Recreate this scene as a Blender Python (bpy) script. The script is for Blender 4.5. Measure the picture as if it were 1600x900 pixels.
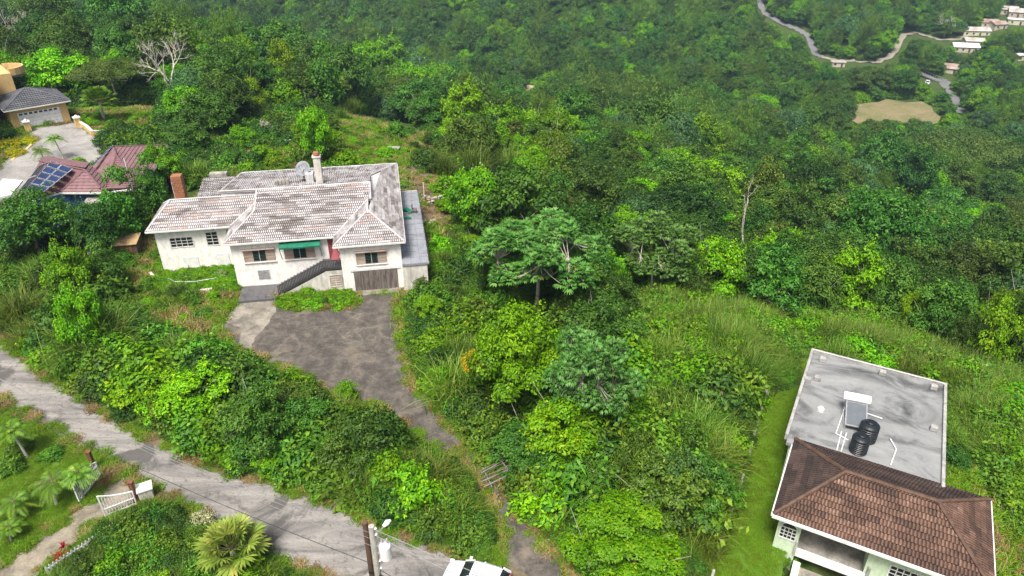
import bpy, bmesh, math, random
import numpy as np
from mathutils import Vector, Matrix

for o in list(bpy.data.objects):
    bpy.data.objects.remove(o, do_unlink=True)
scene = bpy.context.scene
COL = scene.collection
R = math.radians
rnd = random.Random(7)
rng = np.random.default_rng(11)

# ------------------------------------------------------------------ camera
CAM_H = 34.0
FPX = 1110.0
PITCH = R(30)
cam = bpy.data.cameras.new('drone_camera')
cam.sensor_width = 36.0
cam.lens = FPX / 1600 * 36.0
cam.clip_start = 0.5
cam.clip_end = 6000
cam_ob = bpy.data.objects.new('drone_camera', cam)
COL.objects.link(cam_ob)
cam_ob.location = (0, 0, CAM_H)
cam_ob.rotation_euler = (R(90) - PITCH, 0, 0)
scene.camera = cam_ob
scene.render.resolution_x = 1024
scene.render.resolution_y = 576

# ------------------------------------------------------------------ sky, sun, exposure
SUN_EL, SUN_AZ = R(62), R(200)          # azimuth: compass direction the light comes from (0 = +Y, clockwise)
world = bpy.data.worlds.new('World')
scene.world = world
world.use_nodes = True
wn = world.node_tree
bg = wn.nodes['Background']
sky = wn.nodes.new('ShaderNodeTexSky')
sky.sky_type = 'NISHITA'
sky.sun_disc = False
sky.sun_elevation = SUN_EL
sky.sun_rotation = SUN_AZ
sky.dust_density = 7.0
sky.air_density = 0.7
sky.ozone_density = 0.5
wn.links.new(sky.outputs['Color'], bg.inputs['Color'])
bg.inputs['Strength'].default_value = 0.12
sun = bpy.data.lights.new('sun', 'SUN')
sun.energy = 3.7
sun.angle = R(18)
sun.color = (1.0, 0.965, 0.91)
sun_ob = bpy.data.objects.new('sun', sun)
COL.objects.link(sun_ob)
sdir = Vector((math.sin(SUN_AZ) * math.cos(SUN_EL), math.cos(SUN_AZ) * math.cos(SUN_EL), math.sin(SUN_EL)))
sun_ob.rotation_euler = (-sdir).to_track_quat('-Z', 'Y').to_euler()
sun_ob.location = (-40, -40, 120)
vs = scene.view_settings
vs.view_transform = 'Standard'
vs.look = 'None'
vs.gamma = 1.0
vs.use_curve_mapping = False
vs.exposure = 0.52
scene.render.engine = 'CYCLES'
cy = scene.cycles
cy.max_bounces = 6
cy.diffuse_bounces = 2
cy.glossy_bounces = 2
cy.transmission_bounces = 3
cy.transparent_max_bounces = 4
cy.volume_bounces = 0

# ------------------------------------------------------------------ helpers
def new_mesh(name, verts, faces):
    me = bpy.data.meshes.new(name)
    me.from_pydata([tuple(v) for v in verts], [], faces)
    return me

def fast_mesh(name, V, Q, val=None):
    """numpy verts (N,3), quads (M,4) -> mesh, optional per face value attribute 'v'"""
    me = bpy.data.meshes.new(name)
    V = np.asarray(V, np.float32); Q = np.asarray(Q, np.int32)
    n = Q.shape[1]
    me.vertices.add(len(V)); me.vertices.foreach_set('co', V.ravel())
    me.loops.add(Q.size); me.loops.foreach_set('vertex_index', Q.ravel())
    me.polygons.add(len(Q))
    me.polygons.foreach_set('loop_start', np.arange(0, Q.size, n, dtype=np.int32))
    me.update(calc_edges=True)
    if val is not None:
        a = me.attributes.new('v', 'FLOAT', 'FACE')
        a.data.foreach_set('value', np.asarray(val, np.float32))
    return me

def obj(name, me, m=None, parent=None, loc=None):
    o = bpy.data.objects.new(name, me)
    COL.objects.link(o)
    if m is not None and me is not None:
        if len(me.materials) == 0:
            me.materials.append(m)
    if parent is not None:
        o.parent = parent
    if loc is not None:
        o.location = loc
    return o

def tag(o, label=None, cat=None, group=None, kind=None):
    if label: o['label'] = label
    if cat: o['category'] = cat
    if group: o['group'] = group
    if kind: o['kind'] = kind
    return o

def thing(name, label, cat, loc=(0, 0, 0), rz=0, group=None):
    o = bpy.data.objects.new(name, None)
    o.empty_display_size = 0.3
    COL.objects.link(o)
    o.location = loc
    o.rotation_euler = (0, 0, rz)
    return tag(o, label, cat, group)

class MB:
    """mesh collector: boxes, prisms, tubes, polygons"""
    def __init__(self):
        self.v = []; self.f = []; self.val = []; self.cv = 0.5
    def _add(self, vs, fs):
        b = len(self.v)
        self.v += [tuple(p) for p in vs]
        for f in fs:
            self.f.append([b + i for i in f]); self.val.append(self.cv)
        return self
    def box(self, x0, x1, y0, y1, z0, z1):
        return self._add([(x0,y0,z0),(x1,y0,z0),(x1,y1,z0),(x0,y1,z0),(x0,y0,z1),(x1,y0,z1),(x1,y1,z1),(x0,y1,z1)],
                  [(0,3,2,1),(4,5,6,7),(0,1,5,4),(1,2,6,5),(2,3,7,6),(3,0,4,7)])
    def bar(self, p, q, w, h=None, up=(0, 0, 1)):
        p = Vector(p); q = Vector(q); d = (q - p).normalized(); up = Vector(up)
        if abs(d.dot(up)) > 0.98: up = Vector((0, 1, 0))
        s = d.cross(up).normalized(); u = s.cross(d)
        h = h or w
        vs = []
        for c in (p, q):
            for a, b in ((-1,-1),(1,-1),(1,1),(-1,1)):
                vs.append(c + s * a * w / 2 + u * b * h / 2)
        return self._add(vs, [(0,1,2,3),(7,6,5,4),(0,4,5,1),(1,5,6,2),(2,6,7,3),(3,7,4,0)])
    def tube(self, pts, rad, n=6, cap=True):
        pts = [Vector(p) for p in pts]
        if not isinstance(rad, (list, tuple)): rad = [rad] * len(pts)
        vs = []; fs = []
        ref = Vector((0.3, 0.7, 0.2))
        for i, p in enumerate(pts):
            d = (pts[min(i+1, len(pts)-1)] - pts[max(i-1, 0)])
            if d.length < 1e-6: d = Vector((0, 0, 1))
            d.normalize()
            s = d.cross(ref)
            if s.length < 1e-3: s = d.cross(Vector((1, 0, 0)))
            s.normalize(); u = d.cross(s)
            for k in range(n):
                a = 2 * math.pi * k / n
                vs.append(p + (s * math.cos(a) + u * math.sin(a)) * rad[i])
        for i in range(len(pts) - 1):
            for k in range(n):
                k2 = (k + 1) % n
                fs.append((i*n+k, i*n+k2, (i+1)*n+k2, (i+1)*n+k))
        if cap:
            fs.append(tuple(range(n-1, -1, -1)))
            fs.append(tuple(range((len(pts)-1)*n, len(pts)*n)))
        return self._add(vs, fs)
    def lathe(self, c, prof, n=16):
        """prof: list of (r, z) about a vertical axis at c"""
        vs = []; fs = []
        for r, z in prof:
            for k in range(n):
                a = 2 * math.pi * k / n
                vs.append((c[0] + r * math.cos(a), c[1] + r * math.sin(a), c[2] + z))
        for i in range(len(prof) - 1):
            for k in range(n):
                k2 = (k + 1) % n
                fs.append((i*n+k, i*n+k2, (i+1)*n+k2, (i+1)*n+k))
        fs.append(tuple(range(n-1, -1, -1)))
        fs.append(tuple(range((len(prof)-1)*n, len(prof)*n)))
        return self._add(vs, fs)
    def poly(self, pts):
        return self._add(pts, [tuple(range(len(pts)))])
    def prism(self, pts, vec):
        """polygon extruded along vec"""
        n = len(pts); vec = Vector(vec)
        a = [Vector(p) for p in pts]; b = [p + vec for p in a]
        fs = [tuple(range(n-1, -1, -1)), tuple(range(n, 2*n))]
        for i in range(n):
            j = (i + 1) % n
            fs.append((i, j, n + j, n + i))
        return self._add(a + b, fs)
    def mesh(self, name, recalc=True):
        me = new_mesh(name, self.v, self.f)
        a = me.attributes.new('v', 'FLOAT', 'FACE')
        a.data.foreach_set('value', self.val)
        if recalc:
            bm = bmesh.new(); bm.from_mesh(me)
            bmesh.ops.recalc_face_normals(bm, faces=bm.faces)
            bm.to_mesh(me); bm.free()
        return me
    def build(self, name, m, parent=None, smooth=False, bevel=0, loc=None):
        me = self.mesh(name)
        o = obj(name, me, m, parent, loc)
        if smooth:
            me.polygons.foreach_set('use_smooth', [True] * len(me.polygons))
        if bevel:
            b = o.modifiers.new('bevel', 'BEVEL'); b.width = bevel; b.segments = 2; b.limit_method = 'ANGLE'
        return o

def box(name, m, parent, x0, x1, y0, y1, z0, z1, bevel=0):
    return MB().box(x0, x1, y0, y1, z0, z1).build(name, m, parent, bevel=bevel)

# ------------------------------------------------------------------ materials
def _nodes(name):
    m = bpy.data.materials.new(name); m.use_nodes = True
    nt = m.node_tree; b = nt.nodes['Principled BSDF']
    return m, nt, b

def ramp(nt, fac, stops, interp='LINEAR'):
    r = nt.nodes.new('ShaderNodeValToRGB')
    r.color_ramp.interpolation = interp
    els = r.color_ramp.elements
    while len(els) < len(stops): els.new(0.5)
    for e, (p, c) in zip(els, stops):
        e.position = p; e.color = (c[0], c[1], c[2], 1)
    nt.links.new(fac, r.inputs['Fac'])
    return r.outputs['Color']

def noise(nt, scale, detail=4, rough=0.6, vec=None, dist=0.0):
    n = nt.nodes.new('ShaderNodeTexNoise')
    n.inputs['Scale'].default_value = scale; n.inputs['Detail'].default_value = detail
    n.inputs['Roughness'].default_value = rough; n.inputs['Distortion'].default_value = dist
    if vec is not None: nt.links.new(vec, n.inputs['Vector'])
    return n.outputs['Fac']

def coords(nt, scale=(1, 1, 1), rot=(0, 0, 0), kind='Object'):
    tc = nt.nodes.new('ShaderNodeTexCoord')
    mp = nt.nodes.new('ShaderNodeMapping')
    mp.inputs['Scale'].default_value = scale; mp.inputs['Rotation'].default_value = rot
    nt.links.new(tc.outputs[kind], mp.inputs['Vector'])
    return mp.outputs['Vector']

def mix(nt, fac, a, b, mode='MIX'):
    n = nt.nodes.new('ShaderNodeMix'); n.data_type = 'RGBA'; n.blend_type = mode
    for s, x in ((n.inputs[0], fac), (n.inputs[6], a), (n.inputs[7], b)):
        if isinstance(x, (int, float)): s.default_value = x
        elif isinstance(x, tuple): s.default_value = (x[0], x[1], x[2], 1)
        else: nt.links.new(x, s)
    return n.outputs[2]

def mth(nt, op, a, b=None, clamp=False):
    n = nt.nodes.new('ShaderNodeMath'); n.operation = op; n.use_clamp = clamp
    for s, x in ((n.inputs[0], a), (n.inputs[1], b)):
        if x is None: continue
        if isinstance(x, (int, float)): s.default_value = x
        else: nt.links.new(x, s)
    return n.outputs[0]

def attr(nt, name):
    n = nt.nodes.new('ShaderNodeAttribute'); n.attribute_name = name
    return n.outputs['Fac']

def bump(nt, b, h, strength=0.4, dist=0.05):
    n = nt.nodes.new('ShaderNodeBump'); n.inputs['Strength'].default_value = strength; n.inputs['Distance'].default_value = dist
    nt.links.new(h, n.inputs['Height']); nt.links.new(n.outputs['Normal'], b.inputs['Normal'])

def plain(name, c, rough=0.6, metal=0.0, var=0.18, scale=3.0, spec=0.3, streak=False):
    """paint, metal or plaster with uneven tone"""
    m, nt, b = _nodes(name)
    v = coords(nt, (1, 1, 0.25) if streak else (1, 1, 1))
    f = noise(nt, scale, 6, 0.65, v)
    d = tuple(x * (1 - var * 1.6) for x in c); l = tuple(min(1, x * (1 + var * 0.6)) for x in c)
    nt.links.new(ramp(nt, f, [(0.3, d), (0.62, l)]), b.inputs['Base Color'])
    b.inputs['Roughness'].default_value = rough; b.inputs['Metallic'].default_value = metal
    b.inputs['Specular IOR Level'].default_value = spec
    return m

def weathered(name, base, stain, amount=0.5, scale=0.7, rough=0.8, fine=9.0, vscale=(1, 1, 0.3), bumpy=0.2):
    """base tone with stains of their own shape, plus fine grain"""
    m, nt, b = _nodes(name)
    v = coords(nt, vscale)
    f = noise(nt, scale, 8, 0.7, v, 0.6)
    g = noise(nt, fine, 5, 0.7, v)
    c = ramp(nt, f, [(amount - 0.12, stain), (amount + 0.12, base)])
    c = mix(nt, mth(nt, 'MULTIPLY', mth(nt, 'SUBTRACT', g, 0.42, True), 1.6), c, tuple(x * 0.6 for x in stain))
    nt.links.new(c, b.inputs['Base Color'])
    b.inputs['Roughness'].default_value = rough
    b.inputs['Specular IOR Level'].default_value = 0.25
    bump(nt, b, g, bumpy, 0.03)
    return m

def leaf_mat(name, dark, light, tip=None, transl=0.2, hue=0.0, gloss=0.25):
    """foliage: colour varies leaf by leaf ('v') and plant by plant"""
    m, nt, b = _nodes(name)
    v = attr(nt, 'v')
    on = nt.nodes.new('ShaderNodeObjectInfo'); oi = on.outputs['Random']
    old = (dark[0] * 2.6 + .02, dark[1] * 1.1, dark[2] + .01)          # a few browned leaves
    stops = [(0.06, old), (0.11, tuple(x * .75 for x in dark)), (0.62, light)]
    if tip: stops.append((0.9, tip))
    c = ramp(nt, v, stops)
    hs = nt.nodes.new('ShaderNodeHueSaturation')
    hs.inputs['Saturation'].default_value = 1.05
    nt.links.new(mth(nt, 'ADD', mth(nt, 'MULTIPLY', oi, 0.022 + hue * .7), 0.483 - hue * .35), hs.inputs['Hue'])
    nt.links.new(mth(nt, 'ADD', mth(nt, 'MULTIPLY', oi, 0.4), 0.80), hs.inputs['Value'])
    nt.links.new(c, hs.inputs['Color'])
    c = mix(nt, 1.0, hs.outputs['Color'], on.outputs['Color'], 'MULTIPLY')
    nt.links.new(c, b.inputs['Base Color'])
    b.inputs['Roughness'].default_value = 0.55
    b.inputs['Specular IOR Level'].default_value = gloss
    tr = nt.nodes.new('ShaderNodeBsdfTranslucent')
    nt.links.new(mix(nt, 0.5, c, (0.5, 0.7, 0.1), 'MULTIPLY') if False else c, tr.inputs['Color'])
    ms = nt.nodes.new('ShaderNodeMixShader'); ms.inputs[0].default_value = transl
    nt.links.new(b.outputs[0], ms.inputs[1]); nt.links.new(tr.outputs[0], ms.inputs[2])
    nt.links.new(ms.outputs[0], nt.nodes['Material Output'].inputs['Surface'])
    return m

M = {}
M['bark'] = plain('bark', (0.16, 0.13, 0.10), 0.9, var=0.35, scale=6)
M['pale_bark'] = plain('pale_bark', (0.42, 0.38, 0.32), 0.9, var=0.3, scale=5)
M['dead_wood'] = plain('dead_wood', (0.50, 0.46, 0.40), 0.9, var=0.3, scale=4)
M['stem'] = plain('stem', (0.12, 0.12, 0.05), 0.85, var=0.3, scale=5)
M['palm_trunk'] = plain('palm_trunk', (0.42, 0.40, 0.36), 0.85, var=0.25, scale=7)
M['dome'] = leaf_mat('dome_leaf', (0.0183, 0.0604, 0.0089), (0.0425, 0.1169, 0.0158), (0.0860, 0.1705, 0.0257), hue=0.02)
M['mid'] = leaf_mat('mid_leaf', (0.0284, 0.0877, 0.0119), (0.0627, 0.1608, 0.0198), (0.1214, 0.2339, 0.0327), hue=0.03)
M['lime'] = leaf_mat('lime_leaf', (0.050, 0.185, 0.006), (0.115, 0.31, 0.010), (0.19, 0.40, 0.02))
M['bright'] = leaf_mat('bright_leaf', (0.0557, 0.1851, 0.0079), (0.1214, 0.3216, 0.0119), (0.2328, 0.4092, 0.0248))
M['bigleaf'] = leaf_mat('big_leaf', (0.0455, 0.1462, 0.0218), (0.0911, 0.2339, 0.0416), (0.1518, 0.3021, 0.0743), gloss=0.4)
M['umbrella'] = leaf_mat('umbrella_leaf', (0.036, 0.085, 0.014), (0.085, 0.155, 0.026), (0.14, 0.20, 0.038))
M['bamboo'] = leaf_mat('bamboo_leaf', (0.045, 0.125, 0.014), (0.105, 0.225, 0.028), (0.17, 0.28, 0.045))
M['grass'] = leaf_mat('tall_grass', (0.038, 0.115, 0.010), (0.092, 0.195, 0.020), (0.20, 0.27, 0.058))
M['lawn'] = leaf_mat('lawn_grass', (0.060, 0.165, 0.010), (0.115, 0.26, 0.017), (0.18, 0.29, 0.03))
M['dry'] = leaf_mat('dry_grass', (0.1619, 0.1267, 0.0495), (0.2834, 0.2339, 0.0990), (0.3643, 0.2923, 0.1386))
M['shrub'] = leaf_mat('shrub_leaf', (0.0354, 0.1121, 0.0119), (0.0810, 0.2046, 0.0198), (0.1518, 0.2728, 0.0297), hue=0.03)
M['palm'] = leaf_mat('palm_leaf', (0.0607, 0.1656, 0.0178), (0.1316, 0.2826, 0.0297), (0.2530, 0.3508, 0.0495))
M['fanpalm'] = leaf_mat('fan_palm_leaf', (0.1316, 0.2339, 0.0347), (0.2530, 0.3703, 0.0693), (0.3846, 0.4092, 0.0990))
M['bluegreen'] = leaf_mat('blue_green_leaf', (0.0304, 0.0926, 0.0297), (0.0658, 0.1608, 0.0495), (0.1113, 0.2144, 0.0693))
M['yellow'] = leaf_mat('yellow_leaf', (0.3542, 0.2923, 0.0198), (0.6072, 0.4677, 0.0396))
M['hedge'] = leaf_mat('gold_hedge_leaf', (0.2530, 0.3118, 0.0099), (0.4250, 0.4385, 0.0149))
M['red'] = leaf_mat('red_leaf', (0.15, 0.010, 0.010), (0.30, 0.028, 0.02))
M['orange'] = leaf_mat('orange_flower', (0.50, 0.16, 0.04), (0.65, 0.26, 0.07))
M['pink'] = leaf_mat('pink_flower', (0.50, 0.13, 0.25), (0.72, 0.35, 0.42))
M['white_flower'] = leaf_mat('white_flower', (0.60, 0.60, 0.50), (0.85, 0.85, 0.76))
M['pale'] = leaf_mat('variegated_leaf', (0.2024, 0.2533, 0.1089), (0.4250, 0.4482, 0.2376), (0.6072, 0.5846, 0.3762))
M['rust_palm'] = leaf_mat('dried_fan_leaf', (0.30, 0.16, 0.04), (0.50, 0.30, 0.09))
# ------------------------------------------------------------------ pixel rays, used to survey where things stand
_fw = np.array([0, math.cos(PITCH), -math.sin(PITCH)]); _up = np.array([0, math.sin(PITCH), math.cos(PITCH)]); _rt = np.array([1.0, 0, 0])
_C = np.array([0, 0, CAM_H])
def ray(x, y): return _rt * (x - 800) / FPX + _up * (450 - y) / FPX + _fw
def P(x, y, z):
    d = ray(x, y); p = _C + d * ((z - CAM_H) / d[2])
    return Vector((float(p[0]), float(p[1]), float(p[2])))
def proj(p):
    v = np.asarray(p, float) - _C; k = v @ _fw
    return 800 + FPX * (v @ _rt) / k, 450 - FPX * (v @ _up) / k, k

# ------------------------------------------------------------------ terrain height
CP = np.array([
 (-26,58,0),(-10,58,0),(-26,78,0),(-12,80,-.3),(-38,62,0),(-20,48,0),(-8,40,0),(-3,33,0),(0,25,0),(-20,30,0),(-40,40,0),(-55,50,0),
 (-52,68,0.6),(-48,78,0.6),(-62,92,3),(-70,100,3),(-85,110,3.5),(-60,110,2),(-40,100,0),(-25,100,0),(-15,95,-1.0),(-35,118,-.5),(-22,112,-1.5),
 (0,52,-.6),(10,48,-.5),(6,38,-.4),(13,30,-.3),(20,45,-.4),(14,22,-1),(28,30,-2.5),(36,38,-4),(42,50,-7),(18,58,-4),(6,66,-4),(-3,72,-3),
 (32,66,-10),(12,82,-9),(-4,90,-5),(48,80,-16),(28,100,-15),(0,110,-11),(60,62,-14),(75,90,-24),(60,120,-24),(90,130,-33),
 (-10,130,-10),(20,135,-19),(-35,140,-6),(-70,140,-2),(-110,140,1),(10,168,-21),(50,170,-32),(-30,175,-20),(-80,190,-9),(-140,190,-2),
 (100,180,-45),(140,140,-42),(130,230,-56),(60,230,-46),(0,230,-42),(-80,250,-28),(-160,260,-16),(174,319,-58),(210,370,-58),(150,324,-58),(220,310,-59),
 (60,310,-56),(0,300,-55),(-100,330,-44),(-220,320,-26),(260,420,-54),(120,400,-57),(0,400,-56),(-120,420,-50),(300,360,-58),(250,240,-58),
 (0,520,-38),(200,520,-36),(380,520,-36),(-200,520,-34),(0,700,6),(300,700,10),(-300,700,4),(0,1000,70),(500,900,50),(-500,900,55),
 (0,0,-2),(-40,0,-1),(40,0,-4),(-80,20,0),(80,20,-16),(0,-60,-8),(-150,60,3),(150,60,-40),(500,300,-45),(-500,300,-25)], float)
_d = np.hypot(CP[:, None, 0] - CP[None, :, 0], CP[:, None, 1] - CP[None, :, 1])
_n = len(CP)
_A = np.zeros((_n + 1, _n + 1)); _A[:_n, :_n] = _d; _A[:_n, _n] = 1; _A[_n, :_n] = 1
_W = np.linalg.solve(_A, np.concatenate([CP[:, 2], [0]]))

def seg_dist(px, py, poly, closed=True):
    d = np.full(px.shape, 1e9); n = len(poly)
    for i in range(n if closed else n - 1):
        ax, ay = poly[i][:2]; bx, by = poly[(i + 1) % n][:2]
        ux, uy = bx - ax, by - ay; L = ux * ux + uy * uy + 1e-9
        t = np.clip(((px - ax) * ux + (py - ay) * uy) / L, 0, 1)
        d = np.minimum(d, np.hypot(px - ax - t * ux, py - ay - t * uy))
    return d
def inside(px, py, poly):
    r = np.zeros(px.shape, bool); n = len(poly); j = n - 1
    for i in range(n):
        xi, yi = poly[i][:2]; xj, yj = poly[j][:2]
        if yi != yj:
            r ^= ((yi > py) != (yj > py)) & (px < (xj - xi) * (py - yi) / (yj - yi) + xi)
        j = i
    return r
def sdist(px, py, poly):
    d = seg_dist(px, py, poly)
    return np.where(inside(px, py, poly), -d, d)

def flat(pts, z): return [tuple(P(x, y, z))[:2] for x, y in pts]
Z_LAWN = -0.2
ROAD_U = [(-60,470),(0,527),(60,578),(130,623),(200,668),(270,702),(350,738),(410,752),(480,773),(560,804),(633,838),(700,864),(790,905),(900,960)]
ROAD_L = [(740,1010),(560,925),(462,886),(412,859),(340,816),(296,793),(240,772),(212,747),(183,723),(127,697),(67,660),(0,625),(-70,590)]
ROAD = flat(ROAD_U + ROAD_L, 0)
YARD = flat([(338,512),(352,490),(376,470),(436,467),(438,482),(520,481),(556,478),(558,458),(622,455),(628,500),(627,545),(640,590),(672,632),(712,672),(752,722),(792,772),(822,822),(878,872),(905,930),(760,915),(785,872),(783,820),(765,785),(748,748),(716,712),(672,690),(640,668),(600,640),(520,612),(450,580),(372,548)], 0)
SIDE = flat([(181,726),(172,752),(140,786),(70,832),(20,872),(-40,905),(30,930),(70,884),(118,852),(135,832),(160,812),(212,790),(246,768),(215,748)], 0)
LAWN_L = flat([(181,722),(127,700),(60,672),(-30,640),(-60,800),(-40,905),(20,870),(70,831),(140,784),(172,750)], 0)
LAWN_R = flat([(1196,618),(1248,610),(1258,560),(1300,600),(1290,700),(1250,800),(1225,870),(1215,960),(1090,960),(1112,900),(1140,815),(1168,730),(1186,660)], Z_LAWN)
WHITE_O = (-26.0, 58.6); WHITE_A = R(10)
def wh(u, v):
    return (WHITE_O[0] + u * math.cos(WHITE_A) - v * math.sin(WHITE_A), WHITE_O[1] + u * math.sin(WHITE_A) + v * math.cos(WHITE_A))
WHITE_FP = [wh(-7.8, 4), wh(0, 4), wh(0, -0.2), wh(9.8, -0.2), wh(9.8, -2.6), wh(18, -3.4), wh(18, 14.5), wh(15.6, 18), wh(-1.5, 18), wh(-7.8, 11)]
GREEN_O = (14.84, 28.27); GREEN_A = R(-28.5)
def gh(u, v):
    return (GREEN_O[0] + u * math.cos(GREEN_A) - v * math.sin(GREEN_A), GREEN_O[1] + u * math.sin(GREEN_A) + v * math.cos(GREEN_A))
FRONT_LOW = [gh(1.6, .4), gh(12, .4), gh(12, -12), gh(1.6, -12)]
GREEN_FP = [gh(0.2, .6), gh(10.4, .6), gh(10.4, 6.9), gh(8.2, 17.5), gh(-.6, 17.5), gh(0, 7)]
APRON = flat([(-60,300),(0,270),(30,245),(55,232),(45,215),(120,196),(150,215),(165,238),(150,262),(0,330)], 2.0)
PURPLE_FP = [(-62,62),(-54,63),(-43,71),(-39,74),(-38,82),(-48,82),(-58,80)]
FIELD = flat([(1285,178),(1330,166),(1385,156),(1440,160),(1470,185),(1440,200),(1350,200)], -58)
pads = [(ROAD, 0, 4), (YARD, 0, 3), (SIDE, 0, 3), (LAWN_L, 0, 3), (WHITE_FP, 0, 4), (LAWN_R, Z_LAWN, 2.5), (GREEN_FP, Z_LAWN, 3), (FRONT_LOW, -3.6, .8), (PURPLE_FP, 0.6, 4), (FIELD, -58, 20)]

def hgt_np(x, y):
    x = np.asarray(x, float); y = np.asarray(y, float)
    h = np.full(x.shape, _W[_n])
    for i in range(_n):
        h = h + _W[i] * np.hypot(x - CP[i, 0], y - CP[i, 1])
    h = h + 0.15 * np.sin(x * 0.6 + 1.3 * np.sin(y * 0.31)) * np.cos(y * 0.5 + x * 0.2)
    h = h + np.clip((y - 150) / 200, 0, 1) * (2.5 * np.sin(x * 0.045) * np.sin(y * 0.037 + x * 0.01))
    for poly, z, fall in pads:
        x0 = min(p[0] for p in poly) - fall; x1 = max(p[0] for p in poly) + fall; y0 = min(p[1] for p in poly) - fall; y1 = max(p[1] for p in poly) + fall
        near = (x > x0) & (x < x1) & (y > y0) & (y < y1)
        if not near.any(): continue
        xn, yn = x[near], y[near]
        s = np.clip(sdist(xn, yn, poly) / fall, 0, 1); s = s * s * (3 - 2 * s)
        h[near] = z * (1 - s) + h[near] * s
        continue
        s = np.clip(sdist(x, y, poly) / fall, 0, 1); s = s * s * (3 - 2 * s)
        h = z * (1 - s) + h * s
    return h
def hgt(x, y): return float(hgt_np(np.array([x]), np.array([y]))[0])

def ground_hit(px, py, lift=0.0, far=1500):
    """first point where the ray through a pixel is 'lift' above the ground"""
    d = ray(px, py); ts = np.concatenate([np.arange(15, 200, 0.6), np.arange(200, far, 3)])
    pts = _C + ts[:, None] * d
    z = hgt_np(pts[:, 0], pts[:, 1]) + lift
    below = np.nonzero(pts[:, 2] <= z)[0]
    if len(below) == 0: return None
    p = pts[below[0]]
    return Vector((float(p[0]), float(p[1]), float(p[2] - lift)))

def axis(lo, hi, dense_lo, dense_hi, step, grow=1.13):
    a = list(np.arange(dense_lo, dense_hi + 0.01, step))
    s = step; x = dense_hi
    while x < hi: s *= grow; x += s; a.append(x)
    s = step; x = dense_lo
    while x > lo: s *= grow; x -= s; a.insert(0, x)
    return np.array(a)
gx = axis(-3000, 3000, -72, 60, 1.0, 1.06); gy = axis(-400, 4000, 14, 120, 1.0, 1.05)
GX, GY = np.meshgrid(gx, gy)
GZ = hgt_np(GX, GY)
for poly in (ROAD, YARD, SIDE, LAWN_R, LAWN_L):
    GZ = np.where(sdist(GX, GY, poly) < -0.3, GZ - 0.25, GZ)
for poly in (WHITE_FP, GREEN_FP):
    GZ = np.where(sdist(GX, GY, poly) < -1.2, GZ - 0.25, GZ)
nx, ny = len(gx), len(gy)
I = np.arange(nx * ny).reshape(ny, nx)
Q = np.stack([I[:-1, :-1].ravel(), I[:-1, 1:].ravel(), I[1:, 1:].ravel(), I[1:, :-1].ravel()], 1)

def soil_mat():
    m, nt, b = _nodes('undergrowth_soil')
    v = coords(nt)
    f = noise(nt, 0.35, 8, 0.7, v, 0.4); g = noise(nt, 3.0, 6, 0.7, v)
    c = ramp(nt, f, [(0.3, (0.035, 0.060, 0.014)), (0.5, (0.055, 0.095, 0.020)), (0.66, (0.085, 0.085, 0.035)), (0.78, (0.12, 0.10, 0.055))])
    c = mix(nt, mth(nt, 'MULTIPLY', g, 0.5), c, (0.03, 0.05, 0.012))
    nt.links.new(c, b.inputs['Base Color']); b.inputs['Roughness'].default_value = 0.95
    b.inputs['Specular IOR Level'].default_value = 0.1
    bump(nt, b, g, 0.7, 0.15)
    return m
me = fast_mesh('terrain', np.stack([GX.ravel(), GY.ravel(), GZ.ravel()], 1), Q)
me.polygons.foreach_set('use_smooth', [True] * len(me.polygons))
terrain = tag(obj('terrain', me, soil_mat()), 'green wooded hillside falling into a valley and rising beyond', 'terrain', kind='structure')

def sheet(name, poly, z, m, sub=1.2, label=None, cat=None, drape=None):
    """polygon cut into a fine grid so it can lie on uneven ground"""
    bm = bmesh.new()
    vs = [bm.verts.new((x, y, 0)) for x, y in poly]
    bm.faces.new(vs)
    xs = [p[0] for p in poly]; ys = [p[1] for p in poly]
    for a in np.arange(min(xs) + sub, max(xs), sub):
        bmesh.ops.bisect_plane(bm, geom=bm.verts[:] + bm.edges[:] + bm.faces[:], plane_co=(a, 0, 0), plane_no=(1, 0, 0))
    for a in np.arange(min(ys) + sub, max(ys), sub):
        bmesh.ops.bisect_plane(bm, geom=bm.verts[:] + bm.edges[:] + bm.faces[:], plane_co=(0, a, 0), plane_no=(0, 1, 0))
    for vtx in bm.verts:
        vtx.co.z = z if drape is None else hgt(vtx.co.x, vtx.co.y) + drape
    bmesh.ops.recalc_face_normals(bm, faces=bm.faces)
    me = bpy.data.meshes.new(name); bm.to_mesh(me); bm.free()
    if me.polygons and me.polygons[0].normal.z < 0: me.flip_normals()
    return tag(obj(name, me, m), label, cat, kind='structure')

def ragged(poly, amp=0.25, step=0.7, seed=1):
    """uneven, crumbling outline"""
    r = random.Random(seed); out = []
    n = len(poly)
    for i in range(n):
        a = Vector(poly[i]); b = Vector(poly[(i + 1) % n]); d = b - a; L = d.length
        nn = Vector((-d.y, d.x)) / max(L, 1e-6); k = max(1, int(L / step))
        for j in range(k):
            p = a + d * (j / k)
            if j: p = p + nn * r.uniform(-amp, amp)
            out.append((p.x, p.y))
    return out

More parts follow.
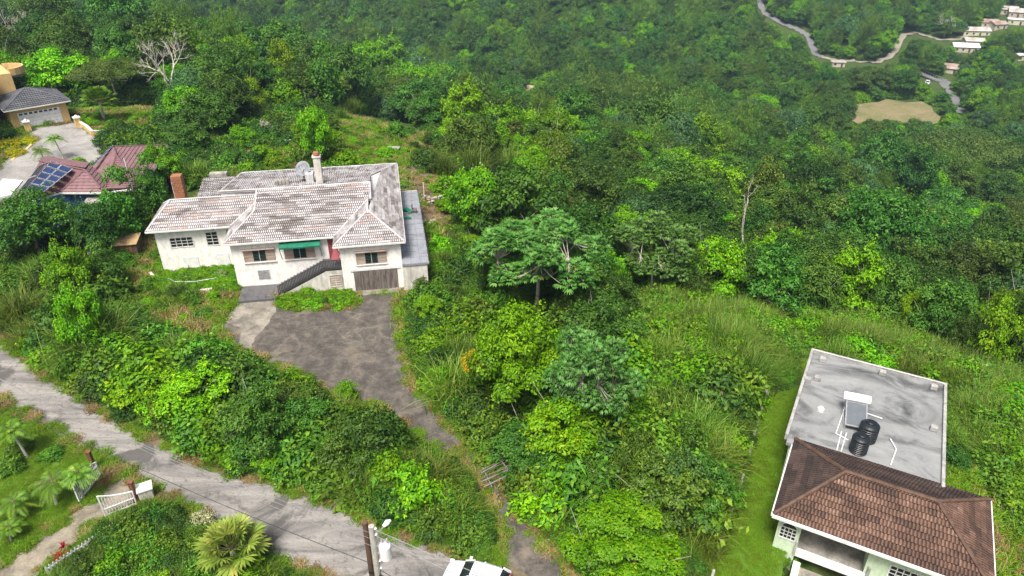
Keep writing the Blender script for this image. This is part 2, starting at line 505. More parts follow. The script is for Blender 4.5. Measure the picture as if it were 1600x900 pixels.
def road_mat():
    m, nt, b = _nodes('worn_road')
    v = coords(nt, (1, 1, 1), (0, 0, R(28)))
    vl = coords(nt, (0.25, 1.6, 1), (0, 0, R(28)))       # streaks run along the road
    f = noise(nt, 0.5, 9, 0.72, vl, 0.5); g = noise(nt, 9, 6, 0.75, v); p = noise(nt, 0.22, 6, 0.65, v, 1.2)
    c = ramp(nt, f, [(0.30, (0.095, 0.092, 0.088)), (0.44, (0.185, 0.178, 0.167)), (0.56, (0.275, 0.262, 0.240)), (0.72, (0.35, 0.33, 0.295))])
    c = mix(nt, ramp(nt, p, [(0.53, (0, 0, 0)), (0.60, (.85, .85, .85))]), c, (0.075, 0.073, 0.07))
    q_ = noise(nt, 2.2, 8, 0.8, v, 0.5)
    c = mix(nt, ramp(nt, q_, [(0.54, (0, 0, 0)), (0.62, (0.8, 0.8, 0.8))]), c, (0.09, 0.085, 0.075))
    c = mix(nt, ramp(nt, q_, [(0.30, (0.8, 0.8, 0.8)), (0.38, (0, 0, 0))]), c, (0.36, 0.34, 0.30))
    c = mix(nt, mth(nt, 'MULTIPLY', mth(nt, 'SUBTRACT', g, 0.48, True), 2.2), c, (0.10, 0.095, 0.085))
    d = noise(nt, 1.1, 7, 0.75, v, 0.3)
    c = mix(nt, ramp(nt, d, [(0.66, (0, 0, 0)), (0.74, (0.75, 0.75, 0.75))]), c, (0.22, 0.18, 0.10))
    nt.links.new(c, b.inputs['Base Color']); b.inputs['Roughness'].default_value = 0.9
    b.inputs['Specular IOR Level'].default_value = 0.2
    bump(nt, b, g, 0.5, 0.03)
    return m
def asphalt_mat():
    m, nt, b = _nodes('cracked_asphalt')
    v = coords(nt)
    f = noise(nt, 0.9, 10, 0.80, v, 0.15); g = noise(nt, 9, 6, 0.8, v); s = noise(nt, 0.28, 9, 0.78, v, 0.2)
    c = ramp(nt, f, [(0.34, (0.038, 0.035, 0.032)), (0.50, (0.078, 0.071, 0.063)), (0.66, (0.155, 0.138, 0.115))])
    c = mix(nt, ramp(nt, s, [(0.52, (0, 0, 0)), (0.68, (0.8, 0.8, 0.8))]), c, (0.20, 0.17, 0.13))
    for sc_, wd, off in ((0.10, 0.004, 0), (0.17, 0.003, 7.3)):      # weedy cracks and tyre arcs
        vv = nt.nodes.new('ShaderNodeMapping'); vv.inputs['Location'].default_value = (off, off * 2, 0); nt.links.new(v, vv.inputs['Vector'])
        w_ = noise(nt, sc_, 2.5, 0.55, vv.outputs['Vector'], 0.3)
        ln = ramp(nt, mth(nt, 'ABSOLUTE', mth(nt, 'SUBTRACT', w_, 0.5)), [(0.0, (0.3, 0.3, 0.3)), (wd, (0.12, 0.12, 0.12)), (wd * 2.5, (0, 0, 0))])
        c = mix(nt, mth(nt, 'MULTIPLY', ln, mth(nt, 'MULTIPLY', f, 1.5)), c, (0.30, 0.265, 0.19))
    c = mix(nt, mth(nt, 'MULTIPLY', mth(nt, 'SUBTRACT', g, 0.5, True), 2.0), c, (0.20, 0.18, 0.14))
    nt.links.new(c, b.inputs['Base Color']); b.inputs['Roughness'].default_value = 0.9
    b.inputs['Specular IOR Level'].default_value = 0.2
    bump(nt, b, g, 0.5, 0.03)
    return m
M['road'] = road_mat(); M['asphalt'] = asphalt_mat()
M['track'] = weathered('broken_track', (0.30, 0.265, 0.20), (0.12, 0.105, 0.08), 0.48, 0.5, 0.95, 6.0, (1.2, 1.2, 1))
M['verge'] = weathered('dirt_verge', (0.20, 0.15, 0.095), (0.10, 0.085, 0.05), 0.5, 1.2, 0.95, 9.0, (1, 1, 1))
M['concrete'] = weathered('old_concrete', (0.40, 0.38, 0.34), (0.17, 0.16, 0.14), 0.46, 0.9, 0.9, 8.0, (1, 1, 1))
M['pale_concrete'] = weathered('pale_concrete', (0.31, 0.285, 0.235), (0.13, 0.12, 0.10), 0.50, 0.8, 0.9, 7.0, (1, 1, 1))
M['turf'] = weathered('turf_soil', (0.085, 0.17, 0.016), (0.055, 0.11, 0.012), 0.42, 0.9, 0.95, 14.0, (1, 1, 1))

ZR = 0.0
sheet('road', ragged(ROAD, 0.22, 0.8, 1), ZR + 0.012, M['road'], 4, 'worn pale grey lane running diagonally across the foreground', 'road')
sheet('courtyard', ragged(YARD, 0.42, 0.7, 2), ZR + 0.020, M['asphalt'], 4, 'cracked dark asphalt courtyard and drive before the white house', 'driveway')
sheet('side_track', ragged(SIDE, 0.25, 0.8, 3), ZR + 0.026, M['track'], 4, 'broken pale dirt track leading through the white gates', 'driveway')
sheet('grass_lawn', LAWN_R, Z_LAWN + 0.02, M['turf'], 1.5, 'mown green lawn beside the green house', 'lawn')
sheet('grass_lawn', LAWN_L, ZR + 0.008, M['turf'], 1.5, 'green lawn with palms below the lane at the left', 'lawn')
sheet('concrete_patch', ragged(flat([(345,500),(378,471),(434,469),(432,488),(415,510),(398,528),(392,545),(372,545),(380,515)], 0), 0.12, 0.5, 4), ZR + 0.032, M['pale_concrete'], 4, 'pale concrete patch at the foot of the entrance stairs', 'pavement')
# dirt verge between road and the hedge bank
vu = [tuple(P(x, y, 0))[:2] for x, y in ROAD_U]
def offset_line(line, d):
    out = []
    for i, p in enumerate(line):
        a = Vector(line[max(i-1, 0)]); b = Vector(line[min(i+1, len(line)-1)]); t = (b - a).normalized()
        out.append((p[0] - t.y * d, p[1] + t.x * d))
    return out
sheet('dirt_verge', ragged(offset_line(vu, -0.25) + list(reversed(offset_line(vu, 0.9))), 0.18, 0.6, 5), ZR + 0.030, M['verge'], 4, 'brown dirt verge along the upper edge of the lane', 'verge')
M['dryground'] = weathered('dry_bare_ground', (0.22, 0.18, 0.12), (0.12, 0.10, 0.06), 0.5, 0.9, 0.95, 7.0, (1, 1, 1))
M['fieldsoil'] = weathered('bare_field', (0.24, 0.19, 0.105), (0.12, 0.14, 0.045), 0.47, 0.09, 0.95, 1.0, (1, 1, 1))
sheet('bare_field', ragged(FIELD, 4.5, 7, 6), 0, M['fieldsoil'], 8, 'bare tan clearing down in the valley', 'field', drape=0.5)
M['apron'] = weathered('apron_concrete', (0.33, 0.32, 0.30), (0.17, 0.165, 0.155), 0.46, 0.25, 0.9, 4.0, (1, 1, 1))
sheet('concrete_apron', APRON, 0, M['apron'], 1.0, 'pale concrete forecourt between the purple and yellow houses', 'driveway', drape=0.12)
DRYPX = [(632,262),(660,256),(705,268),(722,300),(712,345),(690,362),(655,352),(640,320)]
DRYW = [tuple(ground_hit(x, y))[:2] for x, y in DRYPX]
sheet('dry_ground', ragged(DRYW, .4, .8, 8), 0, M['dryground'], 1.0, 'dry brown bare ground right of the grey terrace', 'ground', drape=0.10)
# ------------------------------------------------------------------ roofs of separate sheets
def clip2(poly, cp):
    """Sutherland-Hodgman against a convex, counter-clockwise polygon"""
    n = len(cp)
    for i in range(n):
        ax, ay = cp[i]; bx, by = cp[(i + 1) % n]
        out = []
        if not poly: return []
        s = lambda p: (bx - ax) * (p[1] - ay) - (by - ay) * (p[0] - ax)
        for j in range(len(poly)):
            p, q = poly[j], poly[(j + 1) % len(poly)]
            sp, sq = s(p), s(q)
            if sp >= 0: out.append(p)
            if (sp >= 0) != (sq >= 0):
                t = sp / (sp - sq); out.append((p[0] + (q[0] - p[0]) * t, p[1] + (q[1] - p[1]) * t))
        poly = out
    return poly

def area2(p): return 0.5 * sum(p[i][0] * p[(i+1) % len(p)][1] - p[(i+1) % len(p)][0] * p[i][1] for i in range(len(p)))

def roof_plane(parent, pts, m, sw=1.3, ch=0.37, waves=7, amp=0.04, deck=None, name='tile_sheet', budget=None, seed=0, trough=.9):
    """pts: convex polygon in 3D whose first edge is the eave. Lays overlapping sheets on it, each its own part."""
    pts = [Vector(p) for p in pts]
    e = (pts[1] - pts[0]).normalized()
    nrm = Vector((0, 0, 0))
    for i in range(len(pts)):
        nrm += pts[i].cross(pts[(i + 1) % len(pts)])
    nrm.normalize()
    if nrm.z < 0: nrm = -nrm
    s = nrm.cross(e).normalized()
    cen = sum(pts, Vector()) / len(pts)
    if (cen - pts[0]).dot(s) < 0: s = -s
    o = pts[0]
    p2 = [((p - o).dot(e), (p - o).dot(s)) for p in pts]
    if area2(p2) < 0: p2.reverse()
    r = random.Random(seed)
    e0, e1 = min(p[0] for p in p2), max(p[0] for p in p2); s0, s1 = min(p[1] for p in p2), max(p[1] for p in p2)
    if deck is not None:
        mb = MB(); mb.prism([p - nrm * 0.03 for p in pts], -nrm * 0.10); mb.build('roof_deck', deck, parent)
    rest = MB(); cnt = 0
    row = 0; y = s0
    while y < s1:
        x = e0 - sw * (0.5 if row % 2 else 0) - r.uniform(0, .05)
        while x < e1:
            cell = clip2([(x, y), (x + sw, y), (x + sw, y + ch), (x, y + ch)], p2)
            if len(cell) >= 3 and abs(area2(cell)) > 0.004:
                single = budget is None or budget[0] > 0
                mb = MB() if single else rest
                mb.cv = r.random()
                base = len(mb.f)
                tilt = r.uniform(-.004, .004)
                wl_ = sw / waves; sv = mb.cv
                def hf(a, b):
                    q = ((a - x) / wl_) % 1.0
                    t_ = 1.0 if q <= .52 else (1 - (q - .52) / .14 if q < .66 else (0.0 if q < .86 else (q - .86) / .14))
                    return 0.012 + tilt + 0.055 * (1 - (b - y) / ch) + amp * t_
                for j in range(waves):
                    for q0, q1, tr_ in ((0, .52, 0), (.52, .66, 1), (.66, .86, 1), (.86, 1.0, 1)):
                        a0 = x + wl_ * (j + q0 + 1e-6); a1 = x + wl_ * (j + q1 - 1e-6)
                        c = clip2([(a0, y), (a1, y), (a1, y + ch), (a0, y + ch)], p2)
                        if len(c) >= 3 and abs(area2(c)) > 1e-4:
                            mb.cv = sv - trough if tr_ else sv
                            mb.poly([o + e * a + s * b + nrm * hf(a, b) for a, b in c])
                mb.cv = sv - trough * 1.3
                # front lip of the sheet
                lip = [q for q in cell if abs(q[1] - y) < 1e-6]
                if len(lip) == 2:
                    a0, a1 = sorted((lip[0][0], lip[1][0]))
                    mb.poly([o + e * a0 + s * y + nrm * hf(a0, y), o + e * a0 + s * y - nrm * .01, o + e * a1 + s * y - nrm * .01, o + e * a1 + s * y + nrm * hf(a1, y)])
                if single and mb.f:
                    me = mb.mesh(name, False); obj(name, me, m, parent)
                    if budget is not None: budget[0] -= 1
            x += sw
        y += ch; row += 1
    if rest.f:
        tag(obj('roof_sheets', rest.mesh('roof_sheets', False), m, parent), kind='stuff')

def ridge_cap(parent, a, b, m, w=0.16, name='ridge_cap', lift=0.06):
    a = Vector(a) + Vector((0, 0, lift)); b = Vector(b) + Vector((0, 0, lift))
    MB().tube([a, b], w * 0.55, 6).build(name, m, parent)

def roof_mat(name, stops, scale=1.0, grime=(0.08, 0.075, 0.07), gamt=0.62, rough=0.7, stretch=(1, 1, 1), vk=.20):
    m, nt, b = _nodes(name)
    v = coords(nt, stretch)
    f = mth(nt, 'ADD', mth(nt, 'MULTIPLY', attr(nt, 'v'), vk), mth(nt, 'ADD', mth(nt, 'MULTIPLY', noise(nt, scale, 8, 0.75, v, 0.4), 1 - vk * .6), -vk * .2))
    c = ramp(nt, f, stops)
    g = noise(nt, scale * 0.6, 8, 0.75, v, 0.8)
    c = mix(nt, ramp(nt, g, [(gamt, (0, 0, 0)), (gamt + 0.12, (0.8, 0.8, 0.8))]), c, grime)
    h = noise(nt, 14, 5, 0.8, v)
    c = mix(nt, mth(nt, 'MULTIPLY', mth(nt, 'SUBTRACT', h, 0.5, True), 1.8), c, grime)
    nt.links.new(c, b.inputs['Base Color']); b.inputs['Roughness'].default_value = rough
    b.inputs['Specular IOR Level'].default_value = 0.25
    bump(nt, b, h, 0.15, 0.02)
    return m
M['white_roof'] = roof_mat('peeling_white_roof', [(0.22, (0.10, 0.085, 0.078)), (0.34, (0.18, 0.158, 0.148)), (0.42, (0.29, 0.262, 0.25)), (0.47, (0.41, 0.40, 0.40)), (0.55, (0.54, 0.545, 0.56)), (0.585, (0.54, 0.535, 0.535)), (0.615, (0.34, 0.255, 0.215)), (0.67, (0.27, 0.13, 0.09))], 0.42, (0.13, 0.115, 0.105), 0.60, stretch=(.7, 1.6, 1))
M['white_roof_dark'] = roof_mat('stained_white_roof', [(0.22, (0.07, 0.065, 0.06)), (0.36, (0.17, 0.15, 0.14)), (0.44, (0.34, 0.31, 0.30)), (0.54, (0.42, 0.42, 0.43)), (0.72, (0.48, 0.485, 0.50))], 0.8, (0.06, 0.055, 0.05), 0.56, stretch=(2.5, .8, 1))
M['cap_white'] = weathered('white_cap', (0.55, 0.55, 0.55), (0.35, 0.33, 0.31), 0.42, 1.0)
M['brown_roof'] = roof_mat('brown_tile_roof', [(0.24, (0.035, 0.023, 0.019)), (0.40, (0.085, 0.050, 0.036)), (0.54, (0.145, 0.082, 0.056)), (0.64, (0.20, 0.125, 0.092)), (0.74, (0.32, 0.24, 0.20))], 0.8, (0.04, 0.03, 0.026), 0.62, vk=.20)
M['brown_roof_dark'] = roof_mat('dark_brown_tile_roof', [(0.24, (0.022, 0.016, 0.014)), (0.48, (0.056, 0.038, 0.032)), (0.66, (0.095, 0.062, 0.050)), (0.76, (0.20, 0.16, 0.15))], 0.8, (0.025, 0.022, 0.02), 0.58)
M['brown_cap'] = plain('brown_cap', (0.10, 0.06, 0.042), 0.8, var=0.3)
M['purple_roof'] = roof_mat('purple_metal_roof', [(0.25, (0.155, 0.085, 0.092)), (0.5, (0.20, 0.115, 0.122)), (0.8, (0.24, 0.15, 0.152))], 0.6, (0.12, 0.07, 0.07), 0.66)
M['purple_cap'] = plain('purple_cap', (0.16, 0.085, 0.09), 0.6, var=0.15)
M['slate_roof'] = roof_mat('slate_tile_roof', [(0.25, (0.06, 0.065, 0.075)), (0.5, (0.10, 0.105, 0.115)), (0.8, (0.17, 0.17, 0.175))], 0.8, (0.04, 0.04, 0.045), 0.66)
M['white_wall'] = weathered('old_white_wall', (0.86, 0.845, 0.80), (0.50, 0.47, 0.42), 0.27, 0.45, 0.85, 2.2, (1, 1, 0.6), 0.05)
M['white_wall_dirty'] = weathered('stained_white_wall', (0.66, 0.63, 0.57), (0.27, 0.26, 0.235), 0.42, 0.6, 0.85, 2.5, (1, 1, 0.4), 0.05)
M['white_trim'] = plain('white_trim', (0.70, 0.70, 0.68), 0.6, var=0.12)
M['wood_panel'] = weathered('bleached_wood_panel', (0.46, 0.40, 0.35), (0.30, 0.21, 0.15), 0.5, 1.5, 0.85, 9, (0.4, 1, 3))
M['green_louvre'] = plain('dark_green_louvre', (0.030, 0.085, 0.065), 0.5)
M['green_awning'] = plain('green_awning', (0.010, 0.15, 0.085), 0.7, var=0.25)
M['red_paint'] = plain('dull_red_paint', (0.24, 0.055, 0.065), 0.7)
M['dark_glass'] = plain('dark_glass', (0.018, 0.022, 0.026), 0.08, spec=0.6)
M['grey_paint'] = weathered('grey_stair_paint', (0.115, 0.115, 0.12), (0.065, 0.062, 0.06), 0.42, 0.9, 0.75)
M['rail_grey'] = plain('dark_railing', (0.055, 0.055, 0.058), 0.6)
M['deck_grey'] = weathered('grey_deck_tile', (0.27, 0.29, 0.32), (0.17, 0.18, 0.195), 0.44, 0.6, 0.7, 8, (1, 1, 1))
M['old_wood'] = weathered('grey_door_boards', (0.24, 0.215, 0.20), (0.085, 0.062, 0.052), 0.50, 1.2, 0.9, 8, (4, 1, 0.4))
M['brick'] = weathered('red_brick', (0.36, 0.16, 0.085), (0.22, 0.10, 0.06), 0.45, 2.0, 0.9, 9, (1, 1, 1))
M['rust'] = weathered('rusty_metal', (0.24, 0.11, 0.055), (0.12, 0.06, 0.04), 0.5, 2.0)
M['metal_grey'] = plain('galvanised_metal', (0.36, 0.37, 0.38), 0.45, 0.5, var=0.15)
M['dish'] = plain('grey_mesh_dish', (0.23, 0.25, 0.27), 0.6)
M['white_metal'] = plain('white_painted_metal', (0.74, 0.75, 0.76), 0.5, var=0.12)

def louvre_window(parent, u, v, z, w, h, panels, name='window', depth=0.06, awn=None):
    """timber panels beside a dark green louvred middle; wall faces -v"""
    f = MB()
    f.box(u - .05, u + w + .05, v - depth, v + .02, z - .05, z).box(u - .05, u + w + .05, v - depth, v + .02, z + h, z + h + .05)
    x = u
    fr = None
    edges = [u]
    for k, wd in panels: x += wd * w; edges.append(x)
    for x in edges: f.box(x - .025, x + .025, v - depth, v + .02, z, z + h)
    fr = f.build(name, M['wood_panel'], parent)
    x = u
    for k, wd in panels:
        a, b = x + .025, x + wd * w - .025; x += wd * w
        if k == 'p':
            box('shutter_panel', M['wood_panel'], fr, a, b, v - .035, v + .015, z, z + h)
            box('shutter_rail', M['wood_panel'], fr, a + .01, b - .01, v - .05, v - .036, z + h * .48, z + h * .54)
        else:
            box('pane', M['dark_glass'], fr, a, b, v - .012, v + .015, z, z + h)
            n = 7
            for i in range(n):
                zz = z + h * (i + .5) / n
                MB().bar((a, v - .045, zz), (b, v - .045, zz), .012, h / n * .75, up=(0, -.6, .8)).build('louvre_slat', M['green_louvre'], fr)
            if b - a > .9:
                box('mullion', M['white_trim'], fr, (a + b) / 2 - .02, (a + b) / 2 + .02, v - .075, v - .055, z, z + h)
    box('window_sill', M['white_trim'], fr, u - .1, u + w + .1, v - depth - .08, v + .02, z - .12, z - .052)
    return fr

def grid_window(parent, u, v, z, w, h, cols, rows, frame, name='window', glass=None, arch=False, bar=.045):
    f = MB()
    f.box(u - .06, u, v - .05, v + .02, z - .06, z + h + .06).box(u + w, u + w + .06, v - .05, v + .02, z - .06, z + h + .06)
    f.box(u, u + w, v - .05, v + .02, z - .06, z).box(u, u + w, v - .05, v + .02, z + h, z + h + .06)
    fr = f.build(name, frame, parent)
    for c in range(cols):
        for r in range(rows):
            box('pane', glass or M['dark_glass'], fr, u + w * c / cols + bar / 2, u + w * (c + 1) / cols - bar / 2, v - .012, v + .015, z + h * r / rows + bar / 2, z + h * (r + 1) / rows - bar / 2)
    g = MB()
    for c in range(1, cols): g.box(u + w * c / cols - bar / 2, u + w * c / cols + bar / 2, v - .035, v + .012, z, z + h)
    for r in range(1, rows): g.box(u, u + w, v - .032, v + .011, z + h * r / rows - bar / 2, z + h * r / rows + bar / 2)
    g.build('glazing_bars', frame, fr)
    if arch:
        a = MB(); cx = u + w / 2
        pts = [(cx + math.cos(t) * w / 2, v - .02, z + h + .07 + math.sin(t) * w * .42) for t in np.linspace(0, math.pi, 9)]
        a.prism(pts, (0, .035, 0)); a.build('arched_pane', M['dark_glass'], fr)
        MB().tube([(cx + math.cos(t) * w / 2, v - .03, z + h + .07 + math.sin(t) * w * .42) for t in np.linspace(0, math.pi, 9)], .035, 5).build('arch_frame', frame, fr)
    return fr

# ------------------------------------------------------------------ the white house
H = thing('white_house', 'derelict white two storey house with peeling hipped roof above the courtyard', 'house', (WHITE_O[0], WHITE_O[1], 0), WHITE_A)
EZ = 4.95
box('wall', M['white_wall'], H, 0, 15.5, 0, 17.6, -.3, EZ)
box('wall', M['white_wall'], H, 9.95, 15.5, -2.25, -.003, -.3, EZ)
box('wall', M['white_wall'], H, -7.6, -.003, 4.15, 10.6, -.3, EZ)
box('wall', M['white_wall_dirty'], H, -1.3, -.004, 10.605, 17.4, -.3, EZ)
box('plinth', M['white_wall_dirty'], H, -.03, 9.9, -.035, -.001, -.3, .35)
# roof planes, front ones first so that the sheets that show largest are single parts
bud = [296]
Dk = M['cap_white']
W1 = M['white_roof']; W2 = M['white_roof_dark']
k1 = 2.3 / 7.2
def zf(v): return 5 + k1 * (v + .4)
roof_plane(H, [(9.45, -2.65, 5), (15.9, -2.65, 5), (12.7, 1.64, 6.5)], W1, deck=Dk, budget=bud, seed=1)
roof_plane(H, [(-.4, -.4, zf(-.4)), (9.5, -.4, zf(-.4)), (12.7, 4.3, zf(4.3)), (2.318, 4.3, zf(4.3))], W1, deck=Dk, budget=bud, seed=2)
roof_plane(H, [(2.0, 3.75, zf(3.75)), (2.318, 4.3, zf(4.3)), (2.0, 4.3, zf(4.3))], W1, deck=Dk, budget=bud, seed=13)
roof_plane(H, [(2.0, 4.3, zf(4.3)), (13, 4.3, zf(4.3)), (13, 6.8, 7.3), (2.0, 6.8, 7.3)], W1, deck=Dk, budget=bud, seed=3)
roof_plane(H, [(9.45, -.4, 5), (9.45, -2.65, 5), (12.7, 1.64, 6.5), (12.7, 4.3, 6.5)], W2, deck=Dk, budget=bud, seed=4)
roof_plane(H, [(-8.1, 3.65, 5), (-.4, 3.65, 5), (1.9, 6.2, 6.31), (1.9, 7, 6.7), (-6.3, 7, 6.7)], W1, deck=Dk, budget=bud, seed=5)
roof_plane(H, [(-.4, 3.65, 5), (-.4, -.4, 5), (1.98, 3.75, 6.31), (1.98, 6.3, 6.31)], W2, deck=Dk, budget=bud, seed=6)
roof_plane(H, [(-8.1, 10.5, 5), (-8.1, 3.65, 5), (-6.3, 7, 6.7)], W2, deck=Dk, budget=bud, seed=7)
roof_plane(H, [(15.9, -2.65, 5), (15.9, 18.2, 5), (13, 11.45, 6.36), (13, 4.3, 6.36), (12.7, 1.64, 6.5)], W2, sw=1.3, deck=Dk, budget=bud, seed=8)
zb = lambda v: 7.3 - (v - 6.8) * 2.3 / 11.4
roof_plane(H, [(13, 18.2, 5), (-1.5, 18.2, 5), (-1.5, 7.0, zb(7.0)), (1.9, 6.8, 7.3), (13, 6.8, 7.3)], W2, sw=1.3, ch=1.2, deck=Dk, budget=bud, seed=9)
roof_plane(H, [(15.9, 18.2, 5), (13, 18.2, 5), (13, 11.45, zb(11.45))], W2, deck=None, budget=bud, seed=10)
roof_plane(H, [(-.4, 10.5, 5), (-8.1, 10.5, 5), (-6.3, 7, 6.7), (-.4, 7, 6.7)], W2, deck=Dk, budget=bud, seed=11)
MB().prism([(13, 4.3, 6.42), (13, 6.8, 7.25), (13, 11.4, 6.36)], (-.06, 0, 0)).build('gable_end', M['cap_white'], H)
MB().prism([(2.0, 3.9, 6.3), (2.0, 6.75, 7.25), (2.0, 7.2, 6.3)], (.06, 0, 0)).build('gable_end', M['cap_white'], H)
box('gable_end', M['cap_white'], H, -1.45, 2.0, 7.02, 7.1, 5.6, 7.15)
MB().prism([(-1.45, 7.1, zb(7.1) - .1), (-1.45, 18.1, 4.95), (-1.45, 7.1, 4.95)], (.06, 0, 0)).build('gable_end', M['white_wall_dirty'], H)
for a, b in [((2, 6.8, 7.3), (13, 6.8, 7.3)), ((9.45, -2.65, 5), (12.7, 1.64, 6.5)), ((15.9, -2.65, 5), (12.7, 1.64, 6.5)), ((12.7, 1.64, 6.5), (12.7, 4.3, 6.5)), ((9.5, -.4, 5), (12.7, 4.3, 6.5)),
             ((13, 4.3, 6.5), (13, 6.8, 7.3)), ((2, 3.75, 6.33), (2, 6.8, 7.3)), ((-.4, -.4, 5), (2, 3.75, 6.33)), ((-.4, 3.65, 5), (1.95, 6.25, 6.31)), ((-6.3, 7, 6.7), (1.9, 7, 6.7)),
             ((-8.1, 3.65, 5), (-6.3, 7, 6.7)), ((-8.1, 10.5, 5), (-6.3, 7, 6.7)), ((-1.5, 18.2, 5), (15.9, 18.2, 5)), ((-1.5, 7, zb(7)), (-1.5, 18.2, 5)), ((-1.5, 7, zb(7)), (2, 6.8, 7.3)), ((15.9, 18.2, 5), (13, 11.45, 6.36))]:
    ridge_cap(H, a, b, M['cap_white'])
for a, b in [((-.4, -.45, 4.95), (9.5, -.45, 4.95)), ((9.4, -2.7, 4.95), (15.95, -2.7, 4.95)), ((-8.15, 3.6, 4.95), (-.4, 3.6, 4.95)), ((15.95, -2.7, 4.95), (15.95, 18.2, 4.95)), ((-8.15, 3.6, 4.95), (-8.15, 10.5, 4.95))]:
    MB().bar(a, b, .10, .16).build('fascia', M['white_trim'], H)
# windows, front
for u, v in ((1.05, 0), (4.7, 0), (11.35, -2.25)):
    louvre_window(H, u, v, 2.85, 2.75, 1.15, (('p', .29), ('l', .43), ('p', .28)))
    box('hood', M['wood_panel'], H, u - .1, u + 2.85, v - .30, v + .02, 4.12, 4.20)
MB().prism([(4.4, -.02, 4.72), (4.4, -.85, 4.40), (4.4, -.85, 4.26), (4.4, -.02, 4.6)], (3.7, 0, 0)).build('awning', M['green_awning'], H)
MB().bar((8.08, -.82, 4.3), (8.08, -.05, 2.9), .05).build('awning_arm', M['green_awning'], H)
MB().bar((4.42, -.82, 4.3), (4.42, -.05, 2.9), .05).build('awning_arm', M['green_awning'], H)
w = box('cellar_shutter', M['white_trim'], H, 1.95, 3.05, -.05, .02, .95, 1.95)
for k in range(6): box('louvre_slat', M['metal_grey'], w, 2.0, 3.0, -.075, -.052, 1.0 + k * .155, 1.10 + k * .155)
grid_window(H, -6.35, 4.15, 3.0, 2.05, .95, 4, 3, M['white_trim'])
grid_window(H, -3.0, 4.15, 2.95, 1.05, 1.35, 2, 4, M['white_trim'])
grid_window(H, -.95, 4.15, 2.75, .8, 1.6, 2, 4, M['green_louvre'])
w = box('blocked_window', M['white_trim'], H, -5.6, -4.2, 4.10, 4.17, .75, 1.85)
box('window_sill', M['white_wall_dirty'], w, -5.7, -4.1, 4.02, 4.099, .62, .74)
box('door', M['white_trim'], H, -2.5, -1.3, 4.09, 4.17, -.1, 1.95)
MB().lathe((-2.2, 4.05, 4.55), [(.10, 0), (.14, .1), (.10, .22)], 8).build('wall_lamp', M['metal_grey'], H)
grid_window(H, 9.98 - 1.3 + .05, -2.25 + .0, .75, 1.05, 1.15, 2, 5, M['white_wall_dirty'], glass=M['wood_panel'])
# entrance stairs, porch and railing
st = MB()
N = 14
us, ue = 3.9, 8.4
zs = lambda u: .30 + (2.55 - .30) * (u - us) / (ue - us)
ste = None
porch = box('porch_slab', M['grey_paint'], H, 8.4, 9.94, -2.2, -.04, 2.36, 2.55)
box('porch_wall', M['white_wall_dirty'], H, 8.4, 9.93, -2.24, -.045, -.2, 2.355)
MB().prism([(us, -2.24, -.2), (8.395, -2.24, -.2), (8.395, -2.24, 2.3), (us, -2.24, .1)], (0, 2.19, 0)).build('stair_wall', M['white_wall_dirty'], H)
for i in range(N):
    a = us + (ue - us) * i / N; b = us + (ue - us) * (i + 1) / N
    box('stair_tread', M['grey_paint'], H, a, b + .02, -2.2, -.05, zs(a) - .35, zs(b))
land = box('stair_landing', M['grey_paint'], H, .35, 3.89, -2.75, -.04, -.1, .28)
for k in range(1, 6): box('landing_joint', M['rail_grey'], land, .35 + k * .6, .37 + k * .6, -2.74, -.05, .281, .286)
rail = MB().bar((us, -2.26, zs(us) + .92), (ue, -2.26, zs(ue) + .92), .07).bar((ue, -2.26, 3.47), (9.93, -2.26, 3.47), .07).bar((us, -2.26, zs(us) + .1), (ue, -2.26, zs(ue) + .1), .07).bar((ue, -2.26, 2.62), (9.93, -2.26, 2.62), .07).build('stair_railing', M['rail_grey'], H)
for i in range(42):
    u = us + .03 + (9.9 - us) * i / 42
    zz = zs(u) if u < ue else 2.55
    box('baluster', M['rail_grey'], rail, u, u + .09, -2.30, -2.25, zz - .02, zz + .90)
box('entrance_door', M['red_paint'], H, 8.75, 9.6, -.07, .02, 2.56, 4.55)
box('side_door', M['green_awning'], H, 9.86, 9.948, -1.55, -.7, 2.56, 4.55)
MB().prism([(9.0, -1.6, 3.2), (9.75, -1.9, 3.1), (9.8, -1.2, 3.75), (9.3, -1.0, 4.0)], (.05, .05, .05)).build('fallen_shutter', M['red_paint'], H)
# garage
g = box('garage_door', M['old_wood'], H, 10.95, 15.0, -2.28, -2.2, -.05, 2.15)
for k in range(20):
    dz = rnd.uniform(-.05, .04)
    box('door_board', M['old_wood'], g, 10.97 + k * .2, 11.15 + k * .2, -2.32 - rnd.uniform(0, .012), -2.281, -.03, 2.1 + dz)
box('lintel', M['white_trim'], H, 10.7, 15.3, -2.34, -2.251, 2.16, 2.42)
box('garage_apron', M['pale_concrete'], H, 10.8, 15.2, -3.2, -2.35, -.1, .07)
# terrace on the right with its rail
deck = box('terrace', M['deck_grey'], H, 15.502, 18.0, -3.2, 14.4, 2.75, 2.95)
for k in range(1, 14): box('deck_joint', M['grey_paint'], deck, 15.52, 17.98, -3.2 + k * 1.25, -3.17 + k * 1.25, 2.951, 2.957)
for k in range(1, 3): box('deck_joint', M['grey_paint'], deck, 15.5 + k * .83, 15.52 + k * .83, -3.19, 14.38, 2.951, 2.956)
box('terrace_wall', M['white_wall_dirty'], H, 15.503, 17.8, -3.1, 14.2, -.6, 2.745)
tr = MB().bar((17.96, -3.1, 3.75), (17.96, 14.3, 3.75), .05).bar((15.6, 14.33, 3.7), (17.95, 14.33, 3.7), .05).build('terrace_rail', M['rail_grey'], H)
for k in range(12): box('rail_post', M['rail_grey'], tr, 17.94, 17.98, -3.0 + k * 1.55, -2.96 + k * 1.55, 2.951, 3.73)
box('roof_kerb', M['cap_white'], H, 15.56, 17.9, 14.405, 14.55, 2.7, 3.05)
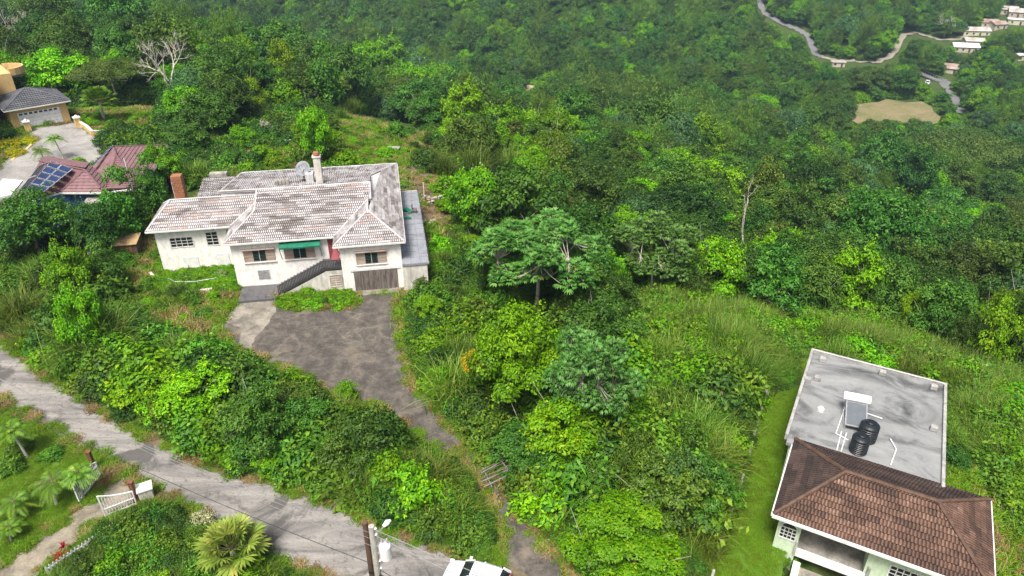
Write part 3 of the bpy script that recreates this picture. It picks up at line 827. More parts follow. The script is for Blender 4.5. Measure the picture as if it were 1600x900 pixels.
# stacks and roof things
st = MB().box(-6.1, -5.15, 8.1, 9.0, 4.6, 8.7).build('chimney', M['brick'], H)
for r_ in range(17):
    for c_ in range(4):
        a = -6.1 + .28 * c_ + (.14 if r_ % 2 else 0)
        if a + .25 < -5.13 and 5.11 + r_ * .24 < 8.69:
            MB().box(a, a + .25, 8.06, 8.099, 4.9 + r_ * .24, 5.11 + r_ * .24).build('brick', M['brick'], st)
c = MB().box(7.65, 8.35, 7.75, 8.4, 6.6, 9.9).build('chimney', M['white_wall_dirty'], H, bevel=.04)
MB().box(7.58, 8.42, 7.68, 8.47, 9.902, 10.02).build('chimney_cap', M['white_wall_dirty'], c)
MB().lathe((8.0, 8.08, 10.022), [(.28, 0), (.34, .12), (.28, .36), (.22, .42)], 12).build('chimney_pot', M['brick'], c)
ah = box('roof_hatch', M['cap_white'], H, 6.6, 7.35, 8.6, 9.6, 6.5, 7.9)
m_ = MB()
for k in range(4): m_.box(3.6 + k * .35, 3.9 + k * .35, 8.0, 8.4, 7.0, 7.5 + rnd.uniform(0, .3))
m_.build('rubble_pile', M['concrete'], H)
# lean-to behind the wing
box('lean_to_wall', M['white_wall_dirty'], H, -4.6, -1.55, 10.61, 14.5, -.3, 5.2)
roof_plane(H, [(-4.8, 10.55, 5.35), (-1.5, 10.55, 5.35), (-1.5, 14.7, 5.9), (-4.8, 14.7, 5.9)], W2, deck=Dk, budget=bud, seed=12)
box('ruined_stack', M['concrete'], H, -4.2, -2.4, 14.8, 15.6, -.3, 6.3)

d = thing('satellite_dish', 'grey mesh satellite dish on the white house roof beside its chimney', 'satellite dish', (*wh(6.3, 9.6), 6.85), WHITE_A)
ring = []
mb = MB(); Rr = .82; ax = Vector((-.35, -.75, .55)).normalized()
s_ = ax.cross(Vector((0, 0, 1))).normalized(); t_ = s_.cross(ax); c0 = Vector((0, 0, 1.35))
rings = [(0.0, .30), (.35, .26), (.7, .14), (1.0, 0)]
vs_ = []; fs_ = []
for ri, (rr, dd) in enumerate(rings):
    for k in range(18):
        a = 2 * math.pi * k / 18
        vs_.append(c0 + (s_ * math.cos(a) + t_ * math.sin(a)) * (rr * Rr + .001) - ax * dd)
for ri in range(3):
    for k in range(18):
        k2 = (k + 1) % 18; fs_.append((ri*18+k, ri*18+k2, (ri+1)*18+k2, (ri+1)*18+k))
mb._add(vs_, fs_); o_ = mb.build('reflector', M['dish'], d, smooth=True)
sm = o_.modifiers.new('thick', 'SOLIDIFY'); sm.thickness = .03
MB().tube([(0, 0, -.3), (0, 0, 1.0), tuple(c0 - ax * .3)], .06, 8).build('mast', M['rust'], d)
for k in (0, 6, 12):
    a = 2 * math.pi * k / 18
    MB().tube([c0 + (s_ * math.cos(a) + t_ * math.sin(a)) * Rr, c0 + ax * .8], .018, 5).build('feed_strut', M['metal_grey'], d)
MB().lathe(tuple(c0 + ax * .75), [(.07, 0), (.09, .1), (.05, .18)], 8).build('feed_horn', M['metal_grey'], d)
t = thing('green_tarpaulin', 'torn green tarpaulin lying on the grey terrace', 'tarpaulin', (*wh(16.0, 9.5), 2.99), WHITE_A)
vs_ = [(0,0,0),(.5,.1,.14),(.95,-.3,.05),(1.05,-1.1,.12),(.7,-1.4,.02),(.5,-.9,.2),(.1,-.6,.05)]
MB().prism(vs_, (0, 0, .02)).build('tarpaulin_sheet', M['green_awning'], t)
MB().prism([(.1,-2.3,0),(.5,-2.2,.1),(.9,-2.5,.03),(.85,-2.8,.05),(.3,-2.7,.0)], (0, 0, .02)).build('tarpaulin_scrap', M['green_awning'], t)
t = thing('garden_chair', 'old grey chair standing at the rail of the grey terrace', 'chair', (*wh(17.3, 8.4), 2.96), WHITE_A + 1.4)
box('seat', M['old_wood'], t, -.25, .25, -.25, .25, .40, .45); box('backrest', M['old_wood'], t, -.25, .25, .22, .27, .45, .95)
for a in (-.22, .17):
    for b in (-.22, .17): box('leg', M['old_wood'], t, a, a + .05, b, b + .05, 0, .40)

# ------------------------------------------------------------------ the green house with the brown roof
G = thing('green_house', 'pale green house with brown tiled hip roof and flat concrete roof behind', 'house', (GREEN_O[0], GREEN_O[1], 0), GREEN_A)
M['green_wall'] = weathered('pale_green_wall', (0.56, 0.68, 0.48), (0.40, 0.50, 0.35), 0.32, 0.5, 0.8, 6)
def flatroof_mat():
    m, nt, b = _nodes('stained_flat_roof')
    v = coords(nt); vs2 = coords(nt, (.6, 1.15, 1), (0, 0, R(12)))
    f = noise(nt, .38, 9, .70, vs2, .7); g = noise(nt, 6, 6, .75, v)
    c = ramp(nt, f, [(.36, (.062, .065, .065)), (.43, (.13, .137, .137)), (.50, (.21, .22, .218)), (.68, (.28, .288, .282))])
    c = mix(nt, mth(nt, 'MULTIPLY', mth(nt, 'SUBTRACT', g, .5, True), 1.6), c, (.12, .12, .12))
    vo = nt.nodes.new('ShaderNodeTexVoronoi'); vo.feature = 'F1'; vo.inputs['Scale'].default_value = .22
    nn = nt.nodes.new('ShaderNodeTexNoise'); nn.inputs['Scale'].default_value = .7
    nt.links.new(v, nn.inputs['Vector'])
    nt.links.new(mix(nt, .35, vs2, nn.outputs['Color']), vo.inputs['Vector'])
    ringm = ramp(nt, vo.outputs['Distance'], [(.30, (0, 0, 0)), (.36, (.75, .75, .75)), (.40, (.1, .1, .1)), (.5, (0, 0, 0))])
    c = mix(nt, mth(nt, 'MULTIPLY', ringm, f), c, (.045, .045, .045))
    nt.links.new(c, b.inputs['Base Color']); b.inputs['Roughness'].default_value = .85
    bump(nt, b, g, .2, .02)
    return m
M['flat_roof'] = flatroof_mat()
M['parapet'] = weathered('grey_parapet', (0.40, 0.395, 0.375), (0.20, 0.20, 0.19), 0.45, 1.2, 0.9, 8, (1, 1, 1))
GZ0 = Z_LAWN - .3
box('wall', M['green_wall'], G, -.35, 7.95, 6.5, 17.3, GZ0, 2.85)
box('wall', M['green_wall'], G, .25, 1.5, .6, 2.595, GZ0 - 3, 2.95)
box('wall', M['green_wall'], G, 5.05, 10.0, .6, 2.595, GZ0 - 4, 2.95)
box('wall', M['green_wall'], G, .25, 10.0, 2.6, 6.495, GZ0 - 4, 2.95)
fl = box('flat_roof', M['flat_roof'], G, -.55, 8.1, 6.3, 17.5, 2.851, 3.05)
for a in ((-.75, -.551, 6.9, 17.7), (8.101, 8.3, 6.2, 17.7), (-.55, 8.1, 17.501, 17.7)):
    box('parapet', M['parapet'], G, a[0], a[1], a[2], a[3], 2.75, 3.28, bevel=.03)
box('parapet_coping', M['white_trim'], G, -.60, 8.15, 17.48, 17.53, 3.281, 3.31)
for (u, v) in ((0.2, 16.6), (4.2, 16.9), (7.5, 16.8), (7.6, 12.0), (.2, 14.0), (-.4, 13.5)):
    MB().box(u - .22, u + .22, v - .18, v + .18, 3.051, 3.42).build('vent_block', M['parapet'], G, bevel=.05)
MB().lathe((.9, 10.6, 3.051), [(.22, 0), (.22, .2), (.12, .32)], 10).build('roof_drain', M['white_trim'], G)
gb = [296]
BR, BD = M['brown_roof'], M['brown_roof_dark']
roof_plane(G, [(-.1, -.1, 3.0), (10.6, -.1, 3.0), (7.6, 3.4, 4.6), (2.95, 3.4, 4.6)], BR, deck=M['brown_cap'], budget=gb, seed=21)
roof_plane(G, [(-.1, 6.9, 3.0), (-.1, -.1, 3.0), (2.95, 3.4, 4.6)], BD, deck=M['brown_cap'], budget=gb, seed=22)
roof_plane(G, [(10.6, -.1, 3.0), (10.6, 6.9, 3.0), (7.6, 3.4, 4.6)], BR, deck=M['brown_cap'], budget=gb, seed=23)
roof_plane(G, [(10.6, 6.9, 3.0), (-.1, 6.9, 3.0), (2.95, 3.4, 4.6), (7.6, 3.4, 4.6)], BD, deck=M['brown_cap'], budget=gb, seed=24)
for a, b in [((2.95, 3.4, 4.6), (7.6, 3.4, 4.6)), ((-.1, -.1, 3), (2.95, 3.4, 4.6)), ((-.1, 6.9, 3), (2.95, 3.4, 4.6)), ((10.6, -.1, 3), (7.6, 3.4, 4.6)), ((10.6, 6.9, 3), (7.6, 3.4, 4.6))]:
    ridge_cap(G, a, b, M['brown_cap'], .24, lift=.08)
for a, b in [((-.15, -.17, 2.93), (10.65, -.17, 2.93)), ((-.17, -.1, 2.93), (-.17, 6.9, 2.93)), ((10.67, -.1, 2.93), (10.67, 6.9, 2.93))]:
    MB().bar(a, b, .12, .18).build('fascia', M['white_trim'], G)
grid_window(G, .45, .6, .9, .85, .8, 4, 3, M['white_trim'], arch=True)
grid_window(G, 6.2, .6, .6, 1.6, 1.15, 5, 4, M['white_trim'])
grid_window(G, 8.6, .6, .6, 1.1, 1.15, 4, 4, M['white_trim'])
box('balcony_floor', M['concrete'], G, 1.505, 5.045, .75, 2.595, -.1, .28)
box('balcony_kerb', M['white_trim'], G, 1.45, 5.2, .50, .66, -.12, .42)
box('balcony_edge', M['concrete'], G, 1.51, 5.04, .661, .749, -.1, .27)
box('balcony_kerb', M['parapet'], G, 5.2, 5.35, .40, .595, -.25, 1.1)
box('balcony_kerb', M['parapet'], G, 1.40, 1.52, .44, .597, .0, 1.0)
box('porch_roof', M['pale_concrete'], G, 1.95, 4.75, -1.7, .415, -.95, -.75)
box('porch_kerb', M['green_wall'], G, 1.55, 1.945, -2.0, .41, -3.4, -.40)
box('porch_kerb', M['green_wall'], G, 4.755, 5.15, -2.0, .41, -3.4, -.40)
box('porch_kerb', M['green_wall'], G, 1.55, 5.15, -2.25, -2.005, -1.3, -.42)
box('porch_wall', M['green_wall'], G, 1.95, 4.75, -1.69, .40, -3.5, -.952)

M['tank'] = plain('black_tank_plastic', (0.010, 0.014, 0.018), 0.38, var=0.1, spec=0.5)
for i, (u, v, lab) in enumerate(((3.85, 9.0, 'larger black water tank, the one behind, on the flat concrete roof'), (3.5, 7.6, 'black water tank nearer the brown tiles on the flat roof'))):
    t = thing('water_tank', lab, 'water tank', (*gh(u, v), 3.055), 0, 'black water tanks on the flat roof')
    s = .78 if i == 0 else .72
    prof = [(.70, 0), (.74, .06)]
    for k in range(7):
        z = .12 + k * .19
        prof += [(.74, z), (.70, z + .03), (.70, z + .13), (.74, z + .16)]
    prof += [(.74, 1.5), (.62, 1.64), (.34, 1.74)]
    MB().lathe((0, 0, 0), [(a * s, b * s) for a, b in prof], 28).build('tank_body', M['tank'], t)
    MB().lathe((0, 0, 1.741 * s), [(.27, 0), (.27, .07), (.22, .1)], 16).build('lid', M['tank'], t)
t = thing('solar_water_heater', 'solar water heater with white drum and grey glass panel on flat roof', 'solar heater', (*gh(3.0, 10.3), 3.055), GREEN_A + R(8))
MB().prism([(-.65, -.9, .35), (.65, -.9, .35), (.65, .9, .95), (-.65, .9, .95)], (0, -.03, .09)).build('collector_frame', M['metal_grey'], t)
M['collector'] = plain('collector_glass', (0.12, 0.135, 0.15), 0.15, spec=0.5, var=.1)
MB().prism([(-.58, -.85, .46), (.58, -.85, .46), (.58, .83, 1.02), (-.58, .83, 1.02)], (0, -.006, .02)).build('collector_glass', M['collector'], t)
MB().tube([(-.85, 1.25, 1.15), (-.8, 1.25, 1.15), (.8, 1.25, 1.15), (.85, 1.25, 1.15)], [.22, .30, .30, .22], 16).build('drum', M['white_metal'], t, smooth=False)
for x in (-.6, .6):
    MB().bar((x, -.85, 0), (x, -.85, .35), .05).build('leg', M['metal_grey'], t); MB().bar((x, 1.25, 0), (x, 1.25, .9), .05).build('leg', M['metal_grey'], t)
    MB().bar((x, -.85, .03), (x, 1.4, .03), .05).build('base_rail', M['white_metal'], t)
t = thing('roof_pipes', 'thin white water pipes running over the flat concrete roof', 'pipes', (*gh(0, 0), 0), GREEN_A)
for pts in ([(2.3, 11.6, 3.12), (2.1, 8.6, 3.12), (2.9, 8.3, 3.12)], [(3.7, 9.4, 3.2), (3.9, 8.3, 3.15), (3.5, 7.4, 3.15)], [(2.6, 7.0, 3.1), (2.7, 9.0, 3.1)], [(2.35, 7.0, 3.1), (2.4, 9.0, 3.1)], [(5.4, 7.2, 3.1), (5.6, 8.8, 3.15), (5.2, 9.6, 3.2)], [(2.4, 11.8, 3.12), (4.6, 11.6, 3.12)]):
    MB().tube(pts, .035, 6).build('pipe', M['white_metal'], t)
# low wall between field and lawn
wl = [P(x, y, Z_LAWN) for x, y in ((1196, 620), (1180, 672), (1166, 730), (1140, 812), (1122, 868), (1100, 950))]
t = thing('garden_wall', 'low crumbling white wall dividing the lawn from tall grass', 'wall', (wl[0].x, wl[0].y, Z_LAWN - .2))
for i in range(len(wl) - 1):
    a, b = wl[i], wl[i + 1]; n = max(1, int((b - a).length / .55))
    for k in range(n):
        p = a.lerp(b, k / n) - wl[0]; q = a.lerp(b, (k + .97) / n) - wl[0]
        hgt_ = rnd.uniform(.4, .65) if rnd.random() > .2 else .15
        MB().bar((p.x, p.y, hgt_ / 2), (q.x, q.y, hgt_ / 2), rnd.uniform(.12, .18), hgt_).build('coping_block', M['parapet'], t)
MB().box(-.16, .16, -.16, .16, 0, .8).build('end_post', M['concrete'], t, bevel=.04)

# ------------------------------------------------------------------ the purple-roofed house on the left
V = thing('purple_roofed_house', 'bungalow with plum metal roof and solar panels behind the round trees', 'house', (0, 0, 0))
pr, pc = M['purple_roof'], M['purple_cap']
M['brown_wood_and_shade'] = weathered('brown_boards_and_shade', (0.10, 0.07, 0.05), (0.05, 0.035, 0.028), 0.45, 1.2)
M['blue_wall'] = plain('blue_wall', (0.045, 0.10, 0.24), 0.7)
pb = [290]
A1 = P(178, 230, 6.1); B1 = P(262, 227, 4.7); C1 = P(224, 293, 4.5); AP = P(182, 243, 6.0)
E1 = P(164, 295, 4.5); D1 = P(142, 261, 4.9)
def pl(pts, seed, **k): roof_plane(V, [tuple(p) for p in pts], pr, sw=1.2, ch=.40, waves=2, amp=.02, trough=.25, deck=pc, budget=pb, seed=seed, **k)
Bk = Vector((B1.x - 1, B1.y + 1.2, 4.6)); Lk = Vector((D1.x - 1, D1.y + 5.5, 4.6))
def quadplane(a, b, c, d):   # lift d into the plane a,b,c
    n = (b - a).cross(c - a)
    return Vector((d.x, d.y, a.z - (n.x * (d.x - a.x) + n.y * (d.y - a.y)) / n.z))
pl([C1, B1, quadplane(C1, B1, A1, A1), quadplane(C1, B1, A1, AP)], 31)
pl([E1, C1, quadplane(E1, C1, AP, AP)], 32)
pl([D1, E1, AP, quadplane(D1, E1, AP, A1)], 33)
pl([Bk, Lk, A1], 34)
pl([Lk, D1, A1], 35)
for a, b in ((A1, AP), (AP, C1), (AP, E1), (A1, B1)): ridge_cap(V, a, b, pc, .2)
E2 = P(95, 300, 4.5); F2 = P(163, 300, 4.5); G2 = P(133, 266, 6.2); H2 = P(62, 252, 6.4)
pl([E2, F2, G2], 36)
G3 = P(142, 258, 6.0)
pl([F2, P(170, 290, 4.4), G3, G2], 37)
L2 = P(20, 322, 4.4)
pl([L2, E2, G2, H2], 38)
pl([P(140, 255, 4.6), P(70, 245, 4.6), H2, G2], 39)
J0 = P(-25, 356, 4.4); J1 = P(40, 345, 4.4); J2 = P(38, 302, 5.9); J3 = P(-40, 330, 5.6)
pl([J0, J1, J2, J3], 40)
ridge_cap(V, H2, G2, pc, .2); ridge_cap(V, G2, E2, pc, .2); ridge_cap(V, G2, F2, pc, .2)
for a, b in ((E2, F2), (F2, C1), (J0, J1), (C1, B1), (L2, E2)):
    MB().bar(a - Vector((0, 0, .12)), b - Vector((0, 0, .12)), .14, .2).build('fascia', M['white_trim'], V)
def wall_prism(pts, z0, z1, m): MB().prism([(p[0], p[1], z0) for p in pts], (0, 0, z1 - z0)).build('wall', m, V)
cx_, cy_ = -44, 76.5
wall_prism([(C1.x - 1, C1.y + .7), (B1.x - 1, B1.y - .5), (Lk.x + 1, Lk.y - 1), (D1.x + .5, D1.y + .5), (E1.x + .5, E1.y + .6)], 0.2, 4.3, M['brown_wood_and_shade'])  # dark brown here is recess shade painted into the wall colour
wall_prism([(E2.x + .6, E2.y + .6), (F2.x - .5, F2.y + .6), (G3.x, G3.y + 3), (H2.x, H2.y + 2), (L2.x + .8, L2.y + .8)], 0.2, 4.3, M['blue_wall'])
bw = [(J0.x + .3, J0.y + .6), (J1.x - .5, J1.y + .5), (J2.x - 1, J2.y - .5), (J3.x + .5, J3.y)]
wall_prism(bw, 0.2, 4.25, M['blue_wall'])
a = P(-2, 372, 2.2); b = P(14, 370, 2.2)
w = MB().bar((J0.x + .6, J0.y + .52, 2.6), (J1.x - 2.2, J1.y + .36, 2.6), .1, 1.3).build('window', M['white_trim'], V)
MB().bar((J0.x + .8, J0.y + .44, 2.6), (J1.x - 2.5, J1.y + .29, 2.6), .06, 1.05).build('pane', M['dark_glass'], w)
MB().prism([P(-15, 312, 4.9), P(18, 306, 4.9), P(36, 284, 5.0), P(5, 281, 5.0)], (0, 0, .15)).build('skylight_roof', M['white_metal'], V)
MB().prism([P(140, 305, 3.6), P(172, 303, 3.6), P(178, 318, 3.6), P(128, 322, 3.6)], (0, 0, .12)).build('porch_roof', M['concrete'], V)
M['pv'] = plain('solar_cell_glass', (0.016, 0.030, 0.085), 0.12, spec=0.6, var=.2, scale=.8)
M['pv_frame'] = plain('panel_frame', (0.55, 0.57, 0.60), 0.4, 0.3)
def pv_array(px4, zz, cols, rows, label0, group, dark=None):
    q = [P(x, y, z + .12) for (x, y), z in zip(px4, zz)]     # tl, tr, br, bl
    t0 = None
    for c in range(cols):
        for r_ in range(rows):
            def pt(s, t): return q[0].lerp(q[1], s).lerp(q[3].lerp(q[2], s), t)
            a, b, cc, d_ = pt(c / cols + .012, r_ / rows + .012), pt((c + 1) / cols - .012, r_ / rows + .012), pt((c + 1) / cols - .012, (r_ + 1) / rows - .012), pt(c / cols + .012, (r_ + 1) / rows - .012)
            n = (b - a).cross(d_ - a).normalized(); n = n if n.z > 0 else -n
            rw = ('top', 'second', 'middle', 'fourth', 'bottom') if rows == 5 else ('upper', 'lower', 'third', 'fourth')
            lab = label0.format(row=rw[r_], col=('left', 'right')[c] if cols == 2 else ('first', 'second', 'third', 'fourth', 'fifth')[c])
            o = (a + cc) / 2
            t = MB().prism([a, b, cc, d_], n * .05).build('solar_panel', M['pv_frame'], V)
            t['label'] = lab
            ins = lambda p: o + (p - o) * .93 + n * .052
            MB().prism([ins(a), ins(b), ins(cc), ins(d_)], n * .008).build('cell_glass', dark or M['pv'], t)
pv_array([(80, 251), (115, 264), (68, 301), (40, 297)], (6.3, 6.3, 5.1, 5.1), 2, 5, '{row} {col} blue solar panel of the ten on the plum roof', 'blue solar panels')
M['pv_dark'] = plain('dark_solar_glass', (0.035, 0.05, 0.055), 0.15, spec=0.5)
pv_array([(172, 229), (178, 227), (147, 259), (141, 262)], (6.2, 6.3, 5.5, 5.3), 1, 4, '{row} dark solar panel of the steep strip on the plum roof', 'dark solar panels', M['pv_dark'])
pv_array([(62, 258), (74, 253), (38, 297), (28, 300)], (6.3, 6.3, 5.1, 5.1), 2, 2, '{row} {col} dull glass panel left of the blue solar panels', 'dull glass roof panels', M['pv_dark'])

# ------------------------------------------------------------------ the yellow house at the left edge
Y0 = Vector((-69.5, 98.2, 3.0))
ga = math.atan2(P(94, 180, 3).y - P(25, 200, 3).y, P(94, 180, 3).x - P(25, 200, 3).x)
ga = R(42)
Yh = thing('yellow_house', 'yellow house with slate roofed double garage at the left edge', 'house', tuple(P(27, 203, 3.0)), ga)
M['yellow_wall'] = weathered('yellow_wall', (0.66, 0.46, 0.20), (0.50, 0.34, 0.14), 0.33, 0.5, 0.8, 5)
gw = (P(96, 184, 3.0) - P(27, 203, 3.0)).length
box('wall', M['yellow_wall'], Yh, -.3, gw + .3, 0, 7, -.5, 3.0)
gd = box('garage_door', M['white_metal'], Yh, .6, gw - .7, -.06, .02, 0, 2.25)
for k in range(1, 5): box('door_panel_joint', M['metal_grey'], gd, .62, gw - .72, -.068, -.061, k * .45 - .012, k * .45 + .012)
nw = 8
for k in range(nw): box('pane', M['dark_glass'], gd, .8 + k * (gw - 1.6) / nw, .8 + (k + .66) * (gw - 1.6) / nw, -.075, -.062, 1.88, 2.14)
yb = [200]
cxm = gw / 2
gr_ = [(-.9, -.7, 3.0), (gw + .9, -.7, 3.0), (gw + .9, 7.6, 3.0), (-.9, 7.6, 3.0)]
rg = [(3.0, 3.4, 4.7), (gw - 3.2, 3.4, 4.7)]
for pts, sd in (([gr_[0], gr_[1], rg[1], rg[0]], 51), ([gr_[1], gr_[2], rg[1]], 52), ([gr_[2], gr_[3], rg[0], rg[1]], 53), ([gr_[3], gr_[0], rg[0]], 54)):
    roof_plane(Yh, pts, M['slate_roof'], sw=1.2, ch=.45, waves=4, deck=M['rail_grey'], budget=yb, seed=sd)
for a, b in ((rg[0], rg[1]), (gr_[0], rg[0]), (gr_[1], rg[1]), (gr_[2], rg[1]), (gr_[3], rg[0])): ridge_cap(Yh, a, b, M['slate_roof'], .2)
for i in range(4):
    a, b = Vector(gr_[i]), Vector(gr_[(i + 1) % 4])
    MB().bar(a - Vector((0, 0, .1)), b - Vector((0, 0, .1)), .1, .18).build('fascia', M['white_trim'], Yh)
box('wall', M['yellow_wall'], Yh, -7.5, 2.5, 7.7, 16, -.5, 6.2)
box('wall', M['yellow_wall'], Yh, -9, -1.2, 3, 7.69, -.5, 7.2)
bal = MB()
pts = [(2.4 + 2.3 * math.cos(t), 10.6 + 2.3 * math.sin(t)) for t in np.linspace(-1.57, 1.57, 10)]
for a, b in zip(pts[:-1], pts[1:]): bal.bar((a[0], a[1], 6.2), (b[0], b[1], 6.2), .22, 1.0)
bal.build('balcony_wall', M['yellow_wall'], Yh)
MB().prism([(2.5, 8, 5.4)] + [(x, y, 5.4) for x, y in pts] + [(2.5, 14, 5.4)], (0, 0, .25)).build('balcony_floor', M['pale_concrete'], Yh)
roof_plane(Yh, [(-9.8, 2.2, 7.2), (-.6, 2.2, 7.2), (-3.5, 6, 9.0), (-7, 6, 9.0)], M['slate_roof'], sw=1.2, ch=.45, waves=4, deck=M['rail_grey'], budget=yb, seed=55)
roof_plane(Yh, [(-.6, 2.2, 7.2), (-.6, 10, 7.2), (-3.5, 6, 9.0)], M['slate_roof'], sw=1.2, ch=.45, waves=4, deck=M['rail_grey'], budget=yb, seed=56)
for px, py, lab in ((46, 207, 'yellow gate pillar with white cap left of the garage drive'), (124, 200, 'yellow gate pillar with white cap right of the garage drive')):
    q = ground_hit(px, py)
    t = thing('gate_pillar', lab, 'gate pillar', tuple(q), ga)
    box('shaft', M['yellow_wall'], t, -.35, .35, -.35, .35, -.3, 1.5); box('cap', M['white_trim'], t, -.45, .45, -.45, .45, 1.501, 1.65)
    MB().lathe((0, 0, 1.651), [(.2, 0), (.24, .12), (.12, .25)], 10).build('finial', M['white_trim'], t)
t = thing('curved_garden_wall', 'low curved yellow wall bordering the lawn by the right gate pillar', 'wall')
pp = [ground_hit(x, y) for x, y in ((128, 200), (138, 206), (146, 214), (158, 214), (178, 210), (200, 208))]
for a, b in zip(pp[:-1], pp[1:]):
    MB().bar(a + Vector((0, 0, .35)), b + Vector((0, 0, .35)), .3, 1.0).build('wall_segment', M['yellow_wall'], t)
    MB().bar(a + Vector((0, 0, .9)), b + Vector((0, 0, .9)), .36, .1).build('coping', M['white_trim'], t)
t = thing('kerb', 'pale yellow kerb curving along the concrete forecourt', 'kerb')
pp = [ground_hit(x, y) for x, y in ((-10, 280), (8, 264), (25, 248), (42, 236), (50, 228))]
for a, b in zip(pp[:-1], pp[1:]): MB().bar(a + Vector((0, 0, .1)), b + Vector((0, 0, .1)), .3, .35).build('kerb_stone', M['yellow_wall'], t)

# ------------------------------------------------------------------ ruins and walls round the garden
t = thing('ruined_hut', 'small roofed concrete hut ruin in the bushes behind the white house', 'hut', tuple(ground_hit(480, 172)))
box('wall', M['concrete'], t, -1.6, 1.2, -1, 2.5, -.5, 3.0); box('roof', M['pale_concrete'], t, -2.0, 2.2, -1.5, 2.8, 3.002, 3.2)
box('doorway', M['rail_grey'], t, .2, 1.0, -1.03, -.9, 0, 2.1); box('tarpaulin', M['green_awning'], t, -1.8, 1.0, .8, 2.7, 3.203, 3.35)
box('low_wall', M['white_wall_dirty'], t, 1.5, 3.4, -2.2, -1.9, -.5, 1.1)
t = thing('curved_white_wall', 'low curved white wall enclosing bare shrub behind the house', 'wall')
pp = [ground_hit(x, y) for x, y in ((455, 206), (440, 207), (426, 212), (419, 220), (417, 228), (432, 229), (456, 227))]
for a, b in zip(pp[:-1], pp[1:]): MB().bar(a + Vector((0, 0, .3)), b + Vector((0, 0, .3)), .3, 1.2).build('wall_segment', M['white_wall'], t)
t = thing('stone_table', 'grey concrete slab table alone in the clearing behind the house', 'table', tuple(ground_hit(615, 238)), R(-5))
box('table_top', M['concrete'], t, -1.0, 1.0, -.5, .5, .7, .82); box('leg', M['concrete'], t, -.8, -.6, -.35, .35, -.2, .699); box('leg', M['concrete'], t, .6, .8, -.35, .35, -.2, .699)
def stone_mesh(seed):
    r = random.Random(seed); bm = bmesh.new()
    bmesh.ops.create_icosphere(bm, subdivisions=1, radius=.5)
    for v_ in bm.verts: v_.co = v_.co * r.uniform(.75, 1.15); v_.co.z *= .7
    me = bpy.data.meshes.new('stone'); bm.to_mesh(me); bm.free(); return me
M['stone'] = weathered('pale_rubble_stone', (0.46, 0.41, 0.34), (0.20, 0.175, 0.14), 0.45, 1.4, 0.9, 7, (1, 1, 1))
STONES = [stone_mesh(i) for i in range(6)]
for s in STONES: s.materials.append(M['stone'])
def rubble_wall(pix, label, hh, wid, size, name='stone_wall', lim=300):
    pp = [ground_hit(x, y) for x, y in pix]
    t = thing(name, label, 'wall', tuple(pp[0]))
    k = 0
    for a, b in zip(pp[:-1], pp[1:]):
        n = max(1, int((b - a).length / size))
        for i in range(n):
            for j in range(max(1, int(hh / (size * .7)))):
                for w_ in range(max(1, int(wid / size))):
                    if k >= lim: continue
                    p = a.lerp(b, (i + rnd.random() * .5) / n) - pp[0]
                    s = obj('stone', STONES[k % 6], None, t); k += 1
                    s.location = (p.x + rnd.uniform(-.12, .12), p.y + (w_ + .5) * size - wid / 2 + rnd.uniform(-.1, .1), j * size * .7 + size * .25 + p.z)
                    s.scale = [size * rnd.uniform(.9, 1.4)] * 3; s.rotation_euler = (rnd.random() * .5, rnd.random() * .5, rnd.random() * 6)
    return t
rubble_wall([(0, 412), (20, 408), (45, 402), (72, 392)], 'pale cobblestone retaining wall below the blue house corner', 1.6, 1.6, .36)
rubble_wall([(652, 480), (672, 484), (692, 484), (712, 478)], 'low pinkish stone wall beside the right end of the courtyard', .8, .5, .34)
rubble_wall([(660, 350), (672, 352), (688, 346)], 'heap of pale stones right of the grey terrace', .7, 1.2, .45)
rubble_wall([(664, 318), (676, 322), (690, 318)], 'dark ruined stone wall behind the heap of pale stones', 1.4, .6, .45)
t = thing('garden_kerb', 'curved white kerb wall round the flower bed before the left wing', 'wall')
pp = [ground_hit(x, y) for x, y in ((236, 432), (250, 446), (272, 456), (300, 460), (330, 458), (352, 452))]
for a, b in zip(pp[:-1], pp[1:]): MB().bar(a + Vector((0, 0, .2)), b + Vector((0, 0, .2)), .25, .6).build('wall_segment', M['white_wall_dirty'], t)
t = thing('drive_kerb', 'pale broken concrete kerb along the right of the drive', 'kerb')
pp = [ground_hit(x, y) for x, y in ((650, 586), (664, 602), (680, 618), (696, 634))]
for a, b in zip(pp[:-1], pp[1:]): MB().bar(a + Vector((0, 0, .1)), b.lerp(a, .04) + Vector((0, 0, .1)), .28, .4).build('kerb_stone', M['concrete'], t)
for (x, y, s, lab) in ((152, 408, .9, 'tall pale concrete block under the bright shrub tree'), (158, 420, .8, 'broken concrete block lying lower beside the bright shrub tree')):
    t = thing('concrete_block', lab, 'concrete block', tuple(ground_hit(x, y)), R(20))
    MB().box(-.6 * s, .6 * s, -.4 * s, .4 * s, -.2, 1.1 * s).build('block', M['pale_concrete'], t, bevel=.06)
    box('block_cap', M['concrete'], t, -.68 * s, .68 * s, -.46 * s, .46 * s, 1.1 * s + .002, 1.25 * s)
t = thing('garden_shed', 'small brown box shed with tan lid beside the white house wing', 'shed', tuple(ground_hit(206, 398)), R(12))
M['tan_wood'] = weathered('tan_plywood', (0.42, 0.30, 0.15), (0.26, 0.18, 0.09), 0.42, 1.2, .85, 8, (1, 1, 1))
box('body', M['brown_wood_and_shade'], t, -1.0, 1.0, -1.0, 1.0, -.2, 1.6); MB().prism([(-1.1, -1.15, 1.62), (1.1, -1.15, 1.62), (1.1, 1.1, 1.85), (-1.1, 1.1, 1.85)], (0, 0, .08)).build('lid', M['tan_wood'], t)
box('door', M['rust'], t, -.5, .5, -1.03, -1.001, -.1, 1.45)
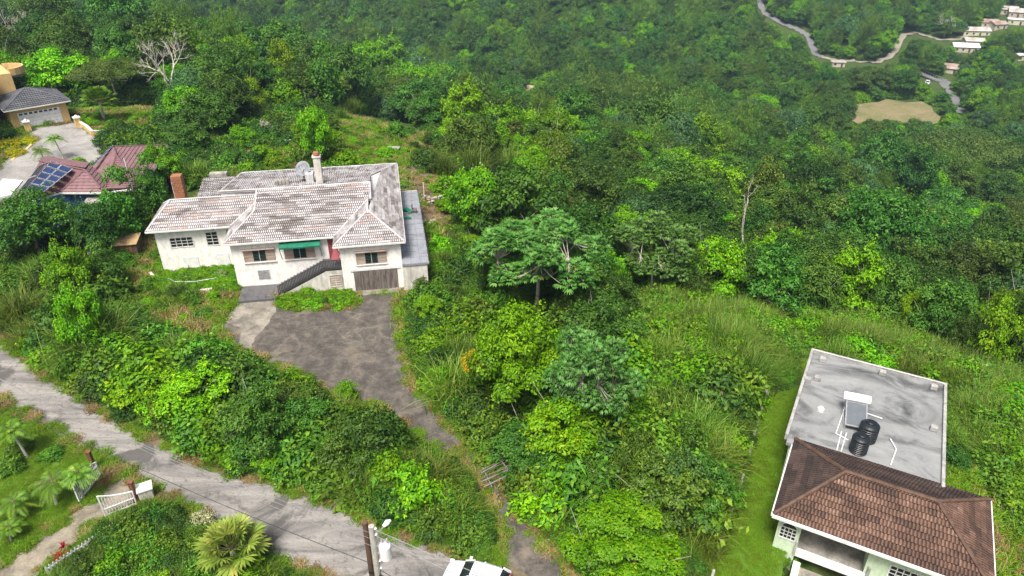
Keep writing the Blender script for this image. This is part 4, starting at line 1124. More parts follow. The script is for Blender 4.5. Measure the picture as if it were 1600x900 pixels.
# far houses
M['tin'] = weathered('pale_tin_roof', (0.52, 0.50, 0.47), (0.26, 0.21, 0.17), 0.46, 0.25, .6, 2, (1, 1, 1))
M['tin_rust'] = weathered('rusty_tin_roof', (0.42, 0.37, 0.33), (0.22, 0.13, 0.09), 0.50, 0.25, .7, 2, (1, 1, 1))
M['tin_white'] = weathered('white_tin_roof', (0.70, 0.70, 0.69), (0.45, 0.43, 0.40), 0.40, 0.2, .6, 2, (1, 1, 1))
M['far_wall'] = weathered('far_house_wall', (0.52, 0.46, 0.38), (0.33, 0.28, 0.22), 0.4, 0.3, .85, 2)
M['far_cream'] = weathered('cream_far_wall', (0.60, 0.58, 0.42), (0.40, 0.36, 0.25), 0.4, 0.3, .85, 2)
FAR_HOUSES = []
def far_house(px, py, w, d, hh, rz, roof, wall, label, gable=True):
    q = ground_hit(px, py); FAR_HOUSES.append((px, py, w))
    t = thing('valley_house', label, 'house', tuple(q), rz, 'far houses in the valley')
    box('wall', wall, t, -w/2, w/2, -d/2, d/2, -3, hh)
    if gable:
        for sgn in (-1, 1):
            MB().prism([(-w/2 - .5, sgn * (d/2 + .5), hh - .1), (w/2 + .5, sgn * (d/2 + .5), hh - .1), (w/2 + .5, 0, hh + d * .2), (-w/2 - .5, 0, hh + d * .2)], (0, 0, .12)).build('roof', roof, t)
        MB().prism([(-w/2 + .01, -d/2, hh), (-w/2 + .01, d/2, hh), (-w/2 + .01, 0, hh + d * .19)], (w - .02, 0, 0)).build('gable', wall, t)
    else:
        box('roof', roof, t, -w/2 - .4, w/2 + .4, -d/2 - .4, d/2 + .4, hh + .003, hh + .25)
    n = max(2, int(w / 3.2))
    for k in range(n):
        x = -w/2 + w * (k + .5) / n
        wd = box('door' if k == n // 2 else 'window', M['dark_glass'] if k != n // 2 else M['brown_wood_and_shade'], t, x - .5, x + .5, -d/2 - .06, -d/2 + .02, 0.1 if k == n // 2 else 1.1, 2.1)
        if k != n // 2: box('frame', M['white_trim'], wd, x - .6, x + .6, -d/2 - .1, -d/2 - .061, .98, 1.08)
    return t
far_house(1521, 55, 15, 8, 3.2, R(-8), M['tin'], M['far_cream'], 'long cream valley house with pale tin roof above the pale road')
far_house(1505, 80, 13, 8, 3.0, R(-12), M['tin_white'], M['far_wall'], 'white roofed valley house below the long cream house')
far_house(1519, 71, 10, 7, 3.0, R(-12), M['tin'], M['far_wall'], 'grey tin roofed house joined behind the white roofed one')
far_house(1543, 42, 9, 7, 3.2, R(-20), M['tin_rust'], M['far_wall'], 'left rusty roofed house of the upper hamlet')
far_house(1556, 45, 9, 7, 3.2, R(12), M['tin_rust'], M['far_wall'], 'right rusty roofed house of the upper hamlet')
far_house(1574, 22, 9, 8, 3.2, R(-25), M['tin'], M['far_wall'], 'left pale tin roofed house at the top right corner')
far_house(1588, 26, 10, 9, 3.2, R(-25), M['tin'], M['far_wall'], 'right pale tin roofed house at the top right corner')
far_house(1586, 38, 9, 6, 3.0, R(-25), M['tin_white'], M['far_cream'], 'lower white roofed house at the top right corner', False)
far_house(1592, 94, 6, 5, 3.0, R(10), M['tin_white'], M['far_cream'], 'tiny white roofed hut low at the right edge', False)
far_house(1308, 104, 7, 4, 2.6, R(-8), M['tin'], M['far_wall'], 'lone small pale roof under the bend of the valley road', False)
far_house(1483, 112, 9, 9, 2.5, R(-30), M['tin_rust'], M['far_wall'], 'brown roofed shack at the end of the valley bridge')
for (x, y, w_, d_, lab) in ((32, 66, 9, 7, 'pale roof glimpsed among trees at the far left'), (153, 78, 7, 5, 'small white roof glimpsed among the dark trees'), (415, 98, 9, 6, 'white roof glimpsed left of the yellowish tall tree'), (826, 146, 12, 7, 'grey roof half hidden behind the bright tree by the bamboo')):
    far_house(x, y + 4, w_, d_, 3.6, R(-10), M['tin_white'] if x < 800 else M['tin_rust'], M['far_wall'], lab, x > 100)

# valley roads and bridge
def ribbon(name, pix, wid, m, label, lift=.4, zfix=None):
    pp = []
    for (x0, y0), (x1, y1) in zip(pix[:-1], pix[1:]):
        for k in range(4): pp.append(ground_hit(x0 + (x1 - x0) * k / 4, y0 + (y1 - y0) * k / 4))
    pp.append(ground_hit(*pix[-1]))
    vs_ = []; fs_ = []
    for i, p in enumerate(pp):
        t_ = (pp[min(i+1, len(pp)-1)] - pp[max(i-1, 0)]); t_.z = 0; t_.normalize(); s_ = Vector((t_.y, -t_.x, 0))
        for q in range(5):
            c_ = p + s_ * wid * (q / 4 - .5); vs_.append((c_.x, c_.y, max(p.z, hgt(c_.x, c_.y)) + lift))
    for i in range(len(pp) - 1):
        for q in range(4): fs_.append((i*5+q, i*5+q+1, i*5+q+6, i*5+q+5))
    mb = MB(); mb._add(vs_, fs_); o = mb.build(name, m)
    return tag(o, label, 'road', kind='structure')
M['valley_road'] = weathered('pale_valley_road', (0.28, 0.255, 0.205), (0.18, 0.16, 0.12), 0.4, 0.1, .9, 1, (1, 1, 1))
M['valley_asphalt'] = weathered('grey_valley_road', (0.17, 0.17, 0.175), (0.12, 0.12, 0.12), 0.4, 0.1, .9, 1, (1, 1, 1))
VR1 = [(1186, 2), (1190, 14), (1198, 27), (1225, 40), (1248, 50), (1262, 58), (1268, 72), (1273, 86), (1284, 91)]
VR2 = [(1284, 91), (1310, 96), (1345, 99), (1372, 99), (1388, 92), (1399, 80), (1405, 66), (1412, 56), (1430, 53), (1450, 58), (1472, 65), (1492, 64), (1510, 58)]
VR3 = [(1501, 181), (1497, 164), (1488, 150), (1476, 134), (1470, 126)]
ribbon('valley_road', VR1, 4, M['valley_asphalt'], 'grey lane winding down at the top of the valley')
ribbon('valley_road', VR2, 3.6, M['valley_road'], 'pale dirt road bending round the valley to the hamlet')
ribbon('valley_road', VR3, 5.5, M['valley_asphalt'], 'grey road leading from the bridge toward the viewer')
a = ground_hit(1437, 118); b = ground_hit(1468, 131)
t = thing('valley_bridge', 'narrow railed bridge in the valley beside the parked white van', 'bridge', tuple(a))
dv = b - a
MB().bar((0, 0, 1.2), (dv.x, dv.y, dv.z + 1.2), 4, .4).build('bridge_deck', M['valley_asphalt'], t)
sd_ = Vector((dv.y, -dv.x, 0)).normalized() * 1.9
for sg in (-1, 1):
    r_ = MB().bar(sd_ * sg + Vector((0, 0, 2.6)), dv + sd_ * sg + Vector((0, 0, 2.6)), .15).build('bridge_rail', M['metal_grey'], t)
    for k in range(9):
        p = dv * (k / 8) + sd_ * sg
        MB().bar(p + Vector((0, 0, 1.3)), p + Vector((0, 0, 2.6)), .15).build('rail_post', M['metal_grey'], r_)
for k in (0, .5, 1): MB().bar(dv * k + Vector((0, 0, -3)), dv * k + Vector((0, 0, 1.0)), 1.2).build('pier', M['concrete'], t)
# ------------------------------------------------------------------ car on the lane
M['car_paint'] = plain('silver_white_paint', (0.66, 0.67, 0.68), 0.25, 0.0, var=0.05, spec=0.5)
M['car_glass'] = plain('car_glass', (0.012, 0.018, 0.018), 0.06, spec=0.7, var=.1)
M['rubber'] = plain('black_rubber', (0.015, 0.015, 0.016), 0.8)
M['rim'] = plain('alloy_rim', (0.45, 0.46, 0.48), 0.35, 0.7)
M['lens'] = plain('headlight_lens', (0.62, 0.66, 0.70), 0.1, spec=0.6)
M['black'] = plain('black_plastic', (0.014, 0.015, 0.022), 0.5)
def make_car(name, label, loc, rz, group=None, s=1.0):
    t = thing(name, label, 'car', loc, rz, group)
    # stations: x, half width, z bottom, z top of lower body
    stn = [(-2.2, .40, .45, .62), (-2.08, .70, .30, .76), (-1.75, .83, .26, .88), (-.95, .88, .26, 1.00), (0, .89, .26, 1.02), (1.0, .89, .26, 1.03), (1.7, .87, .26, 1.04), (2.02, .82, .30, 1.0), (2.12, .70, .42, .85)]
    mb = MB(); vs_ = []; fs_ = []
    for x, w, zb_, zt in stn:
        prof = [(-w*.8, zb_), (-w, zb_ + .12), (-w*1.0, (zb_ + zt) / 2), (-w*.97, zt - .12), (-w*.86, zt), (0, zt + .035), (w*.86, zt), (w*.97, zt - .12), (w, (zb_ + zt) / 2), (w, zb_ + .12), (w*.8, zb_)]
        vs_ += [(x, y, z) for y, z in prof]
    n = 11
    for i in range(len(stn) - 1):
        for k in range(n):
            k2 = (k + 1) % n; fs_.append((i*n+k, i*n+k2, (i+1)*n+k2, (i+1)*n+k))
    fs_.append(tuple(range(n))); fs_.append(tuple(range((len(stn)-1)*n, len(stn)*n)))
    mb._add(vs_, fs_); b = mb.build('body', M['car_paint'], t, smooth=True)
    sb = b.modifiers.new('s', 'SUBSURF'); sb.levels = 1; sb.render_levels = 2
    # cabin
    cab = [(-1.05, .74, .98, 1.00), (-.35, .70, 1.0, 1.44), (.2, .68, 1.0, 1.52), (1.0, .67, 1.0, 1.52), (1.55, .66, 1.02, 1.44), (2.0, .70, 1.0, 1.04)]
    def cabin(shr, dz):
        vs_ = []; fs_ = []
        for x, w, zb_, zt in cab:
            vs_ += [(x, -.80 * shr, zb_), (x, -(w - .08) * shr, max(zb_ + .01, zt - .05) + dz), (x, -(w - .2) * shr, zt + dz), (x, (w - .2) * shr, zt + dz), (x, (w - .08) * shr, max(zb_ + .01, zt - .05) + dz), (x, .80 * shr, zb_)]
        for i in range(len(cab) - 1):
            for k in range(5): fs_.append((i*6+k, i*6+k+1, (i+1)*6+k+1, (i+1)*6+k))
        return vs_, fs_
    v_, f_ = cabin(1, 0); mb = MB(); mb._add(v_, f_); cg = mb.build('window_glass', M['car_glass'], t, smooth=True); sb = cg.modifiers.new('s', 'SUBSURF'); sb.levels = 1; sb.render_levels = 2
    rf = MB()
    top = []; 
    for x, w, zb_, zt in cab[1:5]: top.append((x, w, zt))
    vs_ = []; fs_ = []
    for x, w, zt in top: vs_ += [(x, -(w - .05), zt - .045), (x, -(w - .19), zt + .015), (x, 0, zt + .035), (x, (w - .19), zt + .015), (x, (w - .05), zt - .045)]
    for i in range(3):
        for k in range(4): fs_.append((i*5+k, i*5+k+1, (i+1)*5+k+1, (i+1)*5+k))
    rf._add(vs_, fs_); r_ = rf.build('roof', M['car_paint'], t, smooth=True); sb = r_.modifiers.new('s', 'SUBSURF'); sb.levels = 1; sb.render_levels = 2
    for sg in (-1, 1):
        MB().bar((-1.05, .77 * sg, 1.0), (-.35, .63 * sg, 1.44), .07).build('pillar', M['car_paint'], t)
        MB().bar((.35, .80 * sg, 1.0), (.35, .62 * sg, 1.5), .09).build('pillar', M['car_paint'], t)
        MB().bar((2.0, .78 * sg, 1.0), (1.6, .60 * sg, 1.45), .12).build('pillar', M['car_paint'], t)
        MB().box(-.85, -.65, sg * .98 - .1, sg * .98 + .1, 1.02, 1.16).build('mirror', M['car_paint'], t, bevel=.03)
        MB().box(-2.1, -1.82, sg * .64 - .14, sg * .64 + .14, .70, .84).build('headlight', M['lens'], t, bevel=.03)
        MB().box(2.0, 2.1, sg * .66 - .12, sg * .66 + .12, .78, .98).build('tail_light', M['red_paint'], t, bevel=.02)
        MB().bar((-.2, .52 * sg, 1.56), (1.5, .52 * sg, 1.54), .035).build('roof_rail', M['metal_grey'], t)
        for x in (-1.35, 1.35):
            wv = MB().tube([(x, sg * .70, .33), (x, sg * .90, .33)], .33, 18).build('tyre', M['rubber'], t)
            MB().tube([(x, sg * .86, .33), (x, sg * .91, .33)], .21, 12).build('rim', M['rim'], wv)
    box('grille', M['black'], t, -2.17, -2.08, -.4, .4, .5, .64); box('plate', M['white_trim'], t, -2.19, -2.171, -.22, .22, .40, .49)
    MB().bar((-1.0, -.6, 1.05), (-.75, .0, 1.22), .02).build('wiper', M['black'], t)
    t.scale = (s, s, s)
    return t
a = P(697, 889, .6); b = P(800, 917, .6); d_ = (b - a).normalized()
c_ = a + d_ * 1.85
make_car('parked_car', 'silver white hatchback parked on the lane at the bottom edge', (c_.x, c_.y, .02), math.atan2(d_.y, d_.x), s=.86)
q = ground_hit(1448, 133)
make_car('valley_van', 'tiny white car parked by the valley bridge', (q.x, q.y, q.z + .5), R(60), s=1.2)
bgp = P(787, 893, .3)
t = thing('black_bag', 'black bag on the asphalt behind the silver car', 'bag', (bgp.x, bgp.y, .03), .4)
bm = bmesh.new(); bmesh.ops.create_icosphere(bm, subdivisions=2, radius=.27)
for v_ in bm.verts:
    v_.co.z *= 1.15; v_.co *= 1 + .13 * math.sin(v_.co.x * 17 + v_.co.y * 9) * math.cos(v_.co.z * 14)
    if v_.co.z < -.22: v_.co.z = -.22
me = bpy.data.meshes.new('sack'); bm.to_mesh(me); bm.free()
o = obj('sack', me, M['black'], t, (0, 0, .22)); MB().tube([(0, 0, .48), (.03, 0, .58), (.1, .02, .62)], [.06, .035, .06], 7).build('knot', M['black'], t)

# ------------------------------------------------------------------ utility poles and wires
PT = P(580, 822, 8.2)
M['pole_concrete'] = weathered('grey_pole_concrete', (0.46, 0.44, 0.40), (0.28, 0.26, 0.23), 0.42, 1.0)
M['pole_wood'] = weathered('dark_pole_wood', (0.15, 0.09, 0.062), (0.08, 0.048, 0.034), 0.5, 1.0)
U = thing('utility_pole', 'concrete utility pole with white transformer over the lane', 'utility pole', (PT.x, PT.y, 0))
MB().tube([(0, 0, -.3), (0, 0, 8.2)], [.20, .14], 10).build('pole', M['pole_concrete'], U)
tr = MB().lathe((.52, -.05, 6.1), [(.24, 0), (.28, .05), (.28, .85), (.24, .92), (.1, 1.0)], 20).build('transformer', M['white_metal'], U)
for k in (-.12, .12): MB().lathe((.52 + k, -.05, 7.2), [(.04, 0), (.06, .05), (.04, .1), (.06, .15), (.03, .22)], 8).build('bushing', M['pole_concrete'], tr)
MB().bar((.1, -.02, 6.4), (.3, -.04, 6.4), .12).build('bracket', M['metal_grey'], U); MB().bar((.1, -.02, 6.9), (.3, -.04, 6.9), .12).build('bracket', M['metal_grey'], U)
la = MB().tube([(.1, .05, 7.4), (.5, .45, 7.75)], .03, 6).build('lamp_arm', M['metal_grey'], U)
MB().tube([(.45, .4, 7.72), (.62, .58, 7.80), (.75, .7, 7.8)], [.08, .14, .06], 8).build('lamp_head', M['white_metal'], la)
MB().bar((.15, -.3, 5.2), (.9, -.5, 5.0), .06).build('crossarm', M['black'], U)
for k, z in enumerate((5.3, 5.8, 7.6, 8.0)): MB().lathe((.17, 0, z), [(.05, 0), (.08, .05), (.05, .1)], 8).build('insulator', M['white_metal'], U)
p2 = P(571, 816, 7.9)
U2 = thing('wooden_pole', 'dark brown wooden pole just left of the concrete pole', 'utility pole', (p2.x - .05, p2.y, 0))
MB().tube([(0, 0, -.3), (.02, 0, 7.9)], [.19, .13], 10).build('pole', M['pole_wood'], U2)
MB().bar((-.1, -.16, 4.6), (.35, -.2, 4.6), .08).build('bracket', M['black'], U2)
M['wire'] = plain('bare_wire', (0.28, 0.28, 0.28), 0.5, .3)
M['wire_black'] = plain('black_cable', (0.04, 0.04, 0.045), 0.6)
def wire(a, b, sag, m, label, r=.02):
    a = Vector(a); b = Vector(b); pts = []
    for k in range(25):
        s = k / 24; p = a.lerp(b, s); p.z -= sag * 4 * s * (1 - s); pts.append(p)
    o = MB().tube(pts, r, 5).build('power_line', m)
    return tag(o, label, 'power line', 'power lines along the lane')
farL = P(-160, 505, 8.0); dirL = (farL - PT)
for k, (z, off, m, lab) in enumerate(((7.7, 0, 'wire', 'topmost pale wire strung along the lane to the left'), (7.3, .25, 'wire', 'second pale wire strung along the lane to the left'), (6.8, .5, 'wire', 'third pale wire strung along the lane to the left'), (5.5, -.1, 'wire_black', 'lowest black cable strung along the lane to the left'))):
    wire((PT.x, PT.y, z), (farL.x + off, farL.y + off, z), 1.0, M[m], lab, .011 if m == 'wire' else .018)
for k, (z, lab) in enumerate(((8.0, 'upper pale wire from the concrete pole toward the car'), (7.6, 'lower pale wire from the concrete pole toward the car'), (5.2, 'low black cable from the pole past the car'))):
    wire((PT.x + .1, PT.y, z), (PT.x + 26 + k, PT.y - 11 - k * 2, z - .5), .6, M['wire'] if k < 2 else M['wire_black'], lab, .018)
for (x0, y0, x1, y1, hgt_, lab, mt) in ((204, 268, 229, 372, 9.0, 'tall slim white pole rusty at its foot left of the white house', 'white_metal'), (263, 268, 272, 308, 7.5, 'slim pole beside the brick chimney', 'white_metal')):
    q = ground_hit(x1, y1) if x0 < 230 else Vector((*wh(-6.6, 9.8), 0))
    t = thing('metal_pole', lab, 'pole', tuple(q))
    MB().tube([(0, 0, -.2), (0, 0, 1.6)], .065, 8).build('rusty_foot', M['rust'], t); MB().tube([(0, 0, 1.6), (0, 0, hgt_)], [.055, .045], 8).build('shaft', M[mt], t)
    MB().lathe((0, 0, hgt_), [(.05, 0), (.07, .06), (.02, .12)], 8).build('cap', M['metal_grey'], t)

# ------------------------------------------------------------------ white entrance gates and picket fence
def gate(name, label, a, b, h0, h1, hinge_label=None):
    """leaf between ground points a and b, top sweeping from h0 to h1"""
    L = (b - a).length; rz = math.atan2(b.y - a.y, b.x - a.x)
    t = thing(name, label, 'gate', (a.x, a.y, .06), rz, 'white gate leaves at the track mouth')
    H_ = lambda x: h0 + (h1 - h0) * (x / L) ** 1.6
    fr = MB().bar((0, 0, .05), (L, 0, .05), .07).bar((0, 0, 0), (0, 0, h0), .08).bar((L, 0, 0), (L, 0, h1), .08)
    for k in range(8): fr.bar((L * k / 8, 0, H_(L * k / 8)), (L * (k + 1) / 8, 0, H_(L * (k + 1) / 8)), .07)
    fr.bar((0, 0, h0 * .5), (L, 0, h0 * .5), .06)
    fr.build('gate_frame', M['white_metal'], t)
    n = int(L / .16)
    for k in range(1, n):
        x = L * k / n
        MB().bar((x, 0, .05), (x, 0, H_(x)), .035, .03).build('gate_bar', M['white_metal'], t)
    for k in range(int(L / .3)):
        x = L * (k + .3) / int(L / .3)
        MB().bar((x, .0, .06), (min(L, x + .3), .0, h0 * .5), .02).build('lattice_bar', M['white_metal'], t)
    return t
gate('gate_leaf', 'white barred gate leaf standing open beside the lawn and palms', P(124, 783, .1), P(157, 742, .1), 1.7, 1.15)
gate('gate_leaf', 'white barred gate leaf standing open against the dark hedge', P(213, 787, .1), P(164, 806, .1), 1.1, 1.7)
for (x, y, hh, m, lab) in ((148, 733, 1.5, 'rust', 'rusty square gate post on the lawn side'), (214, 783, 1.6, 'rust', 'rusty square gate post by the dark hedge')):
    q = P(x, y, 0); t = thing('gate_post', lab, 'gate post', (q.x, q.y, 0))
    MB().box(-.12, .12, -.12, .12, -.2, hh).build('post', M[m], t, bevel=.02); MB().box(-.16, .16, -.16, .16, hh + .002, hh + .08).build('cap', M[m], t)
q = P(231, 778, 0); t = thing('gate_pier', 'bluish white concrete pier beside the hedge at the lane', 'gate pier', (q.x, q.y, 0), .5)
MB().box(-.4, .4, -.35, .35, -.1, .9).build('pier', M['white_wall_dirty'], t, bevel=.04); MB().box(-.46, .46, -.41, .41, .902, 1.0).build('cap', M['white_trim'], t)
pa, pb_ = P(78, 905, 0), P(188, 832, 0); L = (pb_ - pa).length
t = thing('picket_fence', 'white picket fence half overgrown beside the red shrub', 'fence', (pa.x, pa.y, 0), math.atan2(pb_.y - pa.y, pb_.x - pa.x))
for z in (.25, .75): MB().bar((0, 0, z), (L, 0, z), .06, .09).build('rail', M['white_metal'], t)
for k in range(int(L / .2)):
    x = k * .2
    MB().prism([(x, -.05, 0), (x + .11, -.05, 0), (x + .11, -.05, .95), (x + .055, -.05, 1.05), (x, -.05, .95)], (0, .025, 0)).build('picket', M['white_metal'], t)
# fallen barred gate across the drive
q = P(776, 742, .4)
t = thing('fallen_gate', 'collapsed grey barred gate lying across the drive', 'gate', (q.x, q.y, .25), R(25))
for k in range(9):
    a_ = (-1.1 + rnd.uniform(-.2, .2), -.75 + k * .17 + rnd.uniform(-.05, .05), rnd.uniform(0, .5)); b_ = (1.1 + rnd.uniform(-.2, .2), -.75 + k * .17 + rnd.uniform(-.35, .35), .5 + rnd.uniform(0, .4))
    MB().bar(a_, b_, .045).build('gate_bar', M['bark'] if k % 3 else M['metal_grey'], t)
MB().bar((-.7, -.85, .15), (-.6, .85, .25), .06).build('cross_bar', M['metal_grey'], t); MB().bar((.7, -.85, .65), (.6, .85, .6), .06).build('cross_bar', M['metal_grey'], t)
# wire fence behind the house
fp = [Vector((*wh(u, v), 0)) for u, v in ((-6, 22.5), (-1.6, 21.2), (3, 21.4), (8, 21.6), (13, 21.8), (19, 22))]
t = thing('wire_fence', 'thin wire fence on slim posts behind the white house roof', 'fence', tuple(fp[0]))
for i, p in enumerate(fp):
    g_ = hgt(p.x, p.y); p.z = g_
    q = p - fp[0] if i else Vector((0, 0, g_))
for i, p in enumerate(fp):
    MB().tube([(p.x - fp[0].x, p.y - fp[0].y, p.z - .2), (p.x - fp[0].x, p.y - fp[0].y, p.z + 2.2)], .05, 6).build('post', M['white_metal'], t)
    if i:
        a_ = fp[i-1] - Vector((fp[0].x, fp[0].y, 0)); b_ = p - Vector((fp[0].x, fp[0].y, 0))
        for z in (1.0, 1.6, 2.15): MB().tube([a_ + Vector((0, 0, z)), b_ + Vector((0, 0, z))], .018, 4).build('wire', M['wire'], t)
t.location = (fp[0].x, fp[0].y, 0)
# flower bed rail before the wing
t = thing('pipe_rail', 'thin grey pipe rail round the flower bed before the left wing', 'railing', (*wh(-6.5, 1.2), 0), WHITE_A)
pr_ = [(0, 0.2), (.8, -.6), (2.5, -.9), (4.5, -.5)]
for i, (x, y) in enumerate(pr_):
    MB().tube([(x, y, -.1), (x, y, 1.1)], .035, 6).build('post', M['metal_grey'], t)
    if i: MB().tube([(pr_[i-1][0], pr_[i-1][1], 1.08), (x, y, 1.08)], .03, 6).build('rail', M['metal_grey'], t)
# ------------------------------------------------------------------ leaf and branch generators
def unit(a): return a / (np.linalg.norm(a, axis=-1, keepdims=True) + 1e-9)
def leaf_quads(p, out, L, W, r, up=0.5, rand=0.7, droop=0.25, fold=0.12):
    n = len(p)
    nrm = unit(out * 0.7 + np.array([0, 0, up]) + r.normal(size=(n, 3)) * rand * 0.5)
    t = unit(np.cross(nrm, r.normal(size=(n, 3))))
    t = unit(t + out * 0.35 + np.array([0, 0, -droop]) * r.random((n, 1)))
    b = unit(np.cross(nrm, t)); nrm = np.cross(t, b)
    L = (L * (0.65 + 0.7 * r.random((n, 1)))); W = (W * (0.7 + 0.6 * r.random((n, 1))))
    v = np.stack([p - t * L * .5, p + b * W * .5 + nrm * L * fold, p + t * L * .5 - np.array([0, 0, 1]) * L * droop * .4, p - b * W * .5 + nrm * L * fold], 1)
    return v.reshape(-1, 3)
def quads(n): return np.arange(n * 4).reshape(n, 4)

def lobes_dome(r, R_, hh, n, rl, flat_=0.75, z0=None, low=-.2, gap=.55):
    """lobe centres filling a dome"""
    out = []
    for i in range(n * 40):
        d = unit(r.normal(size=3))
        if d[2] < low: continue
        k = r.random() ** .28
        c = np.array([d[0] * R_ * k, d[1] * R_ * k, d[2] * hh * k])
        rr = rl * r.uniform(.7, 1.25)
        if all(np.linalg.norm((c - o[0])) > (rr + o[1]) * gap for o in out): out.append((c, rr))
        if len(out) >= n: break
    return out

def crown_mesh(name, r, lobes, per_lobe, per_clump, clump_r, L, W, flat_=.8, up=.5, droop=.25, rand=.7, inner=.72, zlow=-.5, shoots=5):
    ps = []; outs = []; vals = []
    C = np.array([l[0] for l in lobes]); Rl = np.array([l[1] for l in lobes])
    for li, (c, rr) in enumerate(lobes):
        d = unit(r.normal(size=(per_lobe * 2, 3))); d = d[d[:, 2] > zlow][:per_lobe]
        k = r.uniform(.80, 1.08, (len(d), 1))
        q = c + d * np.array([1, 1, flat_]) * rr * k
        # drop clumps buried in a neighbour
        dist = np.linalg.norm((q[:, None] - C[None]) / np.array([1, 1, flat_]), axis=2) / Rl[None]; dist[:, li] = 9
        keep = dist.min(1) > inner
        q = q[keep]; d = d[keep]
        if len(q) == 0: continue
        m = per_clump
        pos = q[:, None] + r.normal(size=(len(q), m, 3)) * clump_r * np.array([1, 1, .6])
        lob = r.random()
        cl = np.repeat(r.random(len(q))[:, None], m, 1)
        ps.append(pos.reshape(-1, 3)); outs.append(np.repeat(d[:, None], m, 1).reshape(-1, 3) * .8 + unit((pos - q[:, None]).reshape(-1, 3)) * .5)
        vals.append((.34 * lob + .36 * cl + .30 * r.random((len(q), m))).ravel())
    for k in range(int(len(lobes) * shoots)):      # shoots that break the outline
        c, rr = lobes[r.integers(len(lobes))]; d = unit(r.normal(size=3) + np.array([0, 0, .55]))
        a0 = c + d * np.array([1, 1, flat_]) * rr * .85; Ls = rr * r.uniform(.35, .95); m = 12; bend = r.normal(size=3) * .25
        t = np.linspace(.1, 1, m)[:, None]; pos = a0 + d * Ls * t + bend * Ls * t ** 2 + r.normal(size=(m, 3)) * L * .38
        ps.append(pos); outs.append(np.repeat(d[None], m, 0) * .5 + r.normal(size=(m, 3)) * .5); vals.append(.45 + .5 * r.random(m))
    p = np.concatenate(ps); o = unit(np.concatenate(outs)); v = np.concatenate(vals)
    V = leaf_quads(p, o, L, W, r, up, rand, droop)
    return fast_mesh(name, V, quads(len(p)), v)

def branch_mesh(name, r, base_r, trunk_top, ends, bend=.25, n=6, extra=2, start=.45):
    """tapered trunk with limbs running out to the given points"""
    mb = MB(); tt = np.array(trunk_top, float)
    mid = tt * .5 + np.array([r.normal() * bend, r.normal() * bend, 0])
    mb.tube([(0, 0, -.4), tuple(mid * .4), tuple(mid), tuple(tt)], [base_r * 1.25, base_r, base_r * .85, base_r * .6], n + 2)
    for e in ends:
        e = np.array(e, float); s = r.uniform(start, 1.0)
        a = (mid * (1 - s) + tt * s) if s < 1 else tt
        k = a * .5 + e * .5 + np.array([r.normal() * .3, r.normal() * .3, -.12 * np.linalg.norm(e - a)])
        rr = base_r * .42
        mb.tube([tuple(a), tuple(k), tuple(e)], [rr, rr * .65, rr * .22], n)
        for x in range(extra):
            f = e + r.normal(size=3) * np.linalg.norm(e - a) * .28
            mb.tube([tuple(k * .4 + e * .6), tuple(f)], [rr * .4, rr * .12], 4)
    me = mb.mesh(name); me.polygons.foreach_set('use_smooth', [True] * len(me.polygons)); return me

PROTO = {}
def add_proto(kind, parts):   # parts: list of (part name, mesh, material)
    for nme, me, m in parts:
        if len(me.materials) == 0: me.materials.append(m)
    PROTO.setdefault(kind, []).append(parts)

def tree_proto(kind, seed, R_, hc, trunk_h, nl, rl, per_lobe, per_clump, clump_r, L, W, mat, bark='bark', flat_=.8, base=None, low=-.2, up=.5, droop=.25, limbs=9, extra=2, inner=.72, gap=.58):
    r = np.random.default_rng(seed)
    lobes = [(c + np.array([0, 0, trunk_h]), rr) for c, rr in lobes_dome(r, R_, hc, nl, rl, low=low, gap=gap)]
    cm = crown_mesh('crown', r, lobes, per_lobe, per_clump, clump_r, L, W, flat_, up, droop, inner=inner)
    ends = [l[0] for l in sorted(lobes, key=lambda l: -np.linalg.norm(l[0][:2]))[:limbs]]
    tm = branch_mesh('trunk', r, base or R_ * .055, (r.normal() * .2, r.normal() * .2, trunk_h * .95), ends, extra=extra)
    add_proto(kind, [('crown', cm, M[mat]), ('trunk', tm, M[bark])])

for s in range(4): tree_proto('dome', 100 + s, 3.8, 3.6, 4.2, 26, 1.25, 60, 8, .24, .33, .17, 'dome', limbs=8, inner=.85, gap=.64, flat_=.7, up=.7)
for s in range(4): tree_proto('mid', 200 + s, 3.8, 4.1, 4.0, 24, 1.1, 48, 8, .28, .40, .20, 'mid', bark='pale_bark', limbs=12, inner=.85, gap=.74, flat_=.65, up=.7)
for s in range(2): tree_proto('lime', 300 + s, 3.5, 3.0, 3.6, 24, 1.05, 70, 10, .20, .25, .15, 'lime', bark='pale_bark', flat_=.6, limbs=14, inner=.9, gap=.74, up=.8)
for s in range(3): tree_proto('bright', 400 + s, 3.4, 3.6, 3.2, 22, 1.0, 50, 9, .24, .34, .19, 'bright', bark='pale_bark', limbs=12, inner=.85, gap=.74, flat_=.65, up=.7)
for s in range(2): tree_proto('umbrella', 500 + s, 6.0, 1.7, 6.0, 30, 1.5, 70, 10, .34, .28, .13, 'umbrella', bark='pale_bark', flat_=.42, low=.0, limbs=14, base=.2, extra=0)
for s in range(2): tree_proto('slim', 600 + s, 1.7, 4.2, 3.5, 14, 1.0, 46, 8, .26, .34, .18, 'mid', limbs=8, base=.14, low=-.7)
for s in range(2): tree_proto('bluegreen', 650 + s, 3.1, 3.1, 3.6, 18, 1.35, 52, 8, .28, .38, .18, 'bluegreen', limbs=8, inner=.8)
for s in range(2): tree_proto('yellowgreen', 670 + s, 2.9, 3.5, 3.4, 15, 1.1, 44, 9, .28, .32, .18, 'lime', bark='pale_bark', limbs=10, inner=.7)
for s in range(3): tree_proto('shrub', 700 + s, 1.15, 1.0, .45, 9, .58, 30, 8, .16, .25, .13, 'shrub', bark='stem', limbs=5, base=.04, low=-.1, inner=.8)
